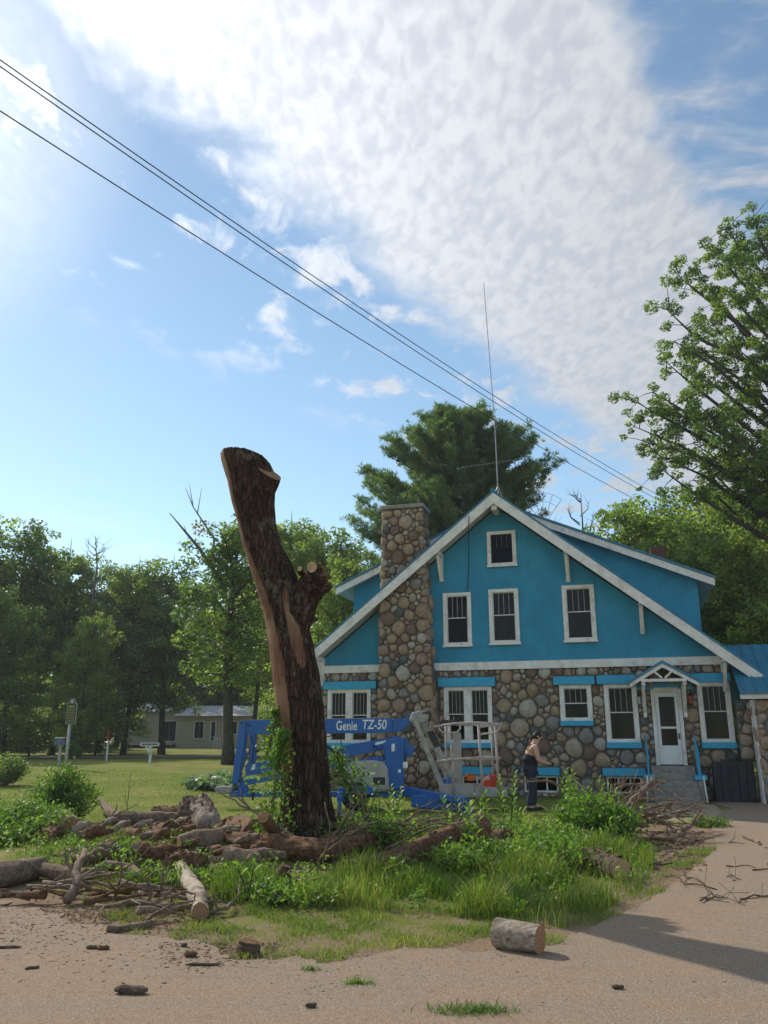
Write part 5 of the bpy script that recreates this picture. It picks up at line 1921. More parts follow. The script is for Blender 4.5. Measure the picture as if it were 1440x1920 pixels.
def skin_mesh(name, verts, edges, radii, root, mat, par, levels=2):
    me = bpy.data.meshes.new(name)
    me.from_pydata(verts, edges, [])
    o = bpy.data.objects.new(name, me)
    col.objects.link(o)
    sk = o.modifiers.new('skin', 'SKIN')
    sk.use_smooth_shade = True
    sv = me.skin_vertices[0].data if me.skin_vertices else None
    for i, r in enumerate(radii):
        sv[i].radius = (r, r) if not isinstance(r, tuple) else r
        sv[i].use_root = (i == root)
    ss = o.modifiers.new('sub', 'SUBSURF')
    ss.levels = levels
    ss.render_levels = levels
    dg = bpy.context.evaluated_depsgraph_get()
    me2 = bpy.data.meshes.new_from_object(o.evaluated_get(dg))
    bpy.data.objects.remove(o)
    me2.materials.clear()
    me2.materials.append(mat)
    me2.polygons.foreach_set('use_smooth', [True] * len(me2.polygons))
    me2.name = name
    q_ = bpy.data.objects.new(name, me2)
    col.objects.link(q_)
    q_.parent = par
    return q_


def skin_begin(verts):
    pass


# joints; local +x is the way the person faces, z up
J = {'pel': (-.06, 0, .96), 'wst': (-.05, 0, 1.10), 'chs': (0.0, 0, 1.30), 'shc': (.05, 0, 1.43), 'nek': (.10, 0, 1.50), 'hd0': (.145, 0, 1.575), 'hd1': (.175, 0, 1.655), 'hd2': (.175, 0, 1.71),
     'hpL': (-.06, .09, .90), 'hpR': (-.06, -.09, .90), 'knL': (.05, .11, .49), 'knR': (-.04, -.10, .49), 'anL': (.05, .12, .10), 'anR': (-.14, -.11, .10), 'toL': (.20, .13, .05), 'toR': (.01, -.12, .05),
     'shL': (.05, .175, 1.40), 'shR': (.05, -.175, 1.40), 'elL': (.10, .245, 1.13), 'elR': (.10, -.245, 1.12), 'wrL': (.36, .17, 1.06), 'wrR': (.36, -.18, 1.05), 'hnL': (.43, .16, 1.05), 'hnR': (.43, -.17, 1.04)}
order = list(J)
E_ = [('pel', 'wst'), ('wst', 'chs'), ('chs', 'shc'), ('shc', 'nek'), ('nek', 'hd0'), ('hd0', 'hd1'), ('hd1', 'hd2'), ('pel', 'hpL'), ('pel', 'hpR'), ('hpL', 'knL'), ('hpR', 'knR'), ('knL', 'anL'), ('knR', 'anR'),
      ('anL', 'toL'), ('anR', 'toR'), ('shc', 'shL'), ('shc', 'shR'), ('shL', 'elL'), ('shR', 'elR'), ('elL', 'wrL'), ('elR', 'wrR'), ('wrL', 'hnL'), ('wrR', 'hnR')]
rad_ = {'pel': .155, 'wst': .14, 'chs': .155, 'shc': .115, 'nek': .062, 'hd0': .08, 'hd1': .10, 'hd2': .08, 'hpL': .11, 'hpR': .11, 'knL': .075, 'knR': .075, 'anL': .05, 'anR': .05, 'toL': .045, 'toR': .045,
        'shL': .08, 'shR': .08, 'elL': .056, 'elR': .056, 'wrL': .038, 'wrR': .038, 'hnL': .04, 'hnR': .04}
skin_mesh('body', [J[k] for k in order], [(order.index(a), order.index(b)) for a, b in E_], [rad_[k] for k in order], 0, SKIN, person)


def sub_skin(name, keys, edges, grow, mat, extra=None, root=0):
    pos = [Vector(J[k]) for k in keys]
    skin_mesh(name, [tuple(p) for p in pos], [(keys.index(a), keys.index(b)) for a, b in edges], [(rad_[k] + grow) for k in keys], root, mat, person)


J['jw'] = (-.055, 0, 1.10)
rad_['jw'] = .135
sub_skin('jeans', ['pel', 'jw', 'hpL', 'hpR', 'knL', 'knR', 'anL', 'anR'], [('pel', 'jw'), ('pel', 'hpL'), ('pel', 'hpR'), ('hpL', 'knL'), ('hpR', 'knR'), ('knL', 'anL'), ('knR', 'anR')], .022, JEANS)
J['tp0'] = (-.06, 0, .88)
rad_['tp0'] = .15
J['tp1'] = (-.005, 0, 1.32)
rad_['tp1'] = .155
J['tp2'] = (.02, 0, 1.39)
rad_['tp2'] = .12
sub_skin('tank_top', ['pel', 'tp0', 'wst', 'tp1'], [('pel', 'tp0'), ('pel', 'wst'), ('wst', 'tp1')], .024, TANK)
for s in (-1, 1):
    MB().tube([(-.10, s * .07, 1.36), (-.04, s * .085, 1.47), (.06, s * .09, 1.505), (.14, s * .08, 1.40)], .016, 6).build('strap', TANK, person, True, world=False)
for a, b in (('anL', 'toL'), ('anR', 'toR')):
    p0, p1 = Vector(J[a]), Vector(J[b])
    MB().beam((p0.x - .06, p0.y, .055), (p1.x + .06, p1.y, .045), .11, .11, h2=.07).build('shoe', SHOE, person, world=False, bevel=.025)
# hair: cap of hair with a short tail
m0 = MB()
hc_ = Vector((.165, 0, 1.665))
vv, ff = [], []
for i in range(9):
    th = math.pi * i / 8 * .62
    for j in range(14):
        ph = 2 * math.pi * j / 14
        d = Vector((math.sin(th) * math.cos(ph), math.sin(th) * math.sin(ph) * .86, math.cos(th)))
        tilt = Vector((d.x * .82 - d.z * .55, d.y, d.z * .82 + d.x * .55))
        vv.append(tuple(hc_ + tilt * (.112 + .006 * math.sin(ph * 5))))
for i in range(8):
    for j in range(14):
        ff.append((i * 14 + j, i * 14 + (j + 1) % 14, (i + 1) * 14 + (j + 1) % 14, (i + 1) * 14 + j))
m0.add(vv, ff)
m0.tube([(.06, 0, 1.66), (.02, 0, 1.63), (.01, 0, 1.57)], [.035, .03, .012], 8)
m0.build('hair', HAIR, person, True, world=False)
# face
m0 = MB()
m0.tube([(.262, 0, 1.665), (.288, 0, 1.632), (.265, 0, 1.622)], [.010, .016, .012], 6)
m0.build('nose', SKIN, person, True, world=False)
for s in (-1, 1):
    MB().tube([(.258, s * .035, 1.66), (.266, s * .035, 1.66)], .009, 6).build('eye', HAIR, person, world=False)
    MB().tube([(.155, s * .088, 1.655), (.150, s * .106, 1.645)], [.028, .018], 8).build('ear', SKIN, person, True, world=False)
MB().tube([(.255, -.022, 1.595), (.262, 0, 1.594), (.255, .022, 1.595)], .006, 5).build('mouth', RED, person, world=False)
# gloved hands with fingers curled round a short stick
for s, el, wr in ((1, 'elL', 'wrL'), (-1, 'elR', 'wrR')):
    w0 = Vector(J[wr])
    m0 = MB()
    m0.beam(w0 + Vector((-.03, 0, 0)), w0 + Vector((.085, -s * .005, -.005)), .045, .085)
    hand = m0.build('glove', GLOVE, person, world=False, bevel=.015)
    for k in range(4):
        zz = .030 - k * .021
        L = (.032, .037, .034, .026)[k]
        b0 = w0 + Vector((.08, 0, zz - .005))
        MB().tube([b0, b0 + Vector((L, -s * .008, -.002)), b0 + Vector((L * 1.05, -s * .035, -.008)), b0 + Vector((L * .45, -s * .045, -.008))], [.011, .0105, .010, .008], 6).build('finger', GLOVE, hand, True, world=False)
    b0 = w0 + Vector((.02, -s * .02, .035))
    MB().tube([b0, b0 + Vector((.035, -s * .03, .012)), b0 + Vector((.065, -s * .035, .0))], [.013, .012, .009], 6).build('thumb', GLOVE, hand, True, world=False)
gr = person_pos

# ------------------------------------------------------------------ leaves, trees and plants
def leaf_quads(P, size, rng, droop=0.0, aspect=0.58, axis=None, tint=None, jitter=0.35):
    n_ = len(P)
    a = rng.normal(size=(n_, 3)) if axis is None else axis
    if axis is None:
        a[:, 2] *= .55
    if droop:
        a[:, 2] -= droop
    a /= np.linalg.norm(a, axis=1, keepdims=True) + 1e-9
    up = rng.normal(size=(n_, 3))
    up[:, 2] += .9
    b = np.cross(a, up)
    b /= np.linalg.norm(b, axis=1, keepdims=True) + 1e-9
    nn = np.cross(a, b)
    L = (size * (1 + jitter * rng.uniform(-1, 1, n_)))[:, None]
    W = L * aspect
    v0 = P - a * L * .5
    v1 = P + b * W * .5 + nn * L * .10 - a * L * 0.05
    v2 = P + a * L * .5
    v3 = P - b * W * .5 + nn * L * .10 - a * L * 0.05
    V = np.stack([v0, v1, v2, v3], 1).reshape(-1, 3)
    F = np.arange(4 * n_).reshape(-1, 4)
    T = np.repeat(tint if tint is not None else rng.uniform(.2, .8, n_), 4)
    return V, F, T


def clump_points(c, r, n_, rng, flat=0.75):
    d = rng.normal(size=(n_, 3))
    d /= np.linalg.norm(d, axis=1, keepdims=True)
    rad = r * rng.uniform(0.15, 1.0, n_) ** 0.45
    p = d * rad[:, None]
    p[:, 2] *= flat
    return p + np.array(c)


def broadleaf(seed, H, base, Rr, tr, nl, leaf, per, rc, sub=6, top=0.94, shape=0.8, lean=0.0, mat=LEAF_WOOD, wood=TRUNK, dead=0, twigs=False):
    """returns (trunk mesh, crown mesh) standing at the origin"""
    rr = random.Random(seed)
    rng = np.random.default_rng(seed)
    mb = MB()
    path = []
    k = 12
    wx, wy = rr.uniform(-.4, .4), rr.uniform(-.4, .4)
    for i in range(k):
        t = i / (k - 1)
        path.append(Vector((wx * math.sin(t * 3) + lean * t * t, wy * math.sin(t * 2.3), H * .93 * t)))
    rads = [tr * ((1 - t / (k - 1)) ** 0.75 * .95 + .05) for t in range(k)]
    rads[0] *= 1.35
    mb.tube(path, rads, 10)

    def tp(z):
        f = min(.999, max(0, z / (H * .93))) * (k - 1)
        i = int(f)
        return path[i].lerp(path[i + 1], f - i)
    Vs, Fs, Ts = [], [], []
    off = 0
    for i in range(nl):
        t = base + (top - base) * (i + rr.random()) / nl
        s = (t - base) / (1 - base)
        env = Rr * (math.sin(math.pi * min(1, (s ** shape) * .86 + .13)) ** .8)
        ang = i * 2.39996 + rr.uniform(-.5, .5)
        L = max(.5, env * rr.uniform(.65, 1.15))
        start = tp(t * H * .86)
        rise = (.12 + .75 * s) * L
        end = start + Vector((math.cos(ang) * L, math.sin(ang) * L, rise + rr.uniform(-.3, .3)))
        mid = start.lerp(end, .5) + Vector((rr.uniform(-.2, .2), rr.uniform(-.2, .2), .12 * L))
        r0 = tr * .42 * (1 - .55 * s)
        mb.tube([start, mid, end], [r0, r0 * .6, .02], 6, caps=False)
        nsub = max(2, int(sub * (L / Rr + .35)))
        for j in range(nsub):
            q_ = .30 + .75 * (j + rr.random() * .8) / nsub
            pc = (start.lerp(mid, q_ * 2) if q_ < .5 else mid.lerp(end, (q_ - .5) * 2))
            ofs = Vector((rr.gauss(0, 1), rr.gauss(0, 1), rr.gauss(0, .7))) * rc * .85
            c = pc + ofs
            r = rc * rr.uniform(.6, 1.25)
            if twigs:
                mb.tube([pc, pc.lerp(c, .6) + Vector((0, 0, .08)), c], [.028, .018, .008], 4, caps=False)
            m_ = int(per * (r / rc) ** 2)
            P = clump_points(c, r, m_, rng, .72)
            tb = rr.gauss(.52, .16)
            T0 = np.clip(tb + rng.normal(0, .14, m_), 0, 1)
            V, F, T = leaf_quads(P, leaf, rng, .35, .62, None, T0)
            Vs.append(V)
            Fs.append(F + off)
            Ts.append(T)
            off += len(V)
    # dead twigs poking out of the crown
    for i in range(dead):
        ang = rr.uniform(0, 6.28)
        st = tp(H * rr.uniform(.62, .9))
        L = Rr * rr.uniform(.7, 1.1)
        e = st + Vector((math.cos(ang) * L * .6, math.sin(ang) * L * .6, L * .8))
        m_ = st.lerp(e, .5) + Vector((rr.uniform(-.3, .3), rr.uniform(-.3, .3), 0))
        mb.tube([st, m_, e], [.06, .035, .012], 5, caps=False)
        for j in range(5):
            b = m_.lerp(e, rr.random())
            mb.tube([b, b + Vector((rr.gauss(0, .5), rr.gauss(0, .5), rr.uniform(.2, .9)))], [.018, .006], 4, caps=False)
    me_t = bpy.data.meshes.new('trunk')
    me_t.from_pydata(mb.v, [], mb.f)
    me_t.materials.append(wood)
    me_t.polygons.foreach_set('use_smooth', [True] * len(mb.f))
    me_t.update()
    me_c = npmesh('crown', np.concatenate(Vs), np.concatenate(Fs), mat, np.concatenate(Ts))
    return me_t, me_c


def plant_tree(name, meshes, loc, rz, sc, label, group=None, cat='tree'):
    z = gz(loc[0], loc[1])
    e = empty(name, (loc[0], loc[1], z - .05), rz, label, cat, group)
    e.scale = sc if hasattr(sc, '__len__') else (sc, sc, sc)
    obj('trunk', meshes[0], e)
    obj('crown', meshes[1], e)
    return e


VA = broadleaf(21, 18, .22, 4.6, .24, 32, .25, 52, .66, 15, dead=0)
VB = broadleaf(22, 19, .30, 4.2, .22, 32, .25, 52, .66, 14, shape=.7, dead=1)
VC = broadleaf(23, 16, .14, 4.8, .22, 32, .24, 52, .66, 15)
VD = broadleaf(24, 20, .35, 4.0, .25, 30, .25, 52, .66, 13, shape=.95, dead=1)
VS = broadleaf(25, 6.0, .10, 2.6, .08, 20, .22, 70, .70, 6)      # understorey
VAR = [VA, VB, VC, VD]

# wood across the left: front row, placed by where their tops show
WOOD = 'trees of the wood beyond the lawn'
front = [  # pixel u of the trunk, pixel v of the top, distance, variant, width factor
    (-60, 900, 58, 0, 1.0), (60, 945, 60, 1, 1.0), (140, 985, 63, 3, 1.0), (215, 1040, 66, 2, .95), (262, 1020, 62, 1, .9), (330, 1018, 64, 0, 1.0),
    (545, 932, 55, 3, 1.0), (610, 960, 58, 0, .95), (490, 960, 62, 1, .9), (660, 990, 60, 2, .9), (20, 1080, 50, 2, .85), (175, 1130, 54, 2, .75)]
flab = ['leafy tree cut by the left edge of the picture', 'tall leafy tree with open crown left of the marker sign', 'tall tree rising right above the marker sign', 'leafy tree beside the thin bare dead treetop',
        'leafy tree behind the red topped post', 'leafy tree behind the far tan house left of the slim tree', 'tall round topped tree just right of the cut trunk', 'leafy tree between the cut trunk and the stone chimney',
        'leafy tree directly behind the standing cut trunk', 'leafy tree behind the left dormer', 'low dark tree at the left edge in front of the taller ones', 'low spreading tree behind the marker sign']
for i, (u, v, d, k, wf) in enumerate(front):
    p = at(u, v, d)
    g = gz(p.x, p.y)
    H = p.z - g
    base_h = [18, 19, 16, 20][k]
    s = H / (base_h * .985)
    plant_tree('broadleaf_tree', VAR[k], (p.x, p.y), rnd.uniform(0, 6.28), (s * wf * rnd.uniform(.95, 1.1), s * wf * rnd.uniform(.95, 1.1), s),
               flab[i], WOOD)
for i in range(17):
    x = -62 + i * 4.7 + rnd.uniform(-1.4, 1.4)
    y = rnd.uniform(76, 98)
    if -33 < x < -9 and y < 94:
        y = rnd.uniform(96, 104)
    s = rnd.uniform(.92, 1.10)
    plant_tree('broadleaf_tree', VAR[i % 4], (x, y), rnd.uniform(0, 6.28), (s * 1.15, s * 1.15, s), 'dim leafy tree deep in the wood behind the front row', WOOD)
USG = 'understorey bushes of the wood'
for i in range(58):
    x = -66 + (i % 29) * 2.75 + rnd.uniform(-1, 1)
    y = rnd.uniform(64, 76) if i < 29 else rnd.uniform(98, 112)
    if -30 < x < -10 and i < 29:
        y = rnd.uniform(94, 100)
    s = rnd.uniform(.7, 1.15) * (1.5 if i >= 29 else 1)
    plant_tree('understorey_bush', VS, (x, y), rnd.uniform(0, 6.28), (s * 1.3, s * 1.3, s), 'dark leafy understorey bush beneath the trees of the wood', USG, 'bush')

for i in range(15):
    x = -50 + i * 2.1 + rnd.uniform(-.7, .7)
    s = rnd.uniform(.42, .75)
    plant_tree('understorey_bush', VS, (x, rnd.uniform(60, 63.5)), rnd.uniform(0, 6.28), (s * 1.5, s * 1.5, s), 'low leafy bush at the front foot of the wood beyond the road', 'low bushes along the foot of the wood', 'bush')

# the slim tree with a bare limb in front of the wood
ST = broadleaf(31, 13.4, .30, 2.3, .27, 26, .20, 95, .62, 6, shape=.9)
sp_ = gp(432, 1424)
slim = plant_tree('slim_tree', ST, (at(430, 1400, 40).x, 40), 0.6, (1, 1, .97), 'slim straight tree with dark trunk and a long bare dead limb', None)
m0 = MB()
lim = [at(u, v, 40) for u, v in ((425, 1110), (405, 1075), (375, 1030), (350, 1000), (318, 962))]
m0.tube(lim, [.13, .11, .085, .06, .02], 7)
m0.tube([at(395, 1060, 40), at(402, 1010, 40), at(385, 985, 40), at(362, 950, 40), at(348, 915, 40)], [.08, .06, .05, .03, .012], 6)
for (a, b) in (((375, 1030), (330, 1018)), ((362, 950), (355, 908)), ((370, 965), (378, 915)), ((350, 1000), (345, 985))):
    m0.tube([at(*a, 40), at(*b, 40)], [.03, .008], 5)
o = m0.build('dead_limb', TRUNK_GREY, slim, True)
o.parent = None
mw = Matrix.Translation((0, 0, 0))
o.parent = slim
o.matrix_parent_inverse = (Matrix.Translation(slim.location) @ Matrix.Rotation(.6, 4, 'Z') @ Matrix.Diagonal((1, 1, .97, 1))).inverted() @ Matrix.Translation(slim.location)
rngy = np.random.default_rng(8)
P = np.concatenate([clump_points(at(378, 990, 39.5), .55, 70, rngy), clump_points(at(392, 1052, 39.5), .4, 45, rngy)])
V, F, T = leaf_quads(P, .2, rngy, .3)
Y_ = npmesh('yellow_leaves', V - np.array(slim.location), F, LEAF_YELLOW, T)
o = obj('yellow_leaves', Y_, slim)
o.matrix_parent_inverse = (Matrix.Rotation(.6, 4, 'Z') @ Matrix.Diagonal((1, 1, .97, 1))).inverted()

# bare dead snags
SNAG = []
for (u, v0, v1, d, lab) in ((175, 1120, 1005, 60, 'thin bare dead treetop among the wood at left'), (1085, 1060, 925, 52, 'bare dead treetop behind the dormer roof')):
    b, t_ = at(u, v0, d), at(u + 4, v1, d)
    g = gz(b.x, b.y)
    rr = random.Random(int(u))
    m0 = MB()
    m0.tube([(b.x, b.y, g), b, b.lerp(t_, .5) + Vector((.2, 0, 0)), t_], [.2, .1, .06, .015], 7)
    e = m0.build('dead_tree', TRUNK_GREY, None, True, origin=(b.x, b.y, g))
    tag(e, lab, 'dead tree')
    for k in range(16):
        f = rr.uniform(-.1, .95)
        p0 = b.lerp(t_, f)
        L = 1.7 * (1.1 - f) * rr.uniform(.6, 1.2)
        sg = 1 if k % 2 else -1
        p1 = p0 + Vector((sg * L * .55, rr.uniform(-.5, .5), L * .5))
        p2 = p1 + Vector((sg * L * .2, rr.uniform(-.3, .3), L * .7))
        m1 = MB()
        m1.tube([p0, p1, p2], [.04, .026, .008], 5)
        for j in range(3):
            q_ = p1.lerp(p2, rr.random())
            m1.tube([q_, q_ + Vector((rr.gauss(0, .35), rr.gauss(0, .3), rr.uniform(.2, .7)))], [.014, .005], 4)
        m1.build('bare_branch', TRUNK_GREY, e, True)

# trees behind the house at the right
BH = 'trees behind the house'
for i, (u, v, d, k, wf, lab) in enumerate([(1155, 905, 46, 2, 1.05, 'leafy tree whose crown shows above the dormer roof'), (1235, 885, 50, 0, 1.0, 'leafy tree behind the small brick chimney'),
                                           (1330, 880, 45, 1, 1.0, 'leafy tree below the great oak behind the house'), (1430, 870, 47, 2, 1.1, 'leafy tree behind the side porch at the right edge'),
                                           (1290, 930, 40, 2, .9, 'dense leafy tree close behind the right dormer'), (1400, 950, 37, 2, .9, 'dense leafy tree close behind the side porch'),
                                           (640, 1010, 46, 2, .85, 'leafy tree left of the chimney behind the house'), (1520, 920, 46, 0, 1.0, 'leafy tree behind the oak at the far right')]):
    p = at(u, v, d)
    H = p.z - gz(p.x, p.y)
    s = H / ([18, 19, 16, 20][k] * .985)
    plant_tree('broadleaf_tree', VAR[k], (p.x, p.y), rnd.uniform(0, 6.28), (s * wf, s * wf, s), lab, BH)
for i in range(9):
    x = -4 + i * 4.6 + rnd.uniform(-1, 1)
    y = rnd.uniform(62, 74)
    s = rnd.uniform(.72, .86)
    plant_tree('broadleaf_tree', VAR[(i + 1) % 4], (x, y), rnd.uniform(0, 6.28), (s * 1.3, s * 1.3, s), 'dim leafy tree far behind the house', BH)


# the great oak at the right: crown of leafy sprays on long limbs
def build_oak():
    rr = random.Random(4)
    rng = np.random.default_rng(4)
    oy = 34.0
    g = 0.0
    base = Vector((at(1560, 900, oy).x, oy, 0))
    root = empty('oak_tree', base, 0, 'great oak with spreading leafy limbs rising at the right edge', 'tree')
    mb = MB()
    trunk = [base, base + Vector((-.2, 0, 5)), base + Vector((-.3, .2, 10)), base + Vector((.1, 0, 16)), base + Vector((.2, 0, 22)), base + Vector((.0, 0, 27))]
    mb.tube(trunk, [.55, .48, .40, .30, .18, .06], 12)
    Vs, Fs, Ts = [], [], []
    off = 0
    # limb tips measured off the outline: (u, v), plus where on the trunk it starts (height)
    tips = [(1365, 425, 20, .0), (1415, 405, 21, -.8), (1275, 520, 17, .4), (1250, 580, 15.5, -.6), (1300, 505, 18, 1.0), (1340, 470, 19, -1.2), (1250, 680, 13, .3), (1265, 640, 14, -1.4),
            (1195, 755, 11, .0), (1190, 800, 10, 1.0), (1225, 735, 12, -1.0), (1215, 830, 9.5, -.4), (1250, 860, 9, .8), (1240, 880, 8.5, -1.2), (1290, 700, 14, 2.0), (1310, 760, 12.5, -2.2),
            (1330, 600, 16, 2.2), (1360, 540, 18, -2.0), (1380, 650, 15, -2.6), (1300, 830, 10, 2.0), (1350, 800, 11, -2.8), (1400, 740, 13, 2.6), (1420, 560, 18, 2.4), (1410, 850, 10, -2.2),
            (1340, 890, 9, .4), (1430, 480, 20, 1.2), (1440, 660, 15, -3), (1440, 780, 12, 1.0), (1300, 900, 8.5, 2.6), (1280, 780, 11, .6), (1400, 920, 8, 1.6), (1380, 480, 19.5, 1.8),
            (1320, 660, 14.5, .2), (1390, 880, 9, -1.5), (1440, 930, 8, -1), (1360, 840, 10.5, 1.5), (1480, 420, 21, .5), (1500, 520, 19, -1.5), (1520, 640, 16, -2.5), (1540, 760, 13, -3), (1500, 860, 10, -2)]
    extra = [(base.x + rr.uniform(1.5, 7), base.y + rr.uniform(-5, 5), rr.uniform(10, 26)) for _ in range(18)]
    targets = [(at(u, v, oy + dy), h) for u, v, h, dy in tips] + [(Vector(e_), max(6, e_[2] - 4)) for e_ in extra]
    for tip, h in targets:
        st = Vector((base.x, base.y, min(h * .92, tip.z - .5)))
        d = tip - st
        mid = st + d * .5 + Vector((0, 0, .10 * d.length * rr.uniform(-.3, 1))) + Vector((rr.uniform(-.4, .4), rr.uniform(-.4, .4), 0))
        pre = mid.lerp(tip, .55) + Vector((rr.uniform(-.25, .25), rr.uniform(-.25, .25), rr.uniform(-.2, .3)))
        mb.tube([st, mid, pre, tip], [.17, .10, .06, .015], 6, caps=False)
        # sprays along the outer part
        ns = 21
        for j in range(ns):
            f = rr.random() ** .8
            pc = st.lerp(mid, .45 + f * 1.83) if f < .3 else mid.lerp(pre, (f - .3) * 2.85) if f < .65 else pre.lerp(tip, (f - .65) * 2.85)
            if j < 3:
                pc = tip
            c = pc + Vector((rr.gauss(0, .50), rr.gauss(0, .55), rr.gauss(0, .38)))
            mb.tube([pc, pc.lerp(c, .5) + Vector((0, 0, .06)), c], [.025, .016, .007], 4, caps=False)
            r = rr.uniform(.15, .42)
            m_ = int(210 * r * r / .2)
            P = clump_points(c, r, m_, rng, .8)
            tb = rr.gauss(.52, .15)
            V, F, T = leaf_quads(P, .135, rng, .3, .6, None, np.clip(tb + rng.normal(0, .14, m_), 0, 1))
            Vs.append(V)
            Fs.append(F + off)
            Ts.append(T)
            off += len(V)
    mb.build('trunk', TRUNK, root, True)
    V = np.concatenate(Vs) - np.array(base)
    me = npmesh('crown', V, np.concatenate(Fs), LEAF_OAK, np.concatenate(Ts))
    obj('crown', me, root)


build_oak()


# white pine behind the house
def build_pine():
    rr = random.Random(9)
    rng = np.random.default_rng(9)
    py = 46.0
    top = at(862, 762, py)
    base = Vector((top.x + .3, py, gz(top.x, py)))
    root = empty('pine_tree', base, 0, 'tall feathery white pine standing behind the house roof', 'tree')
    mb = MB()
    mb.tube([base, base.lerp(top, .5) + Vector((.2, 0, 0)), top], [.42, .26, .03], 10)
    # outline: half width left/right at heights (m above ground measured from the photograph rows)
    outl = [(762, 850, 890), (790, 800, 930), (820, 762, 972), (850, 722, 1000), (875, 700, 1042), (905, 708, 1025), (935, 690, 1000), (960, 640, 1005), (1000, 700, 1000), (1060, 680, 1010)]
    oz = [at(860, v, py).z for v, a, b in outl]
    ol = [at(a, v, py).x - base.x for v, a, b in outl]
    orr = [at(b, v, py).x - base.x for v, a, b in outl]
    oz, ol, orr = oz[::-1], ol[::-1], orr[::-1]
    zb = oz[0] - 4
    Ps, As, Ts = [], [], []
    for i in range(390):
        z = rr.uniform(zb, top.z - .4)
        l, r = np.interp(z, oz, ol), np.interp(z, oz, orr)
        ang = rr.uniform(0, 6.283)
        ext = (r if math.cos(ang) > 0 else -l)
        L = ext * (abs(math.cos(ang)) * .42 + .58) * rr.uniform(.75, 1.15)
        L = max(L, .5)
        st = base.lerp(top, max(.02, (z - base.z - L * .32) / (top.z - base.z)))
        e = Vector((base.x + math.cos(ang) * L, base.y + math.sin(ang) * L * .9, z + rr.uniform(-.2, .3)))
        mid = st.lerp(e, .5) - Vector((0, 0, L * .10))
        mb.tube([st, mid, e], [.06, .04, .012], 5, caps=False)
        nt = int(20 + L * 15)
        tb = rr.gauss(.5, .15)
        for j in range(nt):
            f = .25 + .78 * (j / nt)
            pc = st.lerp(mid, f * 2) if f < .5 else mid.lerp(e, min(1.05, (f - .5) * 2))
            c = pc + Vector((rr.gauss(0, .17), rr.gauss(0, .20), rr.gauss(.10, .11) + .05 * L * max(0, f - .6)))
            m_ = 16
            d = rng.normal(size=(m_, 3))
            d[:, 2] += .9
            d[:, 0] += math.cos(ang) * .6
            d[:, 1] += math.sin(ang) * .6
            d /= np.linalg.norm(d, axis=1, keepdims=True)
            Ps.append(np.array(c) + d * .17)
            As.append(d)
            Ts.append(np.clip(tb + rng.normal(0, .14, m_), 0, 1))
    P, A_, T = np.concatenate(Ps), np.concatenate(As), np.concatenate(Ts)
    V, F, T = leaf_quads(P, 0.30, rng, 0, .13, A_, T, .3)
    mb.build('trunk', TRUNK, root, True)
    obj('crown', npmesh('crown', V - np.array(base), F, LEAF_PINE, T), root)


build_pine()


# bushes and weeds -------------------------------------------------
def bush(name, label, u, v, Rr, H, n_, leaf, mat, seed, cat='bush', group=None, stems=9, flat=.8):
    rr = random.Random(seed)
    rng = np.random.default_rng(seed)
    p = gp(u, v)
    e = empty(name, p, 0, label, cat, group)
    mb = MB()
    Vs, Fs, Ts = [], [], []
    off = 0
    for i in range(stems):
        a, d = rr.uniform(0, 6.28), Rr * math.sqrt(rr.random())
        hh = H * (1 - .45 * (d / Rr) ** 2) * rr.uniform(.75, 1.08)
        t_ = Vector((math.cos(a) * d, math.sin(a) * d, hh))
        mb.tube([(t_.x * .2, t_.y * .2, 0), (t_.x * .7, t_.y * .7, hh * .5), t_], [.014, .010, .004], 5, caps=False)
        k = n_ // stems
        f = rng.uniform(.25, 1.02, k)
        sp = .10 + .22 * Rr * (1 - f * .5)
        P = np.stack([t_.x * (.2 + .8 * f), t_.y * (.2 + .8 * f), hh * f], 1) + rng.normal(size=(k, 3)) * sp[:, None] * np.array([.5, .5, .22])
        P[:, 2] = np.maximum(P[:, 2], .03)
        ax = rng.normal(size=(k, 3)) * .8
        ax[:, 2] += .25
        V, F, T = leaf_quads(P, leaf, rng, 0, .5, ax, np.clip(rr.gauss(.5, .12) + rng.normal(0, .15, k), 0, 1))
        Vs.append(V)
        Fs.append(F + off)
        Ts.append(T)
        off += len(V)
    mb.build('stems', TWIG, e, True, world=False)
    obj('foliage', npmesh('foliage', np.concatenate(Vs), np.concatenate(Fs), mat, np.concatenate(Ts)), e)
    return e


bush('shrub', 'dense bright green shrub at the left end of the log heap', 118, 1545, .72, 1.15, 7500, .07, LEAF_WEED, 41, stems=46)
bush('weed_clump', 'pale green weed clump at the left edge beside the shrub', 36, 1572, .95, .68, 4200, .07, LEAF_WEED, 42, 'weeds', stems=46)
bush('weed_clump', 'low weeds at the far left of the lawn edge', -15, 1585, .7, .40, 1800, .065, LEAF_WEED, 43, 'weeds', stems=30)
bush('shrub', 'small dark evergreen shrub at the left edge of the lawn', 2, 1462, .8, 1.1, 3600, .09, LEAF_WOOD, 44, stems=36)
bush('weed_clump', 'lush leafy weeds before the brush pile by the walk', 1120, 1582, .70, .84, 5200, .075, LEAF_BUSH, 45, 'weeds', stems=60)
bush('weed_clump', 'leafy weeds in front of the person', 1035, 1594, .80, .36, 2600, .065, LEAF_WEED, 46, 'weeds', stems=44)
bush('weed_clump', 'dark weeds right of the standing trunk', 700, 1580, .8, .38, 1700, .07, LEAF_BUSH, 47, 'weeds', stems=50)
bush('weed_clump', 'weeds in front of the blue outrigger', 820, 1575, .85, .36, 2000, .07, LEAF_BUSH, 48, 'weeds', stems=40)
bush('weed_clump', 'weeds left of the person behind the red log', 930, 1582, .7, .34, 1700, .07, LEAF_WEED, 49, 'weeds', stems=36)
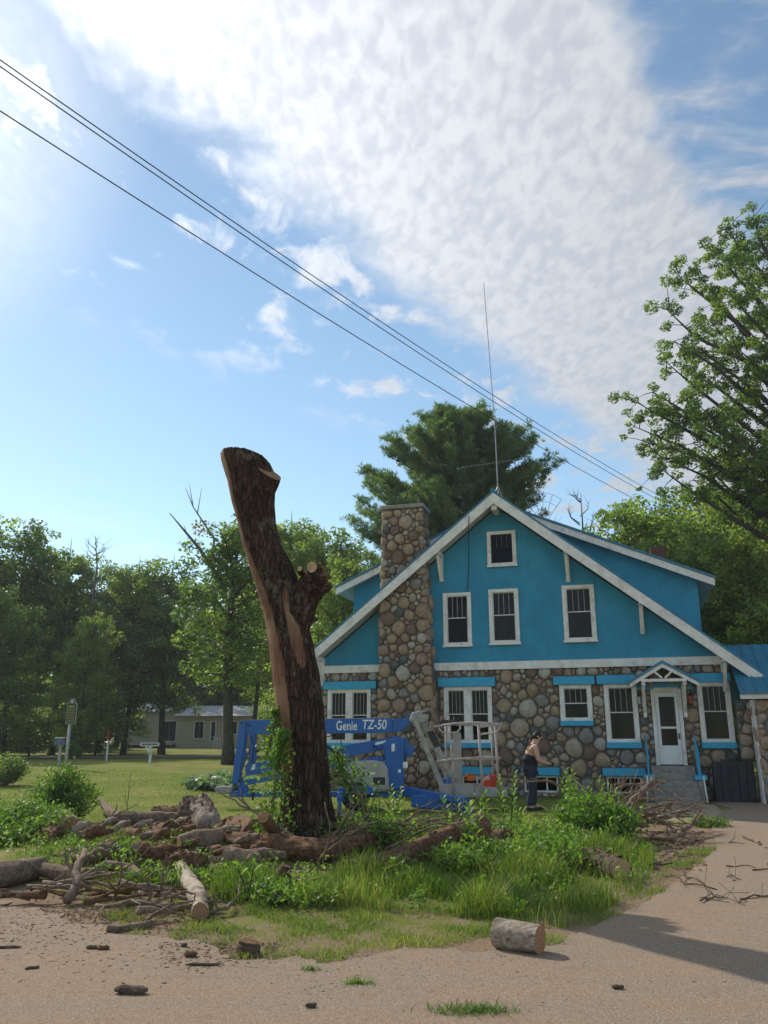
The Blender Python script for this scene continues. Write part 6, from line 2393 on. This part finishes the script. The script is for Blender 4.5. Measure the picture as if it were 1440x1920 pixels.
bush('weed_clump', 'green weeds between the logs and the brush pile', 225, 1612, .8, .22, 1200, .055, LEAF_WEED, 50, 'weeds', stems=40)
bush('weed_clump', 'round leaved weeds right of the white ended log', 300, 1662, .42, .24, 700, .06, LEAF_WEED, 51, 'weeds', stems=24)
bush('weed_clump', 'weeds round the smooth grey log', 425, 1655, .5, .2, 800, .055, LEAF_WEED, 52, 'weeds', stems=30)
bush('weed_clump', 'weeds under the broken bark stub', 560, 1690, .7, .24, 1300, .055, LEAF_WEED, 53, 'weeds', stems=34)
bush('weed_clump', 'leafy weeds in front of the raised end of the red log', 900, 1628, .75, .32, 2200, .065, LEAF_WEED, 57, 'weeds', stems=40)
bush('weed_clump', 'leafy weeds behind the sawn log in the tall grass', 1010, 1622, .85, .34, 2600, .065, LEAF_BUSH, 58, 'weeds', stems=44)
bush('flower_bed_plants', 'bed of striped pale green plants beyond the lift tongue', 415, 1476, 1.25, .42, 2600, .20, LEAF_STRIPED, 54, 'plants', stems=60)
bush('weed_clump', 'small leafy weed at the foot of the marker sign', 136, 1424, .6, 1.0, 700, .14, LEAF_BUSH, 55, 'weeds', stems=16)
bush('weed_clump', 'green tuft by the gravel right of the walk', 1325, 1550, .55, .16, 900, .06, LEAF_WEED, 56, 'weeds', stems=24)


def milkweed(label, u, v, H, seed):
    rr = random.Random(seed)
    rng = np.random.default_rng(seed)
    p = gp(u, v)
    e = empty('milkweed', p, rr.uniform(0, 6.28), label, 'plant', 'tall upright weeds in front of the house')
    for s in range(rr.randrange(2, 4)):
        ox, oy = rr.gauss(0, .09), rr.gauss(0, .09)
        hh = H * rr.uniform(.75, 1.05)
        lean = Vector((rr.gauss(0, .08), rr.gauss(0, .08), 0))
        top_ = Vector((ox, oy, hh)) + lean
        MB().tube([(ox, oy, 0), Vector((ox, oy, hh * .5)) + lean * .3, top_], [.011, .009, .005], 6).build('stem', LEAF_WEED, e, True, world=False)
        Vs, Fs, Ts = [], [], []
        off = 0
        k = int(hh / .075)
        for i in range(3, k + 1):
            f = i / k
            c = Vector((ox, oy, hh * f)) + lean * f
            for q_ in range(2):
                a = i * 1.57 + q_ * math.pi + rr.uniform(-.3, .3)
                L = .20 * (1 - .45 * max(0, f - .6) / .4) * rr.uniform(.8, 1.15)
                d = Vector((math.cos(a), math.sin(a), .55 + .5 * f))
                d.normalize()
                sdv = d.cross(Vector((0, 0, 1))).normalized() * L * .17
                m1, tip = c + d * L * .5 + Vector((0, 0, .02)), c + d * L + Vector((0, 0, -.05 * (1 - f)))
                Vs += [c, m1 + sdv, tip, m1 - sdv]
                Fs.append((off, off + 1, off + 2, off + 3))
                Ts += [rr.gauss(.6, .12)] * 4
                off += 4
        obj('leaves', npmesh('leaves', np.array([tuple(x) for x in Vs]), np.array(Fs), LEAF_WEED, np.clip(np.array(Ts), 0, 1)), e)
    return e


for i, (u, v, h, lab) in enumerate([(962, 1565, 1.10, 'tall upright weed just left of the person'), (985, 1580, .55, 'short upright weed in front of the person\'s legs'), (1052, 1560, 1.05, 'tall leafy weed right of the person'),
                                    (1078, 1562, 1.0, 'upright weed between the person and the lush weeds'), (1140, 1570, .95, 'upright weed at the right of the lush weeds'), (872, 1612, .62, 'upright weed in front of the red log\'s raised end'),
                                    (845, 1580, .62, 'upright weed left of the red log\'s raised end'), (735, 1560, .75, 'upright weed before the blue turret'), (468, 1690, .35, 'small upright weed at the left of the tall grass'), (918, 1570, .7, 'upright weed below the lift basket')]):
    milkweed(lab, u, v, h, 60 + i)


# ivy on the left of the trunk
def ivy(label, pts, n_, spread, leaf, seed, mat=LEAF_BUSH):
    rng = np.random.default_rng(seed)
    rr = random.Random(seed)
    pts = [Vector(p) for p in pts]
    org = Vector((pts[0].x, pts[0].y, gz(pts[0].x, pts[0].y)))
    e = empty('ivy', org, 0, label, 'ivy')
    MB().tube(pts, [.02] * (len(pts) - 1) + [.006], 6).build('stem', TWIG, e, True)
    P = []
    for i in range(len(pts) - 1):
        k = n_ // (len(pts) - 1)
        f = rng.uniform(0, 1, k)[:, None]
        base_ = np.array(pts[i]) * (1 - f) + np.array(pts[i + 1]) * f
        P.append(base_ + rng.normal(size=(k, 3)) * np.array([spread[i], spread[i] * .6, spread[i] * .7]))
    P = np.concatenate(P)
    P[:, 2] = np.maximum(P[:, 2], gz(org.x, org.y) + .03)
    ax = rng.normal(size=(len(P), 3))
    V, F, T = leaf_quads(P, leaf, rng, .3, .8, ax, np.clip(.5 + rng.normal(0, .17, len(P)), 0, 1))
    obj('leaves', npmesh('leaves', V - np.array(org), F, mat, T), e)


ivy('ivy climbing the left side of the standing trunk', [at(505, 1570, 11.75), at(512, 1500, 11.8), at(520, 1440, 11.85), at(527, 1400, 11.8), at(532, 1370, 11.8)], 1300, [.16, .12, .08, .05], .05, 71)
ivy('leafy vine hanging left of the trunk before the blue boom', [at(515, 1430, 12.1), at(500, 1415, 12.0), at(512, 1370, 12.1), at(517, 1345, 12.1), at(516, 1330, 12.1)], 380, [.09, .07, .055, .04], .055, 72)
ivy('leafy shoots on the crooked branch right of the trunk', [at(690, 1520, 12.1), at(665, 1470, 12.2), at(640, 1440, 12.3), at(626, 1405, 12.6)], 620, [.2, .16, .08], .055, 73)


# grass ------------------------------------------------------------
def blades(name, pts, h, wdt, rng, mat, tint, label, lean=.45, seg=3):
    n_ = len(pts)
    a = rng.uniform(0, 2 * math.pi, n_)
    dx, dy = np.cos(a), np.sin(a)
    ln = h * lean * rng.uniform(.2, 1.3, n_)
    fa = rng.uniform(0, 2 * math.pi, n_)
    sx, sy = np.cos(fa) * wdt * .5, np.sin(fa) * wdt * .5
    rows = []
    for k in range(seg):
        f = k / seg
        cx = pts[:, 0] + dx * ln * f * f
        cy = pts[:, 1] + dy * ln * f * f
        cz = pts[:, 2] + h * f * (1 - .15 * f)
        wf = 1 - f * .55
        rows.append(np.stack([cx - sx * wf, cy - sy * wf, cz], 1))
        rows.append(np.stack([cx + sx * wf, cy + sy * wf, cz], 1))
    rows.append(np.stack([pts[:, 0] + dx * ln, pts[:, 1] + dy * ln, pts[:, 2] + h * .86], 1))
    V = np.stack(rows, 1)
    m_ = V.shape[1]
    V = V.reshape(-1, 3)
    b = (np.arange(n_) * m_)[:, None]
    tr = []
    for k in range(seg - 1):
        o_ = 2 * k
        tr.append(np.concatenate([b + o_, b + o_ + 1, b + o_ + 3], 1))
        tr.append(np.concatenate([b + o_, b + o_ + 3, b + o_ + 2], 1))
    o_ = 2 * (seg - 1)
    tr.append(np.concatenate([b + o_, b + o_ + 1, b + o_ + 2], 1))
    F = np.concatenate(tr)
    o = obj(name, npmesh(name, V, F, mat, np.repeat(tint, m_)))
    return tag(o, label, 'grass', kind='stuff')


STRAW = leaf_mat('dead_straw', (0.16, 0.10, 0.055), (0.34, 0.25, 0.13), (0.52, 0.42, 0.25), 0.2, 0.0, 0.8)


def poly_px(px):
    return [(p.x, p.y) for p in (gp(u, v) for u, v in px)]


def vnoise(x, y, s, seed):
    out = np.empty(len(x))
    for i in range(len(x)):
        out[i] = mnoise.noise(Vector((x[i] * s, y[i] * s, seed)))
    return out


gr_ = np.random.default_rng(5)


def scatter(poly, n_, rng, ns=.9, seed=1.0, cut=-.15, avoid_drive=True):
    pl = np.array(poly)
    x = rng.uniform(pl[:, 0].min(), pl[:, 0].max(), n_)
    y = rng.uniform(pl[:, 1].min(), pl[:, 1].max(), n_)
    m_ = in_poly(x, y, poly)
    if avoid_drive:
        m_ &= ~in_poly(x, y, drive_poly)
    x, y = x[m_], y[m_]
    nz = vnoise(x, y, ns, seed)
    keep = nz > cut + rng.normal(0, .12, len(x))
    x, y, nz = x[keep], y[keep], nz[keep]
    return np.stack([x, y, gzv(x, y) - .01], 1), nz


# tall green grass across the middle
tall = poly_px([(380, 1660), (470, 1625), (640, 1632), (820, 1622), (960, 1605), (1080, 1600), (1215, 1592), (1228, 1630), (1205, 1668), (1130, 1712), (1060, 1742), (930, 1728), (800, 1716), (640, 1706), (500, 1700), (400, 1690)])
pt, nz = scatter(tall, 64000, gr_, 1.5, 2.0, .0)
hh = (.16 + .24 * np.clip(nz + .1, -.2, .8)) * gr_.uniform(.35, 1.6, len(pt))
blades('tall_grass', pt, hh, .009 * gr_.uniform(.7, 1.4, len(pt)), gr_, GRASS, np.clip(.46 + .35 * vnoise(pt[:, 0], pt[:, 1], 2.2, 4.4) + gr_.normal(0, .20, len(pt)), 0, 1), 'tall green grass growing in front of the fallen logs')
# more grass among logs and behind
midz = poly_px([(0, 1575), (160, 1562), (420, 1560), (700, 1560), (1000, 1545), (1190, 1560), (1230, 1600), (1000, 1625), (640, 1640), (420, 1650), (300, 1690), (150, 1660), (0, 1610)])
pt, nz = scatter(midz, 30000, gr_, .8, 5.0, -.05)
keep = ~((pt[:, 0] < -1.6) & (pt[:, 0] > -4.4) & (pt[:, 1] > 11.6) & (gr_.uniform(0, 1, len(pt)) < .72))
pt, nz = pt[keep], nz[keep]
blades('weedy_grass', pt, (.13 + .10 * np.clip(nz, 0, 1)) * gr_.uniform(.5, 1.5, len(pt)), .010 * gr_.uniform(.7, 1.4, len(pt)), gr_, GRASS, np.clip(.42 + gr_.normal(0, .14, len(pt)), 0, 1), 'weedy grass among the logs')
# thin low grass towards the gravel
low_ = poly_px([(150, 1690), (420, 1680), (640, 1690), (940, 1712), (1130, 1700), (1230, 1640), (1290, 1590), (1350, 1590), (1320, 1640), (1240, 1690), (1120, 1750), (1000, 1790), (640, 1812), (470, 1822), (300, 1790)])
pt, nz = scatter(low_, 190000, gr_, 2.2, 9.0, -.02, False)
keep = ~(in_poly(pt[:, 0], pt[:, 1], drive_poly) & (gr_.uniform(0, 1, len(pt)) < .985))
pt, nz = pt[keep], nz[keep]
blades('sparse_grass', pt, gr_.uniform(.02, .10, len(pt)) * (.7 + np.clip(nz, 0, 1)), .006 * gr_.uniform(.7, 1.5, len(pt)), gr_, GRASS, np.clip(.60 + .4 * vnoise(pt[:, 0], pt[:, 1], 1.3, 7.7) + gr_.normal(0, .18, len(pt)), 0, 1), 'thin short grass fringe fading into the gravel', .8, 2)
# dry straw lying on the fringe
pt, nz = scatter(low_, 26000, gr_, 1.0, 13.0, -.2, False)
keep = ~(in_poly(pt[:, 0], pt[:, 1], drive_poly) & (gr_.uniform(0, 1, len(pt)) < .93))
pt = pt[keep] + np.array([0, 0, .022])
n_ = len(pt)
blades('dry_straw', pt, gr_.uniform(.008, .022, n_), .005 * gr_.uniform(.6, 1.6, n_), gr_, STRAW, np.clip(.5 + gr_.normal(0, .25, n_), 0, 1), 'dry straw and dead grass lying along the edge of the gravel', 6.0, 2)
# low broad leaved weeds mixed into the grass
def rosettes(name, poly, n_, leaf, hgt, seed, label, cut=.0):
    rng = np.random.default_rng(seed)
    pt_, _ = scatter(poly, n_, rng, 1.2, seed * 1.3, cut)
    k = 22
    c = np.repeat(pt_, k, 0)
    hs_ = np.repeat(rng.uniform(.4, 1.2, len(pt_)) * hgt, k)
    off_ = rng.normal(size=(len(c), 3)) * np.array([.055, .055, 0])
    off_[:, 2] = hs_ * rng.uniform(.15, 1, len(c)) + .02
    ax = rng.normal(size=(len(c), 3))
    ax[:, 2] = ax[:, 2] * .4 + .3
    tb = np.repeat(np.clip(.55 + rng.normal(0, .16, len(pt_)), 0, 1), k)
    V, F, T = leaf_quads(c + off_, leaf, rng, 0, .5, ax, np.clip(tb + rng.normal(0, .1, len(c)), 0, 1))
    tag(obj(name, npmesh(name, V, F, LEAF_WEED, T)), label, 'weeds', kind='stuff')


rosettes('ground_weeds', tall, 620, .055, .26, 3, 'broad leaved weeds mixed into the tall grass')
rosettes('heap_weeds', midz, 700, .055, .22, 4, 'broad leaved weeds growing among the logs')
# mown lawn
lawn_ = [(-13, 15.5), (-6, 15.5), (0, 16), (6.5, 17.5), (7.2, 22), (6.5, 25.4), (-2.2, 27.4), (-10, 36), (-20, 36), (-15, 20)]
pt, nz = scatter(lawn_, 70000, gr_, .35, 3.0, -.5)
blades('lawn_grass', pt, gr_.uniform(.04, .09, len(pt)), .014 * gr_.uniform(.7, 1.4, len(pt)), gr_, GRASS, np.clip(.60 + .25 * nz + gr_.normal(0, .12, len(pt)), 0, 1), 'short mown lawn grass in front of the house', .7, 2)
# tufts on the gravel
for (u, v, n_, s, lab) in ((885, 1900, 460, .13, 'spreading green grass tuft on the gravel at the bottom edge'), (672, 1848, 120, .05, 'small dry grass tuft on the gravel'), (580, 1822, 60, .04, 'tiny grass tuft at the edge of the gravel')):
    p = gp(u, v)
    P = np.array(p) + np.stack([gr_.normal(0, s, n_), gr_.normal(0, s * .35, n_), np.full(n_, .008)], 1)
    o = blades('grass_tuft', P - np.array(p), gr_.uniform(.02, .065, n_), gr_.uniform(.004, .009, n_), gr_, LEAF_WEED, np.clip(.4 + gr_.normal(0, .15, n_), 0, 1), lab, 1.4, 3)
    o.location = p
    o['kind'] = 'thing'
    del o['kind']

# ------------------------------------------------------------------ signs and boxes on the far lawn
def poster_mat():
    m_, t = new_mat('marker_lettering')
    co = t.node('ShaderNodeTexCoord').outputs['Object']
    return m_


SIGN_GREEN = M('marker_green', (0.020, 0.045, 0.030), None, 6, 0.6)
GOLD = M('marker_gold', (0.50, 0.42, 0.14), (0.40, 0.34, 0.12), 8, 0.6)
SIGN_GREY = M('silver_post', (0.46, 0.47, 0.47), (0.38, 0.39, 0.39), 6, 0.5)
sp0 = at(125, 1424, 37)
sp0.z = gz(sp0.x, 37)
mk = empty('historical_marker', sp0, 0, 'dark green historical marker with gold lettering on a silver post', 'sign')


def mp_(u, v, dy=0.0):
    return at(u, v, 37 + dy)


a, b = mp_(131, 1358), mp_(124, 1426)
MB().tube([(b.x, 37, sp0.z - .05), (a.x, 37, a.z)], .062, 10).build('post', SIGN_GREY, mk, True)
c0, c1 = mp_(124, 1357), mp_(144, 1321)
x0, x1, z0, z1 = c0.x, c1.x, c0.z, c1.z
xm = (x0 + x1) / 2
prof = [(x0, z0), (x1, z0), (x1, z1), (x1 - .05, z1 + .04), (xm + .11, z1 + .10), (xm + .09, z1 + .17), (xm, z1 + .22), (xm - .09, z1 + .17), (xm - .11, z1 + .10), (x0 + .05, z1 + .04), (x0, z1)]
MB().prism([(xm + (x - xm) * 1.14, z0 - .03 + (z - z0 + .03) * 1.05 - .02) for x, z in prof], 36.97, 37.03).build('marker_frame', SIGN_GREY, mk)
MB().prism(prof, 36.955, 36.968).build('marker_plate', SIGN_GREEN, mk)
MB().tube([(xm, 36.945, z1 + .11), (xm, 36.955, z1 + .11)], .075, 14).build('crest', SIGN_GREY, mk)
rl = random.Random(2)
nl_ = 11
for i in range(nl_):
    z = z1 - .03 - (z1 - z0 - .06) * (i + .5) / nl_
    x = x0 + .035
    m0 = MB()
    if i == 0:
        m0.box(xm - .14, xm + .14, 36.949, 36.953, z - .022, z + .022)
    else:
        while x < x1 - .06:
            wl_ = rl.uniform(.03, .085)
            m0.box(x, min(x + wl_, x1 - .03), 36.949, 36.953, z - .014, z + .014)
            x += wl_ + .018
    m0.build('line_of_text', GOLD, mk)

# mailbox near the marker
mb0 = at(111, 1424, 39)
mbx = empty('mailbox', (mb0.x, 39, gz(mb0.x, 39)), 0, 'grey blue mailbox on a post left of the marker sign', 'mailbox')
zt = at(111, 1397, 39).z
MB().box(mb0.x - .05, mb0.x + .05, 38.95, 39.05, gz(mb0.x, 39) - .05, zt).build('post', SIGN_GREY, mbx)
prof = [(mb0.x - .24, zt), (mb0.x + .24, zt)] + [(mb0.x + .24 * math.cos(t), zt + .16 + .16 * math.sin(t)) for t in [k * math.pi / 8 for k in range(9)]]
MB().prism(prof, 38.8, 39.2).build('box', M('mailbox_blue', (0.13, 0.17, 0.24), None, 5, .5), mbx)
MB().box(mb0.x - .22, mb0.x + .24, 38.76, 39.24, zt + .30, zt + .345).build('box_top', WHITE, mbx)
MB().box(mb0.x + .245, mb0.x + .26, 38.85, 38.9, zt + .2, zt + .46).build('flag', RED, mbx)
# white street name post across the lawn
sn = at(281, 1430, 40)
sn.z = gz(sn.x, 40)
ss = empty('name_sign', sn, 0, 'white name board on a braced white mailbox post on the far lawn', 'sign')
zc = at(281, 1397, 40).z
MB().box(sn.x - .05, sn.x + .05, 39.95, 40.05, sn.z - .05, zc).build('post', WHITE_DOOR, ss)
xa, xb = at(264, 1397, 40).x, at(299, 1397, 40).x
MB().box(xa, xb, 39.93, 39.97, zc - .05, zc + .11).build('name_board', WHITE_DOOR, ss)
MB().beam((sn.x, 39.94, zc - .42), (xb - .45, 39.94, zc - .06), .05, .06).build('brace', WHITE_DOOR, ss)
MB().beam((sn.x, 39.94, zc - .42), (xa + .25, 39.94, zc - .06), .05, .06).build('brace', WHITE_DOOR, ss)
x = xa + .05
m0 = MB()
while x < xb - .07:
    wl_ = rl.uniform(.03, .07)
    m0.box(x, x + wl_, 39.924, 39.929, zc - .015, zc + .075)
    x += wl_ + .022
m0.build('name_letters', IRON_DARK, ss)
# red topped marker post
rp = at(201, 1410, 46)
rp.z = gz(rp.x, 46)
rpo = empty('marker_post', rp, 0, 'white post with a red top near the neighbouring house', 'post')
zt = at(201, 1371, 46).z
MB().tube([(rp.x, 46, rp.z - .05), (rp.x, 46, zt - .45)], .05, 8).build('post', WHITE_DOOR, rpo)
MB().tube([(rp.x, 46, zt - .448), (rp.x, 46, zt)], .052, 8).build('red_top', RED, rpo)

# ------------------------------------------------------------------ neighbouring house far left
NY = 85.0
ng = gz(-20, NY)
TANW = M('tan_siding', (0.50, 0.44, 0.33), (0.43, 0.38, 0.28), 3, .8, .2, 20, (0.2, 0.2, 6))
NROOF = M('grey_shingle_roof', (0.40, 0.41, 0.42), (0.33, 0.34, 0.35), 8, .8)
nh0 = at(226, 1401, NY)
nb = empty('neighbour_house', (at(330, 1400, NY).x, NY, ng), 0, 'low tan house with sliding door beyond the road', 'house')


def nx(u):
    return at(u, 1391, NY).x


def nzv(v):
    return at(300, v, NY).z


MB().box(nx(226), nx(334), NY, NY + 7, ng - .3, nzv(1334)).build('wall', TANW, nb)
MB().box(nx(334.2), nx(520), NY - 1.0, NY + 6, ng - .3, nzv(1342)).build('wall', TANW, nb)
MB().add([(nx(222), NY - .5, nzv(1334)), (nx(338), NY - .5, nzv(1334)), (nx(338), NY + 3.5, nzv(1334) + 1.1), (nx(222), NY + 3.5, nzv(1334) + 1.1), (nx(338), NY + 7.5, nzv(1334)), (nx(222), NY + 7.5, nzv(1334))],
         [(0, 1, 2, 3), (3, 2, 4, 5), (0, 3, 5), (1, 4, 2)]).build('roof', NROOF, nb)
MB().add([(nx(330), NY - 1.6, nzv(1343)), (nx(526), NY - 1.6, nzv(1343)), (nx(526), NY + 3, nzv(1321)), (nx(330), NY + 3, nzv(1321)), (nx(526), NY + 7, nzv(1343)), (nx(330), NY + 7, nzv(1343))],
         [(0, 1, 2, 3), (3, 2, 4, 5), (0, 3, 5), (1, 4, 2)]).build('roof', NROOF, nb)


def nwin(u0, u1, v0, v1, y, name='window', split=1):
    m0 = MB()
    xa, xb, za, zb = nx(u0), nx(u1), nzv(v1), nzv(v0)
    t_ = .09
    m0.box(xa, xa + t_, y - .06, y - .002, za, zb)
    m0.box(xb - t_, xb, y - .06, y - .002, za, zb)
    m0.box(xa + t_, xb - t_, y - .06, y - .002, zb - t_, zb)
    m0.box(xa + t_, xb - t_, y - .06, y - .002, za, za + t_)
    wn = m0.build(name, WHITE_DOOR, nb)
    for k in range(split):
        p0 = xa + t_ + (xb - xa - 2 * t_) * k / split
        p1 = xa + t_ + (xb - xa - 2 * t_) * (k + 1) / split
        MB().box(p0 + .03, p1 - .03, y - .045, y - .004, za + t_ + .01, zb - t_ - .01).build('pane', M('far_pane', (0.02, 0.025, 0.03), None, 4, .6, spec=.1) if 'far_pane' not in bpy.data.materials else bpy.data.materials['far_pane'], wn)


nwin(241, 257, 1352, 1372, NY)
nwin(301, 330, 1351, 1391, NY, 'sliding_door', 2)
nwin(366, 386, 1352, 1386, NY - 1, 'window', 2)
nwin(397, 408, 1352, 1390, NY - 1, 'door')
nwin(432, 448, 1352, 1378, NY - 1)
m0 = MB()
m0.box(nx(236), nx(330), NY - 1.4, NY - .02, ng + .28, ng + .36)
m0.build('deck', WHITE, nb)
for k in range(3):
    MB().tube([(nx(410 + k * 5), NY - 2.2, ng), (nx(410 + k * 5), NY - 2.2, ng + 1.0)], .05, 6).build('rail_post', WHITE_DOOR, nb)
MB().beam((nx(406), NY - 2.2, ng + 1.0), (nx(424), NY - 2.2, ng + .7), .06, .06).build('hand_rail', WHITE_DOOR, nb)

# ------------------------------------------------------------------ power lines
WIRE = M('wire_black', (0.015, 0.015, 0.016), None, 4, .6)


def wire(label, p0, p1, sag, r):
    a, b = Vector(p0), Vector(p1)
    n_ = 40
    pts = []
    for i in range(n_ + 1):
        t = i / n_
        p = a.lerp(b, t)
        p.z -= sag * 4 * t * (1 - t)
        pts.append(p)
    return tag(MB().tube(pts, r, 6).build('power_line', WIRE, None, True, origin=pts[0]), label, 'power line', 'overhead power lines')


wire('uppermost of the overhead lines crossing the sky', at(-260, -70, 9), at(1290, 958, 42), .48, .011)
wire('middle one of the overhead lines, close under the uppermost', at(-260, -58, 8.9), at(1290, 966, 41.8), .52, .011)
wire('lowest of the overhead lines, apart from the other two', at(-260, 40, 9), at(1290, 985, 42), .45, .011)

# ------------------------------------------------------------------ summer haze
hz, t = new_mat('summer_haze')
vol = t.node('ShaderNodeVolumePrincipled', None, {'Color': (0.86, 0.92, 1.0), 'Density': 0.0005, 'Anisotropy': 0.25})
t.node('ShaderNodeOutputMaterial', None, {'Volume': vol.outputs[0]})
tag(MB().box(-405, 405, -65, 605, -1.0, 44).build('haze', hz), 'thin bluish summer haze', 'haze', kind='stuff')
